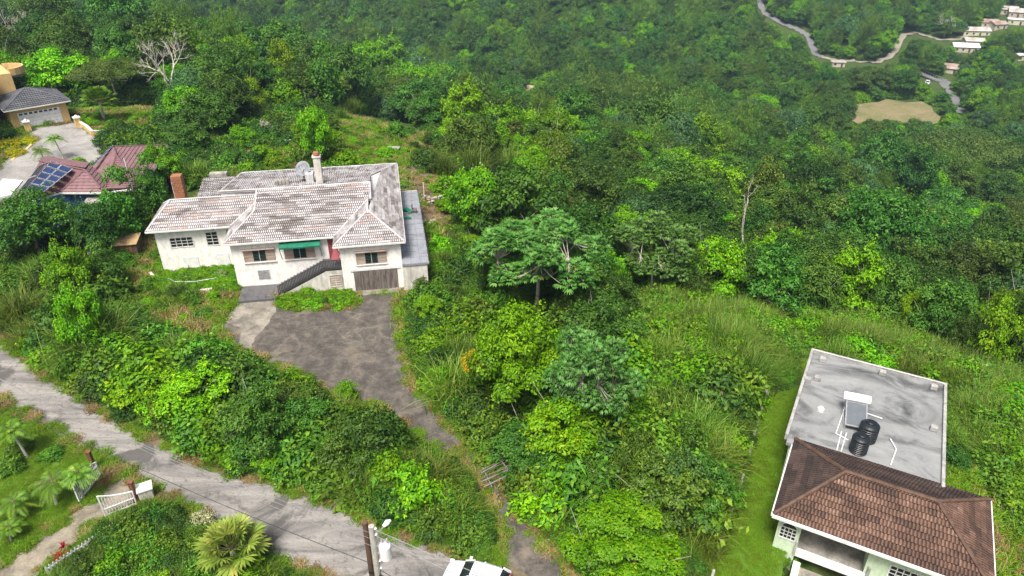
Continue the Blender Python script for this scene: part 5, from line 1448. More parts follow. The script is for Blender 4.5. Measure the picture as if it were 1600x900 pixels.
for s in range(2): tree_proto('bush', 750 + s, 1.2, 1.2, .5, 9, .6, 36, 9, .14, .20, .12, 'bright', bark='stem', limbs=5, base=.04, low=-.1, inner=.8)
tree_proto('dark_bush', 770, 1.2, 1.15, .5, 11, .62, 40, 9, .14, .19, .11, 'dome', bark='stem', limbs=4, base=.04, low=-.1)
tree_proto('pale_bush', 780, 1.1, .9, .4, 9, .54, 32, 9, .15, .22, .09, 'pale', bark='stem', limbs=5, base=.04, low=-.1)
tree_proto('lime_bush', 785, 1.1, 1.1, .5, 9, .56, 36, 9, .15, .21, .12, 'lime', bark='stem', limbs=5, base=.04, low=-.1, inner=.8)
tree_proto('gold_bush', 790, 1.0, .9, .4, 10, .55, 40, 9, .13, .15, .09, 'hedge', bark='stem', limbs=4, base=.04, low=-.1)

def rosette_tree(seed, R_, hc, trunk_h, nl, mat='bigleaf', L=.42):
    """open crown: palmate leaves in rosettes at the branch ends, pale limbs showing"""
    r = np.random.default_rng(seed)
    tips = []; subs = []
    for i in range(2000):
        d = unit(r.normal(size=3))
        if d[2] < -.15: continue
        c = np.array([d[0] * R_, d[1] * R_, d[2] * hc]) * r.uniform(.35, 1.08) + np.array([0, 0, trunk_h])
        if all(np.linalg.norm(c - t) > 1.55 for t in subs): subs.append(c)
        if len(subs) >= 17: break
    for c in subs:
        rs = r.uniform(.85, 1.25); mine = []
        for i in range(400):
            d = unit(r.normal(size=3))
            if d[2] < -.05: continue
            p = c + d * np.array([rs, rs, rs * .75])
            if all(np.linalg.norm(p - t) > .42 for t in mine): mine.append(p)
            if len(mine) >= nl // 17: break
        tips += mine
    P_ = []; O_ = []; T_ = []; v_ = []
    quadsV = []; vals = []
    for t in tips:
        val = r.random()
        pass
        for k in range(13):
            a = 2 * math.pi * k / 13 + r.normal() * .25; el = r.uniform(-.5, .9)
            d = np.array([math.cos(a) * math.cos(el), math.sin(a) * math.cos(el), math.sin(el)])
            ll = L * r.uniform(.7, 1.2); base = t + d * .22
            side = unit(np.cross(d, [0, 0, 1])); upv = np.cross(side, d)
            vv = .5 * val + .5 * r.random()
            for j in (-1, 0, 1):      # three lobes of one leaf
                dd = unit(d + side * j * .55 + np.array([0, 0, -.18]))
                tip = base + dd * ll; sd = unit(np.cross(dd, [0, 0, 1])) * ll * .17
                m = base + dd * ll * .55
                quadsV += [base, m + sd + upv * .02, tip - np.array([0, 0, .10 * ll]), m - sd + upv * .02]; vals.append(vv)
    cm = fast_mesh('crown', np.array(quadsV), quads(len(vals)), vals)
    mb = MB(); tt = np.array([.2, .1, trunk_h * .75]); br = R_ * .05
    mb.tube([(0, 0, -.4), (.1, -.1, trunk_h * .35), tuple(tt)], [br * .85, br * .65, br * .5], 8)
    # primary limbs then twigs to the nearest limb
    prim = []
    for k in range(7):
        a = 2 * math.pi * k / 7 + r.normal() * .2; e = np.array([math.cos(a) * R_ * .62, math.sin(a) * R_ * .62, trunk_h + hc * r.uniform(.1, .45)])
        mid = tt * .5 + e * .5 + np.array([0, 0, -.25])
        mb.tube([tuple(tt), tuple(mid), tuple(e)], [br * .42, br * .3, br * .18], 5); prim += [mid, e]
    PR = np.array(prim)
    for t in tips:
        j = np.argmin(np.linalg.norm(PR - t, axis=1)); k = (PR[j] + t) / 2 + np.array([0, 0, -.12])
        mb.tube([tuple(PR[j]), tuple(k), tuple(t)], [br * .2, br * .14, br * .08], 4)
    tm = mb.mesh('trunk')
    add_proto('bigleaf', [('crown', cm, M[mat]), ('trunk', tm, M['pale_bark'])])
rosette_tree(801, 4.6, 3.2, 5.2, 330)
rosette_tree(802, 4.0, 3.2, 5.0, 270)
rosette_tree(803, 3.6, 3.4, 4.4, 330)

def blade_strip(p, az, L, lean, W, r, seg=4, drop=1.0):
    """arching blades; arrays of n -> verts (n*seg quads)"""
    n = len(p); d = np.stack([np.cos(az), np.sin(az), np.zeros(n)], 1); s = np.stack([-np.sin(az), np.cos(az), np.zeros(n)], 1)
    pts = []
    for k in range(seg + 1):
        t = k / seg
        pts.append(p + d * (L * lean * t ** 1.7)[:, None] + np.array([0, 0, 1.0]) * (L * (t - drop * lean * .55 * t ** 2.6))[:, None])
    V = []
    for k in range(seg):
        w0 = W * (1 - (k / seg) ** 1.5) * .5 + .004; w1 = W * (1 - ((k + 1) / seg) ** 1.5) * .5 + .002
        V.append(np.stack([pts[k] - s * w0[:, None], pts[k] + s * w0[:, None], pts[k+1] + s * w1[:, None], pts[k+1] - s * w1[:, None]], 1))
    return np.stack(V, 1).reshape(-1, 3)
def grass_clump(kind, seed, n, rad, hgt_, W, mat, lean=(.2, .9), part='blades', seg=4):
    r = np.random.default_rng(seed)
    p = np.concatenate([r.normal(size=(n, 2)) * rad * .5, np.zeros((n, 1)) - .05], 1)
    az = r.random(n) * 6.28; L = hgt_ * r.uniform(.5, 1.15, n); le = r.uniform(lean[0], lean[1], n)
    V = blade_strip(p, az, L, le, W * r.uniform(.6, 1.3, n), r, seg)
    val = np.repeat(r.random(n), seg)
    me = fast_mesh(part, V, quads(n * seg), np.clip(val, 0, 1))
    add_proto(kind, [(part, me, M[mat])])
for s in range(3): grass_clump('tall_grass', 820 + s, 760, 1.0, 2.5, .045, 'grass', (.15, .95))
grass_clump('tuft', 830, 260, .75, .55, .05, 'lawn', (.3, 1.1), seg=2)
grass_clump('tuft', 831, 260, .75, .35, .05, 'lawn', (.3, 1.1), seg=2)
grass_clump('dry_tuft', 832, 240, .7, .6, .045, 'dry', (.3, 1.1), seg=2)

def bamboo(seed, nc=60, hh=11, spread=4.2):
    r = np.random.default_rng(seed); ps = []; os_ = []; vs_ = []; mb = MB()
    for c in range(nc):
        a = r.random() * 6.28; lean = r.uniform(.25, 1.0); L = hh * r.uniform(.65, 1.1)
        d = np.array([math.cos(a), math.sin(a), 0]); b0 = np.array([*r.normal(size=2) * .5, 0])
        pt = lambda t: b0 + d * spread * lean * t ** 2 + np.array([0, 0, L * (t - .30 * lean * t ** 3)])
        if c < 34: mb.tube([tuple(pt(t)) for t in (0, .35, .7, 1.0)], [.06, .055, .04, .012], 4)
        cv = r.random()
        for t in r.uniform(.38, 1.02, 17):
            q = pt(t); m = 9; rad = .55 * (1.15 - .5 * t)
            pos = q + r.normal(size=(m, 3)) * np.array([rad, rad, rad * .5]) + np.array([0, 0, -.15])
            ps.append(pos); os_.append(unit(pos - q + d * .3 + np.array([0, 0, .1]))); vs_.append(.6 * cv + .4 * r.random(m))
    p = np.concatenate(ps); V = leaf_quads(p, np.concatenate(os_), .46, .10, r, .25, .8, .9)
    cm = fast_mesh('foliage', V, quads(len(p)), np.concatenate(vs_))
    add_proto('bamboo', [('foliage', cm, M['bamboo']), ('culms', mb.mesh('culms'), M['stem'])])
bamboo(840); bamboo(841)

def palm(kind, seed, trunk, nf, fl, mat='palm', lean=.4, leaflet=.55):
    r = np.random.default_rng(seed); mb = MB()
    top = np.array([lean * trunk * .25, r.normal() * .2, trunk])
    mb.tube([(0, 0, -.3), (top[0] * .25, top[1] * .3, trunk * .4), tuple(top)], [.17, .12, .10], 8)
    V = []; vals = []; rm = MB()
    for k in range(nf):
        a = 2 * math.pi * k / nf + r.normal() * .2; el = r.uniform(-.15, 1.15); d = np.array([math.cos(a), math.sin(a), 0]); L = fl * r.uniform(.8, 1.1); fv = r.random()
        pt = lambda t: top + d * L * math.cos(el) * t * (1 - .12 * t) + np.array([0, 0, L * (math.sin(el) * t - .62 * t ** 2.1)])
        rm.tube([tuple(pt(t)) for t in (0, .33, .66, 1)], [.035, .028, .018, .006], 4)
        side = np.array([-d[1], d[0], 0])
        for t in np.linspace(.10, .98, 34):
            q = pt(t); tg = unit(pt(min(1, t + .03)) - pt(t - .03)); ll = leaflet * math.sin(math.pi * (.12 + .85 * t)) ** .6 + .1
            for sg in (-1, 1):
                dr = unit(side * sg + tg * .55 + np.array([0, 0, -.45 - .6 * r.random()])); b = unit(np.cross(dr, np.cross(side * sg, tg))) * .001 + tg * .028
                e = q + dr * ll; m = q + dr * ll * .45 + np.array([0, 0, .04])
                V += [q, m + b, e, m - b]; vals.append(.55 * fv + .45 * r.random())
    add_proto(kind, [('fronds', fast_mesh('fronds', np.array(V), quads(len(vals)), vals), M[mat]), ('frond_stems', rm.mesh('frond_stems'), M['stem']), ('trunk', mb.mesh('trunk'), M['palm_trunk'])])
palm('palm', 850, 5.0, 19, 2.5); palm('palm', 851, 3.6, 18, 2.4, lean=-.5)
palm('tree_fern', 852, 3.0, 12, 1.6, mat='lime', leaflet=.4)
def fan_palm(kind, seed, trunk, nf, stem, fr_, mat):
    r = np.random.default_rng(seed); V = []; vals = []; rm = MB(); top = np.array([0, 0, trunk])
    for k in range(nf):
        a = k * 2.399; el = 1.35 - 1.55 * (k / nf) + r.normal() * .06; d = np.array([math.cos(a) * math.cos(el), math.sin(a) * math.cos(el), math.sin(el)])
        c = top + d * stem * r.uniform(.85, 1.1); rm.tube([tuple(top), tuple(c)], [.03, .02], 4)
        side = unit(np.cross(d, [0, 0, 1])); nrm = np.cross(side, d); fv = r.random()
        m_ = 17
        for j in range(m_):
            th = (j / (m_ - 1) - .5) * 4.0
            dr = unit(d * math.cos(th) + side * math.sin(th) + nrm * (.12 if j % 2 else .0)); ll = fr_ * (.75 + .25 * math.cos(th)) * r.uniform(.92, 1.05)
            w = side * math.cos(th) * .0 + unit(np.cross(dr, nrm)) * ll * .085
            mid = c + dr * ll * .6 + nrm * .03; tip = c + dr * ll - np.array([0, 0, .16 * ll])
            V += [c, mid + w, tip, mid - w]; vals.append(.4 * fv + .6 * r.random())
    t_ = MB(); t_.tube([(0, 0, -.3), (0, 0, trunk)], [.22, .16], 10)
    add_proto(kind, [('fan_leaves', fast_mesh('fan_leaves', np.array(V), quads(len(vals)), vals), M[mat]), ('leaf_stalks', rm.mesh('leaf_stalks'), M['stem']), ('trunk', t_.mesh('trunk'), M['palm_trunk'])])
fan_palm('fan_palm', 860, 2.2, 26, 1.35, 1.15, 'fanpalm')
fan_palm('dried_fan', 861, .5, 24, .6, .8, 'rust_palm')
fan_palm('round_palm', 862, 3.2, 60, 1.6, 1.0, 'palm')

def spiky(kind, seed, n, L, W, mat, heads=6):
    """shrub of strap leaves in heads on stems"""
    r = np.random.default_rng(seed); V = []; vals = []; st_ = MB()
    for h_ in range(heads):
        c = np.array([*r.normal(size=2) * .45, r.uniform(.5, 1.5)]); st_.tube([(c[0] * .3, c[1] * .3, -.1), tuple(c)], [.03, .02], 5)
        az = r.random(n) * 6.28; p = np.repeat(c[None], n, 0); le = r.uniform(.4, 1.2, n)
        V.append(blade_strip(p, az, np.full(n, L) * r.uniform(.7, 1.1, n), le, np.full(n, W), r, 3)); vals.append(np.repeat(.4 * r.random() + .6 * r.random(n), 3))
    V = np.concatenate(V); vals = np.concatenate(vals)
    add_proto(kind, [('leaves', fast_mesh('leaves', V, quads(len(vals)), vals), M[mat]), ('stems', st_.mesh('stems'), M['stem'])])
spiky('red_spike', 870, 34, .55, .13, 'red', 9); spiky('gold_spike', 871, 30, .5, .1, 'yellow', 4); spiky('banana', 872, 9, 2.4, .6, 'bright', 3)

def dead_tree(kind, seed, hh, depth, spread, r0, nb=3, mat='dead_wood', twist=.25, firstlen=.4):
    r = np.random.default_rng(seed); mb = MB()
    def grow(p, d, L, rad, lv):
        q1 = p + d * L * .5 + r.normal(size=3) * L * .06; q2 = p + d * L + r.normal(size=3) * L * twist * .4
        mb.tube([tuple(p), tuple(q1), tuple(q2)], [rad, rad * .82, rad * .62], 6 if lv < 2 else 4)
        if lv >= depth: return
        for k in range(nb if lv else nb):
            nd = unit(d + r.normal(size=3) * spread + np.array([0, 0, .12])); grow(q2 if k else q1 * .35 + q2 * .65, nd, L * r.uniform(.55, .82), rad * .6, lv + 1)
    grow(np.array([0, 0, -.3]), unit(np.array([r.normal() * .1, r.normal() * .1, 1])), hh * firstlen, r0, 0)
    add_proto(kind, [('branches', mb.mesh('branches'), M[mat])])
dead_tree('bare_tree', 880, 9, 5, .48, .22, 3); dead_tree('bare_shrub', 881, 3.2, 5, .65, .06, 3, firstlen=.28); dead_tree('bare_twigs', 882, 2.6, 5, .8, .045, 3, mat='pale_bark', firstlen=.25)
dead_tree('snag', 887, 9.5, 4, .42, .2, 2, firstlen=.45)

# ------------------------------------------------------------------ placing plants
NAMES = {'dome': 'broadleaf_tree', 'mid': 'broadleaf_tree', 'lime': 'lime_green_tree', 'bright': 'bright_green_tree', 'umbrella': 'umbrella_tree', 'slim': 'slender_tree', 'bluegreen': 'blue_green_tree', 'yellowgreen': 'yellow_green_tree', 'bigleaf': 'large_leaved_tree',
 'shrub': 'shrub', 'bush': 'bush', 'dark_bush': 'dark_bush', 'pale_bush': 'pale_bush', 'lime_bush': 'lime_bush', 'gold_bush': 'golden_bush', 'tall_grass': 'tall_grass_clump', 'tuft': 'grass_tuft', 'dry_tuft': 'dry_grass_tuft', 'bamboo': 'bamboo_clump', 'palm': 'palm_tree', 'tree_fern': 'tree_fern',
 'fan_palm': 'fan_palm', 'dried_fan': 'dried_fan_palm', 'round_palm': 'bushy_palm', 'red_spike': 'red_leaved_shrub', 'gold_spike': 'yellow_leaved_shrub', 'banana': 'banana_plant', 'bare_tree': 'bare_tree', 'bare_shrub': 'bare_shrub', 'bare_twigs': 'bare_bush', 'snag': 'dead_tree'}
CATS = {'shrub': 'shrub', 'bush': 'bush', 'dark_bush': 'bush', 'pale_bush': 'bush', 'lime_bush': 'bush', 'gold_bush': 'bush', 'tall_grass': 'grass clump', 'tuft': 'grass tuft', 'dry_tuft': 'grass tuft', 'bamboo': 'bamboo', 'palm': 'palm tree', 'fan_palm': 'palm tree', 'dried_fan': 'palm tree', 'round_palm': 'palm tree', 'red_spike': 'shrub', 'gold_spike': 'shrub', 'banana': 'banana plant', 'bare_shrub': 'shrub', 'bare_twigs': 'bush'}
PLACED = []      # x, y, crown radius, used to keep the filler trees apart
SRC = {}
def put(kind, p, label, s=1.0, sz=None, rz=None, var=None, group=None, parts=None, mats=None, tint=None):
    pr_ = PROTO[kind]; v = pr_[(var if var is not None else rnd.randrange(len(pr_))) % len(pr_)]
    t = thing(NAMES[kind], label, CATS.get(kind, 'tree'), (p[0], p[1], p[2]), rz if rz is not None else rnd.uniform(0, 6.28), group)
    t.scale = (s, s, sz or s)
    for pi_, (nme, me, m) in enumerate(v):
        o = obj(nme, me, None, t)
        if tint: o.color = (tint[0], tint[1], tint[2], 1)
        if mats and nme in mats:
            o.material_slots[0].link = 'OBJECT'; o.material_slots[0].material = M[mats[nme]]
        if not mats and not tint and pi_ == 0: SRC.setdefault((kind, pr_.index(v)), o)
        if nme in ('blades',): o['kind'] = 'stuff'
    return t
RAD = {'dome': (5.0, 8.6), 'mid': (4.8, 8.6), 'lime': (4.5, 7.0), 'bright': (4.4, 7.2), 'umbrella': (7.4, 8.8), 'slim': (2.5, 8.4), 'bluegreen': (4.3, 7.6), 'yellowgreen': (3.9, 7.6), 'bigleaf': (5.0, 8.6), 'shrub': (1.7, 2.0), 'bush': (1.8, 2.2), 'dark_bush': (1.8, 2.2), 'pale_bush': (1.6, 1.8), 'lime_bush': (1.6, 2.0), 'gold_bush': (1.5, 1.8),
       'tall_grass': (1.6, 2.2), 'bamboo': (4.6, 9.5), 'palm': (2.6, 6.2), 'tree_fern': (1.8, 3.6), 'fan_palm': (2.2, 3.6), 'dried_fan': (1.2, 1.4), 'round_palm': (2.5, 5.0), 'red_spike': (1.0, 1.8), 'gold_spike': (.8, 1.6), 'banana': (2.0, 3.4), 'bare_tree': (4, 9), 'bare_shrub': (2.0, 3.0), 'bare_twigs': (1.6, 2.4), 'snag': (2.5, 11)}
def at_crown(kind, px, py, wpx, label, hk=1.0, group=None, mats=None, var=None, mid=.62, tint=None):
    """plant whose crown fills wpx pixels round (px, py)"""
    r0, h0 = RAD[kind]; s = 1.0
    for _ in range(4):
        q = ground_hit(px, py, h0 * s * hk * mid)
        if q is None: return None
        k = proj((q.x, q.y, q.z + h0 * s * hk * mid))[2]
        s = (wpx / FPX * k) / (2 * r0)
    PLACED.append((q.x, q.y, r0 * s * .9))
    return put(kind, q, label, s, s * hk, group=group, mats=mats, var=var, tint=tint)

def at_base(kind, bx, by, ty, w, label, **k):
    """plant standing at pixel (bx, by), reaching up to pixel row ty, crown w pixels wide"""
    q = ground_hit(bx, by); kk_ = proj(tuple(q))[2]; r0, h0 = RAD[kind]
    s = (w / FPX * kk_) / (2 * r0); hh = 1.0
    for _ in range(60):
        if proj((q.x, q.y, q.z + hh))[1] <= ty: break
        hh += .35
    PLACED.append((q.x, q.y, r0 * s * .8))
    return put(kind, q, label, s, hh / h0, **k)
# ------------------------------------------------------------------ plants one can point at
HAND = []
def hp(kind, px, py, w, label, hk=1.0, **k):
    t = at_crown(kind, px, py, w, label, hk, **k)
    if t is not None:
        HAND.append((px, py, w / 2, proj(tuple(t.location))[2]))
    return t
def hb(kind, bx, by, ty, w, label, **k):
    t = at_base(kind, bx, by, ty, w, label, **k); HAND.append((bx, (by + ty * 2) / 3, w / 2, proj(tuple(t.location))[2])); return t
hb('bigleaf', 836, 508, 346, 205, 'widest open large leaved tree with pale limbs, right of the courtyard', var=0)
hb('bigleaf', 1014, 474, 352, 140, 'large leaved open tree with thin twin stems right of the widest one', var=1)
hb('bigleaf', 915, 700, 518, 150, 'blue green large leaved tree with broken pale branch beside the lime tree', var=2, tint=(.95, 1.05, 1.1))
LT = hb('lime', 808, 648, 486, 158, 'dense lime yellow tree with one dry golden clump', var=0, tint=(1.15, 1.1, 1))
dcy = LT.location.y - .6; dr_ = ray(741, 560); wp = _C + dr_ * (dcy / dr_[1]); off_ = Vector(wp) - LT.location
off_ = Matrix.Rotation(-LT.rotation_euler.z, 3, 'Z') @ off_
dc_ = obj('dry_clump', PROTO['gold_bush'][0][0][1], None, LT); dc_.location = (off_.x / LT.scale.x, off_.y / LT.scale.y, off_.z / LT.scale.z - .8); dc_.scale = (.75, .75, .75)
dc_.material_slots[0].link = 'OBJECT'; dc_.material_slots[0].material = M['yellow']; dc_['label'] = 'dry golden clump on the left of the crown'
hp('lime', 978, 842, 200, 'large lime green crown at the bottom centre edge', .75, var=1, mats={'crown': 'bright'}, tint=(.82, .8, 1))
hp('bright', 925, 716, 58, 'small bright tree below the blue green large leaved tree', .9)
hb('dome', 1358, 430, 290, 138, 'large rounded deep green tree standing out in the right forest', var=0, tint=(1.3, 1.35, 1.2))
hp('umbrella', 1510, 238, 165, 'wide olive umbrella tree near the right edge', .9, var=0)
hp('umbrella', 1180, 186, 120, 'flat dark olive tree right of the bamboo row', .8, var=1)
hb('snag', 1160, 398, 284, 34, 'tall dead white trunk with few branches in the right forest')
hb('lime', 1412, 535, 458, 56, 'small glowing yellow green tree above the flat roof', var=1, tint=(1.5, 1.25, 1))
hb('bright', 1530, 590, 462, 84, 'tall bright vine draped tree behind the flat roof house', var=1, tint=(1.1, 1.1, 1))
hb('dome', 72, 405, 300, 136, 'round dense glossy tree hiding the blue house wall', var=1, tint=(1.4, 1.5, 1.2))
hb('dome', 168, 402, 310, 86, 'dark shady tree between the round tree and the white house', var=2)
hb('slim', 203, 385, 262, 58, 'upright green tree left of the tall slim pole', var=0, tint=(1.2, 1.3, 1))
hb('bright', 128, 480, 385, 80, 'bright green leafy tree beside the concrete blocks', var=0)
hb('bright', 150, 560, 445, 78, 'bright green tree just below the one by the concrete blocks', var=2)
hb('bright', 262, 300, 226, 66, 'yellow green tree next to the brick chimney', var=0, mats={'crown': 'lime'})
hb('bare_tree', 268, 168, 72, 84, 'bare pale spreading tree left of the clearing')
hb('bare_tree', 48, 90, 22, 50, 'bare pale tree among dark trees at upper left')
hb('bare_tree', 308, 108, 62, 44, 'thin bare tree with slanting trunk above the clearing trees')
hp('bare_tree', 1480, 40, 30, 'bare pale tree above the hamlet on the far slope', .9)
hb('mid', 452, 135, 0, 105, 'tall loose tree rising to the top edge left of centre', var=1, tint=(1.3, 1.35, 1))
hb('yellowgreen', 448, 160, 62, 56, 'tall yellowish tree in front of the glimpsed white roof', var=0, tint=(1.3, .95, 1))
hb('lime', 582, 165, 66, 96, 'lime green tree at the back of the clearing', var=0)
hb('bright', 545, 172, 112, 66, 'bright tree at the back edge of the clearing', var=1)
hb('bright', 648, 180, 96, 80, 'bright green tree right of the lime tree at the clearing', var=2)
hb('bright', 725, 218, 128, 84, 'rounded bright green tree before the bamboo row', var=0, tint=(1.3, 1.15, 1))
hp('bush', 445, 130, 60, 'yellow green young tree left of the ruined hut', 1.4, mats={'crown': 'lime'})
hp('bright', 480, 200, 62, 'green tree right of the curved white wall', .9, var=1)
hp('bush', 535, 245, 70, 'broad leafy bush directly behind the white chimney', .8)
hp('bush', 600, 235, 40, 'small bush beside the concrete slab table', .8)
hp('bare_shrub', 407, 190, 60, 'bare grey shrub inside the curved white wall', 1.0)
for bx, by, ty, w, kd, lab in ((385, 118, 22, 84, 'mid', 'tall tree at upper left, left of the tree touching the top edge'), (305, 135, 38, 80, 'bright', 'tall bright tree right of the bare spreading tree'), (125, 120, 24, 74, 'mid', 'tall tree above the banana plant'), (510, 118, 18, 50, 'slim', 'slender tall tree right of the tree touching the top edge'), (200, 128, 36, 76, 'mid', 'tall tree left of the bare spreading tree'), (35, 125, 48, 70, 'dome', 'dark tall tree behind the yellow house balcony'), (610, 130, 52, 70, 'bright', 'bright tall tree behind the lime tree of the clearing')):
    hb(kd, bx, by, ty, w, lab)
for bx, by, ty, w, kd, lab in ((1252, 508, 400, 96, 'mid', 'leafy tree standing behind the lawn end near the flat roof'), (1312, 508, 385, 110, 'bright', 'bright leafy tree behind the left half of the flat roof'), (1385, 520, 440, 60, 'dome', 'dark tree left of the glowing yellow green tree'), (1455, 552, 440, 100, 'mid', 'leafy tree right of the glowing yellow green tree'), (1492, 580, 490, 56, 'dome', 'dark tree behind the right corner of the flat roof'), (1585, 600, 470, 110, 'mid', 'leafy tree at the right edge beyond the flat roof'),
  (1062, 482, 378, 100, 'dome', 'dark tree just right of the twin stemmed open tree'), (1148, 492, 378, 104, 'dome', 'dark tree above the middle of the tall feathery grass'), (1222, 500, 385, 104, 'dome', 'dark tree at the right end of the tall feathery grass'), (1365, 515, 405, 104, 'mid', 'leafy tree behind the middle of the flat roof'), (500, 268, 165, 60, 'bright', 'tree standing right behind the white chimney'), (228, 372, 258, 46, 'slim', 'slender tree in the gap left of the white house wing'), (249, 335, 238, 42, 'slim', 'slender tree left of the brick chimney'),
  (962, 515, 425, 70, 'dome', 'dark tree between the two open large leaved trees'), (905, 530, 445, 66, 'dome', 'dark tree under the right limbs of the widest open tree'), (1105, 488, 372, 110, 'bright', 'bright tree right of the twin stemmed open tree'), (1185, 505, 385, 110, 'mid', 'leafy tree at the top of the tall feathery grass'), (770, 470, 395, 60, 'dome', 'dark tree under the left limbs of the widest open tree'),
  (985, 775, 665, 80, 'mid', 'leafy tree below the blue green large leaved tree'), (1052, 815, 705, 80, 'bluegreen', 'bluish tree above the large lime crown at the bottom'), (1062, 745, 650, 64, 'slim', 'slender tree in the overgrown slope below the grass')):
    hb(kd, bx, by, ty, w, lab, tint=(1.15, 1.15, 1))
hp('yellowgreen', 378, 210, 50, 'yellow green bushy tree left of the bare grey shrub', .8, var=1)
hp('mid', 320, 170, 95, 'mid green tree left of the clearing', .9, var=2)
hp('mid', 290, 210, 70, 'green tree above the plum roof corner', .9, var=0)
hp('round_palm', 155, 160, 58, 'bushy round palm on the yellow house lawn', .9)
hp('banana', 105, 145, 36, 'banana plant right of the slate garage roof', 1.0)
hp('palm', 60, 222, 44, 'left coconut palm on the concrete forecourt', .8, var=1, mid=.9)
hp('palm', 88, 212, 42, 'right coconut palm on the concrete forecourt', .9, var=0, mid=.9)
hp('bush', 180, 214, 40, 'green bush behind the plum roof ridge', .8)
hp('bush', 122, 250, 30, 'small palm like bush behind the blue solar panels', .8)
hp('palm', 822, 268, 42, 'twin headed slender palm below the bamboo', 1.2, var=0, mid=.88)
hp('palm', 845, 640, 62, 'slender palm in the shade under the lime tree', .95, var=1, mid=.88)
hp('palm', 905, 190, 30, 'small palm in the forest under the orange flowering tree', 1.0, var=0)
hp('mid', 893, 140, 26, 'tree with orange red blossom before the bamboo', 1.2, mats={'crown': 'orange'}, var=0)
hp('mid', 893, 158, 60, 'dark green tree under the orange blossom', 1.0, var=3)
hp('slim', 895, 315, 26, 'small tree with dark red leaves right of the bright spreading tree', .8, mats={'crown': 'red'})
for i, (x, y, w) in enumerate(((842, 128, 72), (895, 125, 60), (930, 140, 75), (975, 150, 80), (1020, 160, 85), (1065, 175, 80), (1100, 190, 75), (1020, 195, 70))):
    hp('bamboo', x, y, w, ('leftmost', 'second from left', 'third from left', 'fourth from left', 'fifth from left', 'sixth from left', 'rightmost', 'lower middle')[i] + ' bamboo clump of the arching row beyond the trees', .95, var=i % 2, group='bamboo row')
hb('bright', 745, 372, 262, 96, 'bright spreading tree right of the dry garden', var=2)
hp('bright', 700, 318, 50, 'lime low tree at the edge of the dry garden', .7, var=0, mats={'crown': 'lime'})
hp('tall_grass', 735, 245, 70, 'pale feathery bamboo grass behind the terrace', 1.3)
hp('tall_grass', 790, 250, 66, 'pale feathery bamboo grass left of the twin palm', 1.3)
hp('tall_grass', 690, 250, 50, 'pale feathery bamboo grass beside the wire fence', 1.3)
hp('bush', 738, 478, 64, 'light green bush at the right end of the courtyard', 1.0)
hp('dark_bush', 724, 442, 50, 'very dark rounded bush near the pale yellow shrub', .9)
hp('pale_bush', 656, 458, 34, 'pale cream shrub at the corner of the garage', 1.0)
hp('gold_bush', 640, 430, 36, 'yellow green creeper bush at the end of the terrace', 1.0, mats={'crown': 'lime'})
hp('yellowgreen', 255, 598, 96, 'pale lime shrub tree over the lane bank', .7, var=0, mats={'crown': 'bright'})
hp('lime_bush', 453, 598, 70, 'yellow green bush at the courtyard edge', 1.0)
hp('slim', 538, 608, 36, 'slender young tree at the near edge of the courtyard', .7, mats={'crown': 'lime'})
hp('bright', 602, 702, 80, 'bright young tree beside the drive with pale twigs', .6, var=1)
hp('bare_twigs', 648, 745, 62, 'bare twiggy bush between lane and drive', .9)
hp('bare_twigs', 470, 690, 70, 'bare pale branching shrub over the lane hedge', .9)
hp('tall_grass', 700, 728, 34, 'tall grass clump leaning over the drive', 1.1)
hp('dried_fan', 735, 832, 36, 'orange brown dried palm in the hedge above the car', 1.0)
hp('dried_fan', 48, 448, 34, 'dried tan palm clump on the left bank', 1.1)
hp('pale_bush', 395, 695, 44, 'white flowering bush in the lane hedge', 1.0, mats={'crown': 'white_flower'})
hp('pale_bush', 565, 672, 36, 'white flowering bush near the bright young tree', 1.0, mats={'crown': 'white_flower'})
hp('bush', 78, 488, 40, 'pink bougainvillea bush on the left bank', 1.0, mats={'crown': 'pink'})
hp('pale_bush', 70, 455, 34, 'white flowering shrub above the pink bougainvillea', 1.0, mats={'crown': 'white_flower'})
hp('red_spike', 247, 506, 14, 'tiny red leaved plant on the grass left of the courtyard', .8)
hp('bush', 255, 405, 30, 'bright yellow green plant against the left wing wall', 1.2, mats={'crown': 'lime'})
hp('lime_bush', 318, 425, 38, 'yellow green flower bed shrub before the left wing', .8)
hp('shrub', 290, 440, 60, 'leafy flower bed shrub behind the curved kerb', .6)
hp('bare_twigs', 345, 415, 50, 'grey bare bougainvillea climbing the wing corner', 1.2)
hp('bush', 362, 440, 40, 'bright green vine beside the stair landing', .8)
hp('gold_bush', 455, 466, 50, 'left half of the clipped bright hedge before the stairs', .7, mats={'crown': 'bright'})
hp('gold_bush', 492, 466, 50, 'middle of the clipped bright hedge before the stairs', .7, mats={'crown': 'bright'})
hp('gold_bush', 530, 466, 50, 'right end of the clipped bright hedge before the stairs', .7, mats={'crown': 'bright'})
hp('fan_palm', 362, 858, 112, 'big yellow green fan palm at the bottom left', .9)
hp('round_palm', 420, 905, 40, 'dark fan leaved plant right of the big fan palm', .5)
hp('palm', 22, 668, 86, 'young palm on the lawn nearest the lane at left', .7, var=0, mid=.88)
hp('palm', 66, 740, 97, 'left palm of the pair beside the open white gate', .7, var=1, mid=.88)
hp('palm', 112, 735, 83, 'right palm of the pair beside the open white gate', .7, var=0, mid=.88)
hp('palm', 4, 768, 89, 'palm cut by the left edge above the rubble', .7, var=1, mid=.88)
hp('palm', 6, 826, 67, 'small palm at the left edge above the track', .6, var=0, mid=.88)
for lx, ly, lw, lt in ((30, 694, 46, 'leafy shrub under the young palm nearest the lane'), (78, 706, 40, 'leafy shrub beyond the pair of lawn palms'), (10, 724, 50, 'leafy shrub at the left edge between two palms'), (40, 775, 34, 'leafy shrub below the left palm of the pair')): hp('shrub', lx, ly, lw, lt, .8)
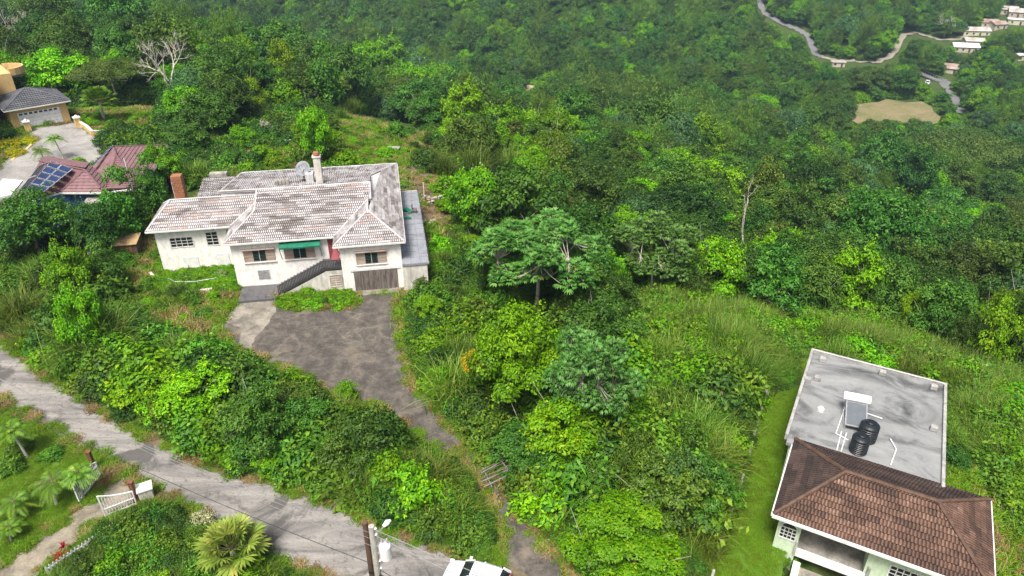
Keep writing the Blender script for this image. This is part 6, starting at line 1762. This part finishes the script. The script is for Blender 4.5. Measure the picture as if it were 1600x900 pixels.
hp('red_spike', 101, 866, 40, 'bright red leaved shrub beside the dirt track', 1.0)
hp('pale_bush', 312, 812, 52, 'pale variegated shrub by the lane', 1.1)
hp('pale_bush', 160, 868, 56, 'pale grey green shrub over the picket fence', 1.0)
hp('gold_spike', 268, 858, 30, 'yellow red spiky shrub left of the fan palm', 1.0)
hp('gold_spike', 172, 892, 22, 'small yellow shrub at the bottom edge', 1.0)
for i, (x, y, w) in enumerate(((232, 808, 80), (205, 830, 60), (262, 800, 60))):
    hp('dark_bush', x, y, w, ('largest', 'lower', 'right hand')[i] + ' mound of the dark hedge beside the white gate', .9)
hp('shrub', 215, 880, 60, 'mixed dark shrub below the dark hedge', .8)
hp('shrub', 130, 850, 44, 'green shrub between the red shrub and the track', .7)
for i, (x, y, w) in enumerate(((15, 222, 44), (42, 218, 30), (22, 236, 34))):
    hp('gold_bush', x, y, w, ('upper', 'right hand', 'lower')[i] + ' clipped golden hedge block by the yellow house', .6)
hp('dark_bush', 10, 205, 40, 'dark green bush before the yellow house wall', .9)
hp('bare_shrub', 1580, 790, 60, 'bare white shrub on the slope right of the brown roof', .8)
hp('shrub', 1590, 820, 60, 'green shrub under the bare white shrub', .8)
hp('shrub', 1232, 868, 36, 'dark leafy shrub against the pale green wall', 1.0)
for i, (x, y, w) in enumerate(((1090, 500, 90), (1130, 525, 90), (1060, 540, 80), (1165, 560, 70), (1110, 580, 80), (1050, 670, 80), (1130, 660, 70), (1090, 640, 70))):
    hp('tall_grass', x, y, w, ('topmost', 'upper right', 'upper left', 'right hand', 'middle', 'lower left', 'lower right', 'lower middle')[i] + ' clump of the tall feathery grass right of the large leaved trees', 1.3, group='tall feathery grass')
for i, (x, y, w) in enumerate(((1300, 520, 80), (1350, 530, 80), (1400, 550, 70), (1560, 650, 80), (1540, 700, 60), (1580, 700, 70), (1520, 640, 60))):
    hp('tall_grass', x, y, w, 'tall grass clump ' + ('behind the left corner of the flat roof', 'behind the middle of the flat roof', 'behind the right part of the flat roof', 'right of the flat roof, uppermost', 'right of the flat roof, nearest it', 'right of the flat roof, at the picture edge', 'at the far right corner of the flat roof')[i], 1.2, group='grass clumps round the flat roof')
for i, (x, y, w) in enumerate(((120, 545, 80), (160, 530, 60), (100, 560, 60))):
    hp('tall_grass', x, y, w, ('middle', 'right', 'left') [i] + ' dry grass clump on the bank above the lane', 1.0, group='bank grass')

for lx, ly, lr in ((436, 220, 70), (407, 192, 70), (483, 160, 50), (615, 238, 40), (560, 200, 60), (530, 215, 40)): HAND.append((lx, ly, lr / 1.1, 140.0))
LANDMARKS = [(255,598,'pale lime shrub tree'),(453,598,'yellow green courtyard bush'),(538,608,'slender young tree'),(612,690,'bright young tree by the drive'),(648,745,'bare twiggy bush'),(470,690,'bare branching shrub'),(128,432,'concrete blocks'),(100,550,'dry bank grass'),(60,480,'pink bougainvillea'),
 (735,832,'dried palm above the car'),(700,720,'leaning grass clump'),(580,800,'utility poles'),(380,700,'white flowering lane bush'),(850,412,'widest large leaved tree'),(1030,392,'twin stemmed large leaved tree'),(932,612,'blue green large leaved tree'),(812,556,'dense lime tree'),(978,842,'large lime crown at the bottom'),
 (738,478,'light green courtyard bush'),(724,442,'very dark rounded bush'),(845,640,'slender shaded palm'),(925,716,'small bright tree'),(775,740,'fallen gate'),(640,430,'end of the terrace'),(680,320,'dry garden'),(1355,352,'large rounded deep green tree'),(1510,238,'olive umbrella tree'),(1180,186,'flat dark olive tree'),(1163,335,'dead white trunk'),(1414,482,'glowing yellow green tree'),
 (1540,515,'vine draped tree'),(1100,530,'tall feathery grass'),(250,112,'bare spreading tree'),(65,75,'bare upper left tree'),(440,40,'tall loose tree at the top'),(452,92,'tall yellowish tree'),(575,100,'lime tree of the clearing'),(725,150,'rounded bright tree'),(893,140,'orange blossom'),(950,140,'middle of the bamboo row'),(1080,180,'right end of the bamboo row'),(820,268,'twin headed palm'),(745,300,'bright spreading tree'),
 (155,160,'bushy round palm'),(60,165,'slate garage roof'),(320,170,'mid green clearing tree'),(1400,175,'bare valley field'),(1480,560,'flat roof corner'),(240,800,'dark hedge mounds'),(362,858,'big fan palm'),(1200,560,'low white wall'),(1280,240,'middle of the right forest'),(1250,420,'forest above the tall grass'),(1450,400,'lower right forest'),(1570,420,'right picture edge'),(960,300,'forest centre'),(1080,280,'forest right of centre'),(960,230,'forest below the bamboo'),(1570,300,'right edge below the umbrella tree'),(640,160,'back of the clearing'),(340,60,'upper left wood'),(180,60,'left wood behind the yellow house'),(20,120,'left picture edge')]
WAIT = []
def later(t, desc, px_, py_, s_): WAIT.append((t, desc, px_, py_, s_))
def assign_labels():
    groups = {}
    for t, desc, a, b, s_ in WAIT:
        d, lm_ = min((math.hypot(a - l[0], (b - l[1]) * 1.3), l) for l in LANDMARKS)
        dx, dy = a - lm_[0], b - lm_[1]
        w = ('left of' if dx < 0 else 'right of') if abs(dx) > abs(dy) * 1.2 else ('beyond' if dy < 0 else 'in front of')
        groups.setdefault((desc, w, lm_[2]), []).append((t, a, b, s_))
    for (desc, w, l), lst in groups.items():
        lst.sort(key=lambda q: -q[3]); n = len(lst)
        if n == 1: ad = ['']
        elif n == 2: ad = ['larger ', 'smaller ']
        elif n == 3: ad = ['largest ', 'middle sized ', 'smallest ']
        else:
            lst.sort(key=lambda q: q[1]); ords = ('second', 'third', 'fourth', 'fifth', 'sixth', 'seventh', 'eighth', 'ninth', 'tenth', 'eleventh', 'twelfth', 'thirteenth', 'fourteenth')
            ad = ['leftmost '] + [ords[min(k, 13)] + ' from left ' for k in range(n - 2)] + ['rightmost ']
        for (t, a, b, s_), q in zip(lst, ad): t['label'] = q + desc + ' ' + w + ' the ' + l
# ------------------------------------------------------------------ shrubs of the banks, each its own plant
ZB = [('in the hedge bank between lane and courtyard', [(0,440),(150,400),(230,470),(330,530),(440,600),(580,655),(640,715),(735,800),(765,850),(700,845),(560,785),(420,735),(340,715),(220,655),(120,600),(0,500)], 95, (.9, 2.1)),
      ('in the thicket between the drive and the lime tree', [(640,490),(720,470),(790,470),(760,520),(790,640),(830,700),(880,760),(870,850),(800,760),(720,665),(650,590)], 46, (.8, 1.8)),
      ('in the thicket around the blue green large leaved tree', [(870,470),(980,470),(1000,560),(990,640),(1060,720),(1075,790),(1000,760),(900,770),(850,720)], 44, (.9, 1.9)),
      ('in the lower left garden below the lane', [(100,905),(140,860),(225,800),(300,800),(340,830),(450,900),(300,930)], 16, (.5, .9)),
      ('on the slope behind the flat roof', [(1215,500),(1300,470),(1500,500),(1610,600),(1480,600),(1250,540)], 46, (.8, 1.6)),
      ('on the overgrown slope left of the low wall', [(1000,600),(1080,520),(1170,520),(1190,620),(1160,720),(1115,850),(1080,800),(1010,700)], 100, (.8, 1.8)),
      ('around the garden clearing', [(325,300),(350,240),(420,232),(500,240),(520,190),(545,165),(640,170),(720,230),(760,300),(720,330),(660,250),(640,215),(560,205),(540,262),(420,270),(340,300)], 60, (.6, 1.6)),
      ('behind the plum roofed house', [(160,220),(300,205),(360,230),(330,290),(270,260),(230,225)], 24, (.7, 1.5)),
      ('beside the terrace and dry garden', [(640,400),(700,360),(740,380),(760,450),(700,470),(640,500)], 20, (.6, 1.2))]
GR2W = flat([(185,418),(235,452),(300,472),(372,464),(345,502),(338,530),(300,520),(240,500),(195,460)], 0)
KEEP = [YARD, ROAD, GR2W, SIDE]
def hides(x, y, h, z=0.0, m=.2):
    """does a plant of height h at x, y stand in front of open ground as seen from above the lane"""
    x = np.asarray(x, float); y = np.asarray(y, float); d = np.hypot(x, y); out = np.zeros(x.shape, bool)
    h = np.asarray(h, float)
    for f_ in (.35, .7, 1.0):
        k = 1 + f_ * h / (CAM_H - h)
        for p in KEEP: out |= sdist(x * k, y * k, p) < (.25 if p is YARD else -m)
    return out
SK = [('shrub', 'leafy green shrub'), ('bush', 'bright green bush'), ('dark_bush', 'dark dense bush'), ('lime_bush', 'yellow green bush'), ('shrub', 'leafy green shrub'), ('slim', 'small upright tree'), ('bright', 'young bright tree'), ('mid', 'young loose tree'), ('tall_grass', 'feathery grass clump')]
SP = np.array([.28, .16, .20, .07, .10, .05, .05, .06, .14])
rb = np.random.default_rng(77)
for zn, poly, n_, (sa, sb_) in ZB:
    xs = [p[0] for p in poly]; ys = [p[1] for p in poly]; got = 0; tries = 0; mine = []
    while got < n_ and tries < 1500:
        tries += 1
        a, b = rb.uniform(min(xs), max(xs)), rb.uniform(min(ys), max(ys))
        if not inside(np.array([a]), np.array([b]), poly)[0]: continue
        if any((a - h[0]) ** 2 + (b - h[1]) ** 2 < (h[2] * .55) ** 2 for h in HAND): continue
        if any((a - q[0]) ** 2 + (b - q[1]) ** 2 < 19 ** 2 for q in mine): continue
        sp = SP.copy()
        if 'slope' in zn: sp[8] = .45
        ki = rb.choice(len(SK), p=sp / sp.sum()); kd, ds = SK[ki]; s_ = rb.uniform(sa, sb_)
        if kd in ('slim', 'bright', 'mid'): s_ *= .38
        q = ground_hit(a, b, RAD[kd][1] * s_ * .5)
        e = min(float(sdist(np.array([q.x]), np.array([q.y]), p)[0]) for p in (ROAD, YARD, SIDE, LAWN_R, LAWN_L, GREEN_FP, WHITE_FP))
        if e < .5: continue
        s_ = min(s_, (e + .35) / RAD[kd][0])
        for _ in range(6):
            w_ = RAD[kd][0] * s_ * .75
            if hides([q.x, q.x - w_, q.x + w_, q.x], [q.y, q.y, q.y, q.y + w_], RAD[kd][1] * s_ * np.array([1, .6, .6, .6])).any(): s_ *= .68
        if s_ < .16: continue
        mine.append((a, b)); got += 1
        tv = rb.uniform(.75, 1.25); tn = (tv * rb.uniform(.92, 1.15), tv, tv)
        later(put(kd, q, ds + ' ' + zn, s_, s_ * rb.uniform(.8, 1.25), group='bank shrubs', tint=tn), ds, a, b, s_)
        PLACED.append((q.x, q.y, RAD[kd][0] * s_ * .6))

# ------------------------------------------------------------------ filler trees and undergrowth
def pix(x, y, z):
    v = np.stack([x, y, z - CAM_H], -1); k = v @ _fw
    return 800 + FPX * (v @ _rt) / k, 450 - FPX * (v @ _up) / k, k
CLEARING = [(330,300),(350,262),(372,240),(415,232),(455,232),(500,190),(520,165),(560,148),(625,150),(660,200),(700,255),(712,300),(715,350),(690,420),(640,470),(630,540),(600,470),(300,470),(200,440),(180,330)]
YLAWN = [(95,165),(260,165),(255,215),(150,215),(0,330),(-60,330),(-60,190),(20,160)]
TG1 = [(985,540),(1020,490),(1140,480),(1200,510),(1215,600),(1185,660),(1150,760),(1110,880),(1085,840),(1075,720),(1010,710),(985,640),(1000,560)]
TG2 = [(1240,500),(1330,490),(1480,560),(1560,600),(1620,640),(1620,800),(1560,780),(1480,610),(1250,548)]
SG = [(1490,640),(1560,780),(1620,780),(1620,960),(1540,960),(1490,760)]
GR2 = [(185,418),(235,452),(300,472),(372,464),(345,502),(338,530),(300,520),(240,500),(195,460)]
EXCL = [ROAD, YARD, SIDE, LAWN_R, WHITE_FP, GREEN_FP, PURPLE_FP, APRON, FIELD]
prot = []
for line, w in ((VR1, 5), (VR2, 7), (VR3, 8), ([(1437, 118), (1468, 131)], 5)):
    for (x0, y0), (x1, y1) in zip(line[:-1], line[1:]):
        for k in range(5): prot.append((x0 + (x1 - x0) * k / 5, y0 + (y1 - y0) * k / 5))
for (x, y, w) in FAR_HOUSES:
    for dx in ((-8, 0, 8) if x > 1200 else (0,)): prot += [(x + dx, y - 2), (x + dx, y - 8)] if x > 1200 else [(x + dx, y - 16)]
for x in range(1330, 1465, 10): prot += [(x, 170), (x, 180)]
for y in range(300, 390, 8): prot.append((1161, y))
prot = np.array(prot)
HN = np.array(HAND)

r = np.random.default_rng(5)
N_ = 26000
D = np.sqrt(r.uniform(58 ** 2, 190 ** 2, N_)); A = r.uniform(-.72, .72, N_); X = D * np.sin(A); Yy = D * np.cos(A)
Zz = hgt_np(X, Yy)
px, py, kk = pix(X, Yy, Zz)
ok = (px > -120) & (px < 1720) & (py > -120) & (py < 700)
ok &= ~inside(px, py, CLEARING) & ~inside(px, py, YLAWN) & ~inside(px, py, TG1) & ~inside(px, py, TG2) & ~inside(px, py, SG)
for e in EXCL: ok &= sdist(X, Yy, e) > 3.0
ok &= ~((py > 500) & (px < 1240)) & ~((px < 690) & (py > 205) & (px > -60)) & ~((px > 1200) & (px < 1260) & (py > 500)) & ~((px >= 1260) & (py > 545 + (px - 1260) * .12))
ok &= ~((px > 660) & (px < 780) & (py > 400)) & ~((px > 780) & (px < 960) & (py > 480))
ok &= ~((px > 660) & (px < 730) & (py > 250) & (py < 470))
KINDS = ['dome', 'mid', 'bright', 'bluegreen', 'umbrella', 'slim', 'yellowgreen']
PRB = np.array([.33, .30, .13, .09, .04, .07, .04])
DESC = {'dome': 'dense dark green tree', 'mid': 'mid green loose crowned tree', 'bright': 'bright green clumpy tree', 'bluegreen': 'bluish green tree', 'umbrella': 'flat olive umbrella tree', 'slim': 'slim upright tree', 'yellowgreen': 'yellow green tree'}
acc = [(x, y, rad) for x, y, rad in PLACED]
arr = np.array(acc)
idx = np.nonzero(ok)[0]
cand = []
for i in idx:
    bright_mix = 540 < px[i] < 880 and 90 < py[i] < 310  # this picture area gets more bright and yellow green kinds
    kd = KINDS[r.choice(len(KINDS), p=(np.array([.08, .27, .40, .04, .02, .06, .13]) if bright_mix else PRB))]; s = r.uniform(.75, 1.45) * (1.0 if D[i] > 95 else .8); r0, h0 = RAD[kd]; rad = r0 * s
    dd = np.hypot(arr[:, 0] - X[i], arr[:, 1] - Yy[i])
    if (dd < (arr[:, 2] + rad) * .62).any(): continue
    hk = r.uniform(.85, 1.2)
    cx, cyy, ck = [float(q[0]) for q in pix(np.array([X[i]]), np.array([Yy[i]]), np.array([Zz[i] + h0 * s * hk * .62]))]
    rp = rad * FPX / ck
    dh = np.hypot(HN[:, 0] - cx, (HN[:, 1] - cyy)); nearer = ck < HN[:, 3] + 1
    if (nearer & (dh < HN[:, 2] * .6 + rp * .42)).any(): continue
    topy = float(pix(np.array([X[i]]), np.array([Yy[i]]), np.array([Zz[i] + h0 * s * hk]))[1][0])
    if ((np.abs(prot[:, 0] - cx) < rp * .9) & (prot[:, 1] > topy - 2) & (prot[:, 1] < py[i])).any(): continue
    arr = np.vstack([arr, [X[i], Yy[i], rad]])
    cand.append((ck, kd, X[i], Yy[i], Zz[i], s, hk, px[i], py[i]))
cand.sort(key=lambda c: c[0])
def zone(px_, py_):
    if px_ < 360: return 'among the trees beyond the yellow and plum roofed houses'
    if px_ < 690: return 'among the trees behind the garden clearing'
    if px_ < 1000: return 'between the white house and the bamboo row' if py_ < 250 else 'right of the white house terrace'
    if px_ < 1160: return 'left of the dead white trunk'
    if px_ < 1300: return 'just right of the dead white trunk'
    if px_ < 1440: return 'around the large rounded deep green tree'
    return 'near the right edge below the olive umbrella tree'
stuff = {}
for kd in KINDS:
    for v in range(len(PROTO[kd])):
        if (kd, v) not in SRC:
            j = next((c for c in cand[:290] if c[1] == kd and not c[-1] == 'used'), None)
            if j is not None:
                cand.remove(j); t = put(kd, (float(j[2]), float(j[3]), float(j[4])), 'x', float(j[5]), float(j[5] * j[6]), var=v, group='forest trees of the hillside'); later(t, DESC[kd], float(j[7]), float(j[8]), float(j[5]))
for n_, (ck, kd, x, y, z, s, hk, a, b) in enumerate(cand):
    v = r.integers(len(PROTO[kd]))
    if n_ < 290:
        zn = zone(a, b)
        tv = r.uniform(.55, 1.35); yl = r.uniform(1.1, 1.3) if r.random() < .25 else r.uniform(.88, 1.08); tn = (tv * yl, tv, tv * r.uniform(.85, 1.1))
        later(put(kd, (float(x), float(y), float(z)), DESC[kd] + ' ' + zn, float(s), float(s * hk), var=int(v), group='forest trees of the hillside', tint=tn), DESC[kd], float(a), float(b), float(s))
    else:
        stuff.setdefault((kd, int(v)), []).append((x, y, z, s, s * hk))

assign_labels()

def scatter(name, rows, src, label, cat):
    """one object that repeats a plant's foliage at many points (uncountable growth)"""
    rows = np.array(rows, float)
    me = bpy.data.meshes.new(name); me.vertices.add(len(rows)); me.vertices.foreach_set('co', rows[:, :3].astype(np.float32).ravel())
    a = me.attributes.new('sc', 'FLOAT_VECTOR', 'POINT'); a.data.foreach_set('vector', np.stack([rows[:, 3], rows[:, 3], rows[:, 4]], 1).astype(np.float32).ravel())
    b = me.attributes.new('ro', 'FLOAT_VECTOR', 'POINT'); rr = rng.uniform(-.12, .12, (len(rows), 3)); rr[:, 2] = rng.uniform(0, 6.28, len(rows))
    b.data.foreach_set('vector', rr.astype(np.float32).ravel())
    o = obj(name, me); tag(o, label, cat, kind='stuff')
    ng = bpy.data.node_groups.new(name, 'GeometryNodeTree')
    ng.interface.new_socket('Geometry', in_out='INPUT', socket_type='NodeSocketGeometry'); ng.interface.new_socket('Geometry', in_out='OUTPUT', socket_type='NodeSocketGeometry')
    gi = ng.nodes.new('NodeGroupInput'); go = ng.nodes.new('NodeGroupOutput')
    ip = ng.nodes.new('GeometryNodeInstanceOnPoints'); oi = ng.nodes.new('GeometryNodeObjectInfo'); oi.inputs['Object'].default_value = src; oi.inputs['As Instance'].default_value = True
    oi.transform_space = 'ORIGINAL'
    for nm, sock in (('sc', 'Scale'), ('ro', 'Rotation')):
        na = ng.nodes.new('GeometryNodeInputNamedAttribute'); na.data_type = 'FLOAT_VECTOR'; na.inputs['Name'].default_value = nm
        ng.links.new(na.outputs['Attribute'], ip.inputs[sock])
    ng.links.new(gi.outputs[0], ip.inputs['Points']); ng.links.new(oi.outputs['Geometry'], ip.inputs['Instance']); ng.links.new(ip.outputs[0], go.inputs[0])
    md = o.modifiers.new('scatter', 'NODES'); md.node_group = ng
    return o

# far wood: reads as one mass
N_ = 60000
D = np.sqrt(r.uniform(180 ** 2, 640 ** 2, N_)); A = r.uniform(-.68, .68, N_); X = D * np.sin(A); Yy = D * np.cos(A); Zz = hgt_np(X, Yy)
px, py, kk = pix(X, Yy, Zz)
ok = (px > -60) & (px < 1660) & (py > -60) & (py < 330) & (sdist(X, Yy, FIELD) > 2)
idx = np.nonzero(ok)[0]
cell = {}
KF = ['dome', 'mid', 'bright', 'bluegreen', 'umbrella', 'slim', 'bamboo']
PF = np.array([.22, .34, .14, .10, .03, .08, .09])
for i in idx:
    hill = np.sin(X[i] * .02 + 1) * np.sin(Yy[i] * .017)
    pf = PF.copy()
    if Yy[i] > 400 and X[i] > 60: pf = pf * np.array([.6, .8, 2, .5, .3, 1, 2.5])
    pf = pf / pf.sum()
    kd = KF[r.choice(len(KF), p=pf)]; r0, h0 = RAD[kd]; s = r.uniform(.75, 1.7); rad = r0 * s
    gx_, gy_ = int(X[i] // 16), int(Yy[i] // 16); bad = False
    for a in (-1, 0, 1):
        for b in (-1, 0, 1):
            for (x2, y2, r2) in cell.get((gx_ + a, gy_ + b), ()):
                if (x2 - X[i]) ** 2 + (y2 - Yy[i]) ** 2 < ((rad + r2) * .5) ** 2: bad = True
    if bad: continue
    hk = r.uniform(.8, 1.5); top = pix(np.array([X[i]]), np.array([Yy[i]]), np.array([Zz[i] + h0 * s * hk]))
    rp = rad * FPX / kk[i]
    if ((np.abs(prot[:, 0] - px[i]) < rp * .9 + 1) & (prot[:, 1] > float(top[1][0]) - 2) & (prot[:, 1] < py[i] + 1)).any(): continue
    cell.setdefault((gx_, gy_), []).append((X[i], Yy[i], rad))
    stuff.setdefault((kd, int(r.integers(len(PROTO[kd])))), []).append((X[i], Yy[i], Zz[i] - .3, s, s * hk))
WN = {'dome': 'dark green', 'mid': 'mid green', 'bright': 'bright green', 'bluegreen': 'bluish green', 'umbrella': 'olive', 'slim': 'slender', 'yellowgreen': 'yellow green', 'bamboo': 'bamboo'}
FIG = ('', 'mixed ', 'scattered ', 'other ')
for (kd, v), rows in stuff.items():
    if (kd, v) in SRC:
        scatter('distant_wood', rows, SRC[(kd, v)], FIG[v % 4] + WN[kd] + ' crowns of the distant wood across the valley', 'wood')

# undergrowth
def cover(n, y0, y1, test, kinds, s0, s1, name, label, cat, z=0.0, seed=1, flat_=1.0, lim=False):
    r = np.random.default_rng(seed)
    D = np.sqrt(r.uniform(y0 ** 2, y1 ** 2, n)); A = r.uniform(-.95, .95, n) if y1 < 150 else r.uniform(-.75, .75, n); X = D * np.sin(A); Yy = D * np.cos(A); Zz = hgt_np(X, Yy)
    px, py, kk = pix(X, Yy, Zz)
    ok = (px > -60) & (px < 1660) & (py > -20) & (py < 990) & test(X, Yy, px, py)
    X, Yy, Zz = X[ok], Yy[ok], Zz[ok]
    S = r.uniform(s0, s1, len(X))
    if lim:
        e = np.minimum.reduce([sdist(X, Yy, p) for p in (ROAD, YARD, SIDE, LAWN_R, LAWN_L)]); S = np.minimum(S, .18 + np.clip(e, 0, 9) * .22)
        for _ in range(3): S = np.where(hides(X, Yy, S * 2.5), S * .5, S)
    which = r.integers(len(kinds), size=len(X))
    for j, (kd, v) in enumerate(kinds):
        m = which == j
        if m.sum() and (kd, v) in SRC:
            scatter(name, np.stack([X[m], Yy[m], Zz[m] + z, S[m], S[m] * flat_ * r.uniform(.7, 1.2, m.sum())], 1), SRC[(kd, v)], ('', 'more ', 'further ', 'scattered ')[j % 4] + label, cat)
for kd in PROTO:      # make sure each wanted prototype exists as a real plant somewhere
    pass
def extra(kind, var, px_, py_, s, label):
    if (kind, var) not in SRC:
        q = ground_hit(px_, py_)
        t = put(kind, q, label, s, var=var); HAND.append((px_, py_, 10, proj(tuple(q))[2]))
extra('shrub', 0, 690, 520, 1.0, 'leafy shrub at the right edge of the courtyard')
extra('shrub', 1, 705, 560, 1.0, 'leafy shrub beside the upper drive kerb')
extra('shrub', 2, 330, 620, 1.0, 'leafy shrub on the bank below the courtyard')
extra('bush', 0, 400, 640, 1.0, 'bright bush on the bank above the lane')
extra('bush', 1, 520, 740, 1.0, 'bright bush by the lane opposite the pole')
extra('dark_bush', 0, 540, 720, 1.0, 'dark bush in the hedge by the lane')
extra('tall_grass', 0, 1160, 610, 1.0, 'tall grass clump beside the low white wall')
extra('tall_grass', 1, 1150, 640, 1.0, 'tall grass clump further down the low white wall')
extra('tall_grass', 2, 1140, 690, 1.0, 'tall grass clump at the middle of the low white wall')
extra('tuft', 0, 300, 490, .8, 'short grass tuft left of the courtyard')
extra('tuft', 1, 560, 200, .8, 'short grass tuft in the clearing')
extra('dry_tuft', 0, 632, 560, .8, 'dry grass tuft at the right edge of the asphalt')
def clear_of(X, Y, m, lst):
    o = np.ones(len(X), bool)
    for e in lst: o &= sdist(X, Y, e) > m
    return o
LANDING = [wh(.2, -3.0), wh(4.0, -3.0), wh(4.0, 0), wh(.2, 0)]
BASE = [ROAD, YARD, SIDE, LAWN_L, LAWN_R, LANDING, WHITE_FP, GREEN_FP, PURPLE_FP, APRON]
FRONTBED = [wh(-8, 4), wh(0, 4), wh(0, -.5), wh(-8, 1)]
HEDGE = [wh(4.0, -3.0), wh(10.5, -2.8), wh(10.5, -3.9), wh(4.0, -3.9)]
DRY = [(628,255),(720,262),(715,350),(690,360),(655,345),(640,300)]
def t_shrub(X, Y, px, py):
    return clear_of(X, Y, .7, BASE) & ~inside(px, py, CLEARING) & ~inside(px, py, YLAWN) & ~inside(px, py, TG1) & ~inside(px, py, TG2) & ~inside(px, py, SG) & ~inside(px, py, GR2)
cover(42000, 18, 85, t_shrub, [('shrub', 0), ('shrub', 1), ('shrub', 2), ('dark_bush', 0), ('dark_bush', 0), ('tall_grass', 0)], .28, .7, 'undergrowth', 'leafy green undergrowth covering the banks', 'undergrowth', -.1, 21, lim=True)
cover(15000, 80, 190, t_shrub, [('shrub', 0), ('dark_bush', 0), ('dark_bush', 0)], .6, 1.3, 'forest_undergrowth', 'leafy undergrowth beneath the hillside trees', 'undergrowth', -.1, 22)
def t_far(X, Y, px, py):
    o = clear_of(X, Y, 3.0, [FIELD])
    for k in range(0, len(prot), 1): o &= (np.abs(px - prot[k, 0]) > 11) | (py < prot[k, 1] - 4) | (py > prot[k, 1] + 24)
    return o & (py < 420)
cover(22000, 185, 460, t_far, [('shrub', 0), ('bush', 0), ('shrub', 1)], 1.3, 2.8, 'valley_scrub', 'green scrub between the distant trees', 'scrub', -.2, 29, flat_=.8)
def t_tg(X, Y, px, py): return (inside(px, py, TG1) | inside(px, py, TG2)) & clear_of(X, Y, .6, BASE)
cover(24000, 25, 90, t_tg, [('tall_grass', 0), ('tall_grass', 1), ('tall_grass', 2), ('shrub', 0), ('bush', 1), ('shrub', 1)], .55, 1.45, 'tall_grass', 'tall feathery yellow green grass on the slope', 'grass', -.05, 23, lim=True)
def t_sg(X, Y, px, py): return (inside(px, py, SG) | inside(px, py, CLEARING) | inside(px, py, GR2) | inside(px, py, YLAWN)) & clear_of(X, Y, .1, [ROAD, YARD, SIDE, LAWN_R, WHITE_FP, GREEN_FP, PURPLE_FP, APRON, LANDING]) & ~inside(px, py, DRY)
cover(52000, 25, 130, t_sg, [('tuft', 0), ('tuft', 1), ('tuft', 0), ('tuft', 1), ('dry_tuft', 0)], .7, 1.6, 'grass', 'short green grass of the clearings', 'grass', -.03, 24)
cover(5000, 60, 125, t_sg, [('shrub', 0), ('bush', 0)], .25, .6, 'weeds', 'low leafy weeds in the garden clearing', 'weeds', -.1, 25)
def t_dry(X, Y, px, py): return inside(px, py, DRYPX)
cover(12000, 60, 110, t_dry, [('dry_tuft', 0), ('dry_tuft', 0), ('tuft', 0)], .4, 1.1, 'dry_grass', 'dry grass on the bare ground by the terrace', 'grass', 0.05, 31)
def t_bed(X, Y, px, py): return (inside(X, Y, FRONTBED) | inside(X, Y, HEDGE))
cover(60000, 45, 75, t_bed, [('shrub', 0), ('bush', 0), ('bush', 1)], .22, .42, 'flower_bed_planting', 'yellow green planting in the beds before the white house', 'plants', -.05, 26)
def t_lawn(X, Y, px, py): return inside(X, Y, LAWN_R) | (inside(X, Y, LAWN_L) & clear_of(X, Y, .2, [SIDE, ROAD]))
cover(70000, 16, 60, t_lawn, [('tuft', 0), ('tuft', 1)], .22, .45, 'lawn_grass', 'mown lawn grass blades', 'grass', 0.0, 27)
def t_edge(X, Y, px, py):
    e = np.minimum.reduce([sdist(X, Y, p) for p in (ROAD, YARD, SIDE)]); return (e < .6) & (e > -.32) & ~inside(X, Y, WHITE_FP) & ~inside(X, Y, LANDING) & (py < 960)
cover(26000, 18, 70, t_edge, [('tuft', 0), ('tuft', 1), ('tuft', 0), ('dry_tuft', 0)], .3, .8, 'verge_grass', 'ragged grass along the edges of lane and drive', 'grass', 0.0, 28)

# ------------------------------------------------------------------ air
hz = MB().box(-900, 900, -60, 1000, -75, 95).build('haze', None)
hm = bpy.data.materials.new('haze'); hm.use_nodes = True; hn = hm.node_tree; hn.nodes.clear()
ho = hn.nodes.new('ShaderNodeOutputMaterial'); hv = hn.nodes.new('ShaderNodeVolumePrincipled')
hv.inputs['Color'].default_value = (0.55, 0.80, 1.0, 1); hv.inputs['Density'].default_value = 0.0002; hv.inputs['Anisotropy'].default_value = 0.2
hn.links.new(hv.outputs[0], ho.inputs['Volume']); hz.data.materials.append(hm)
tag(hz, 'thin bluish haze over the far side of the valley', 'haze', kind='stuff')
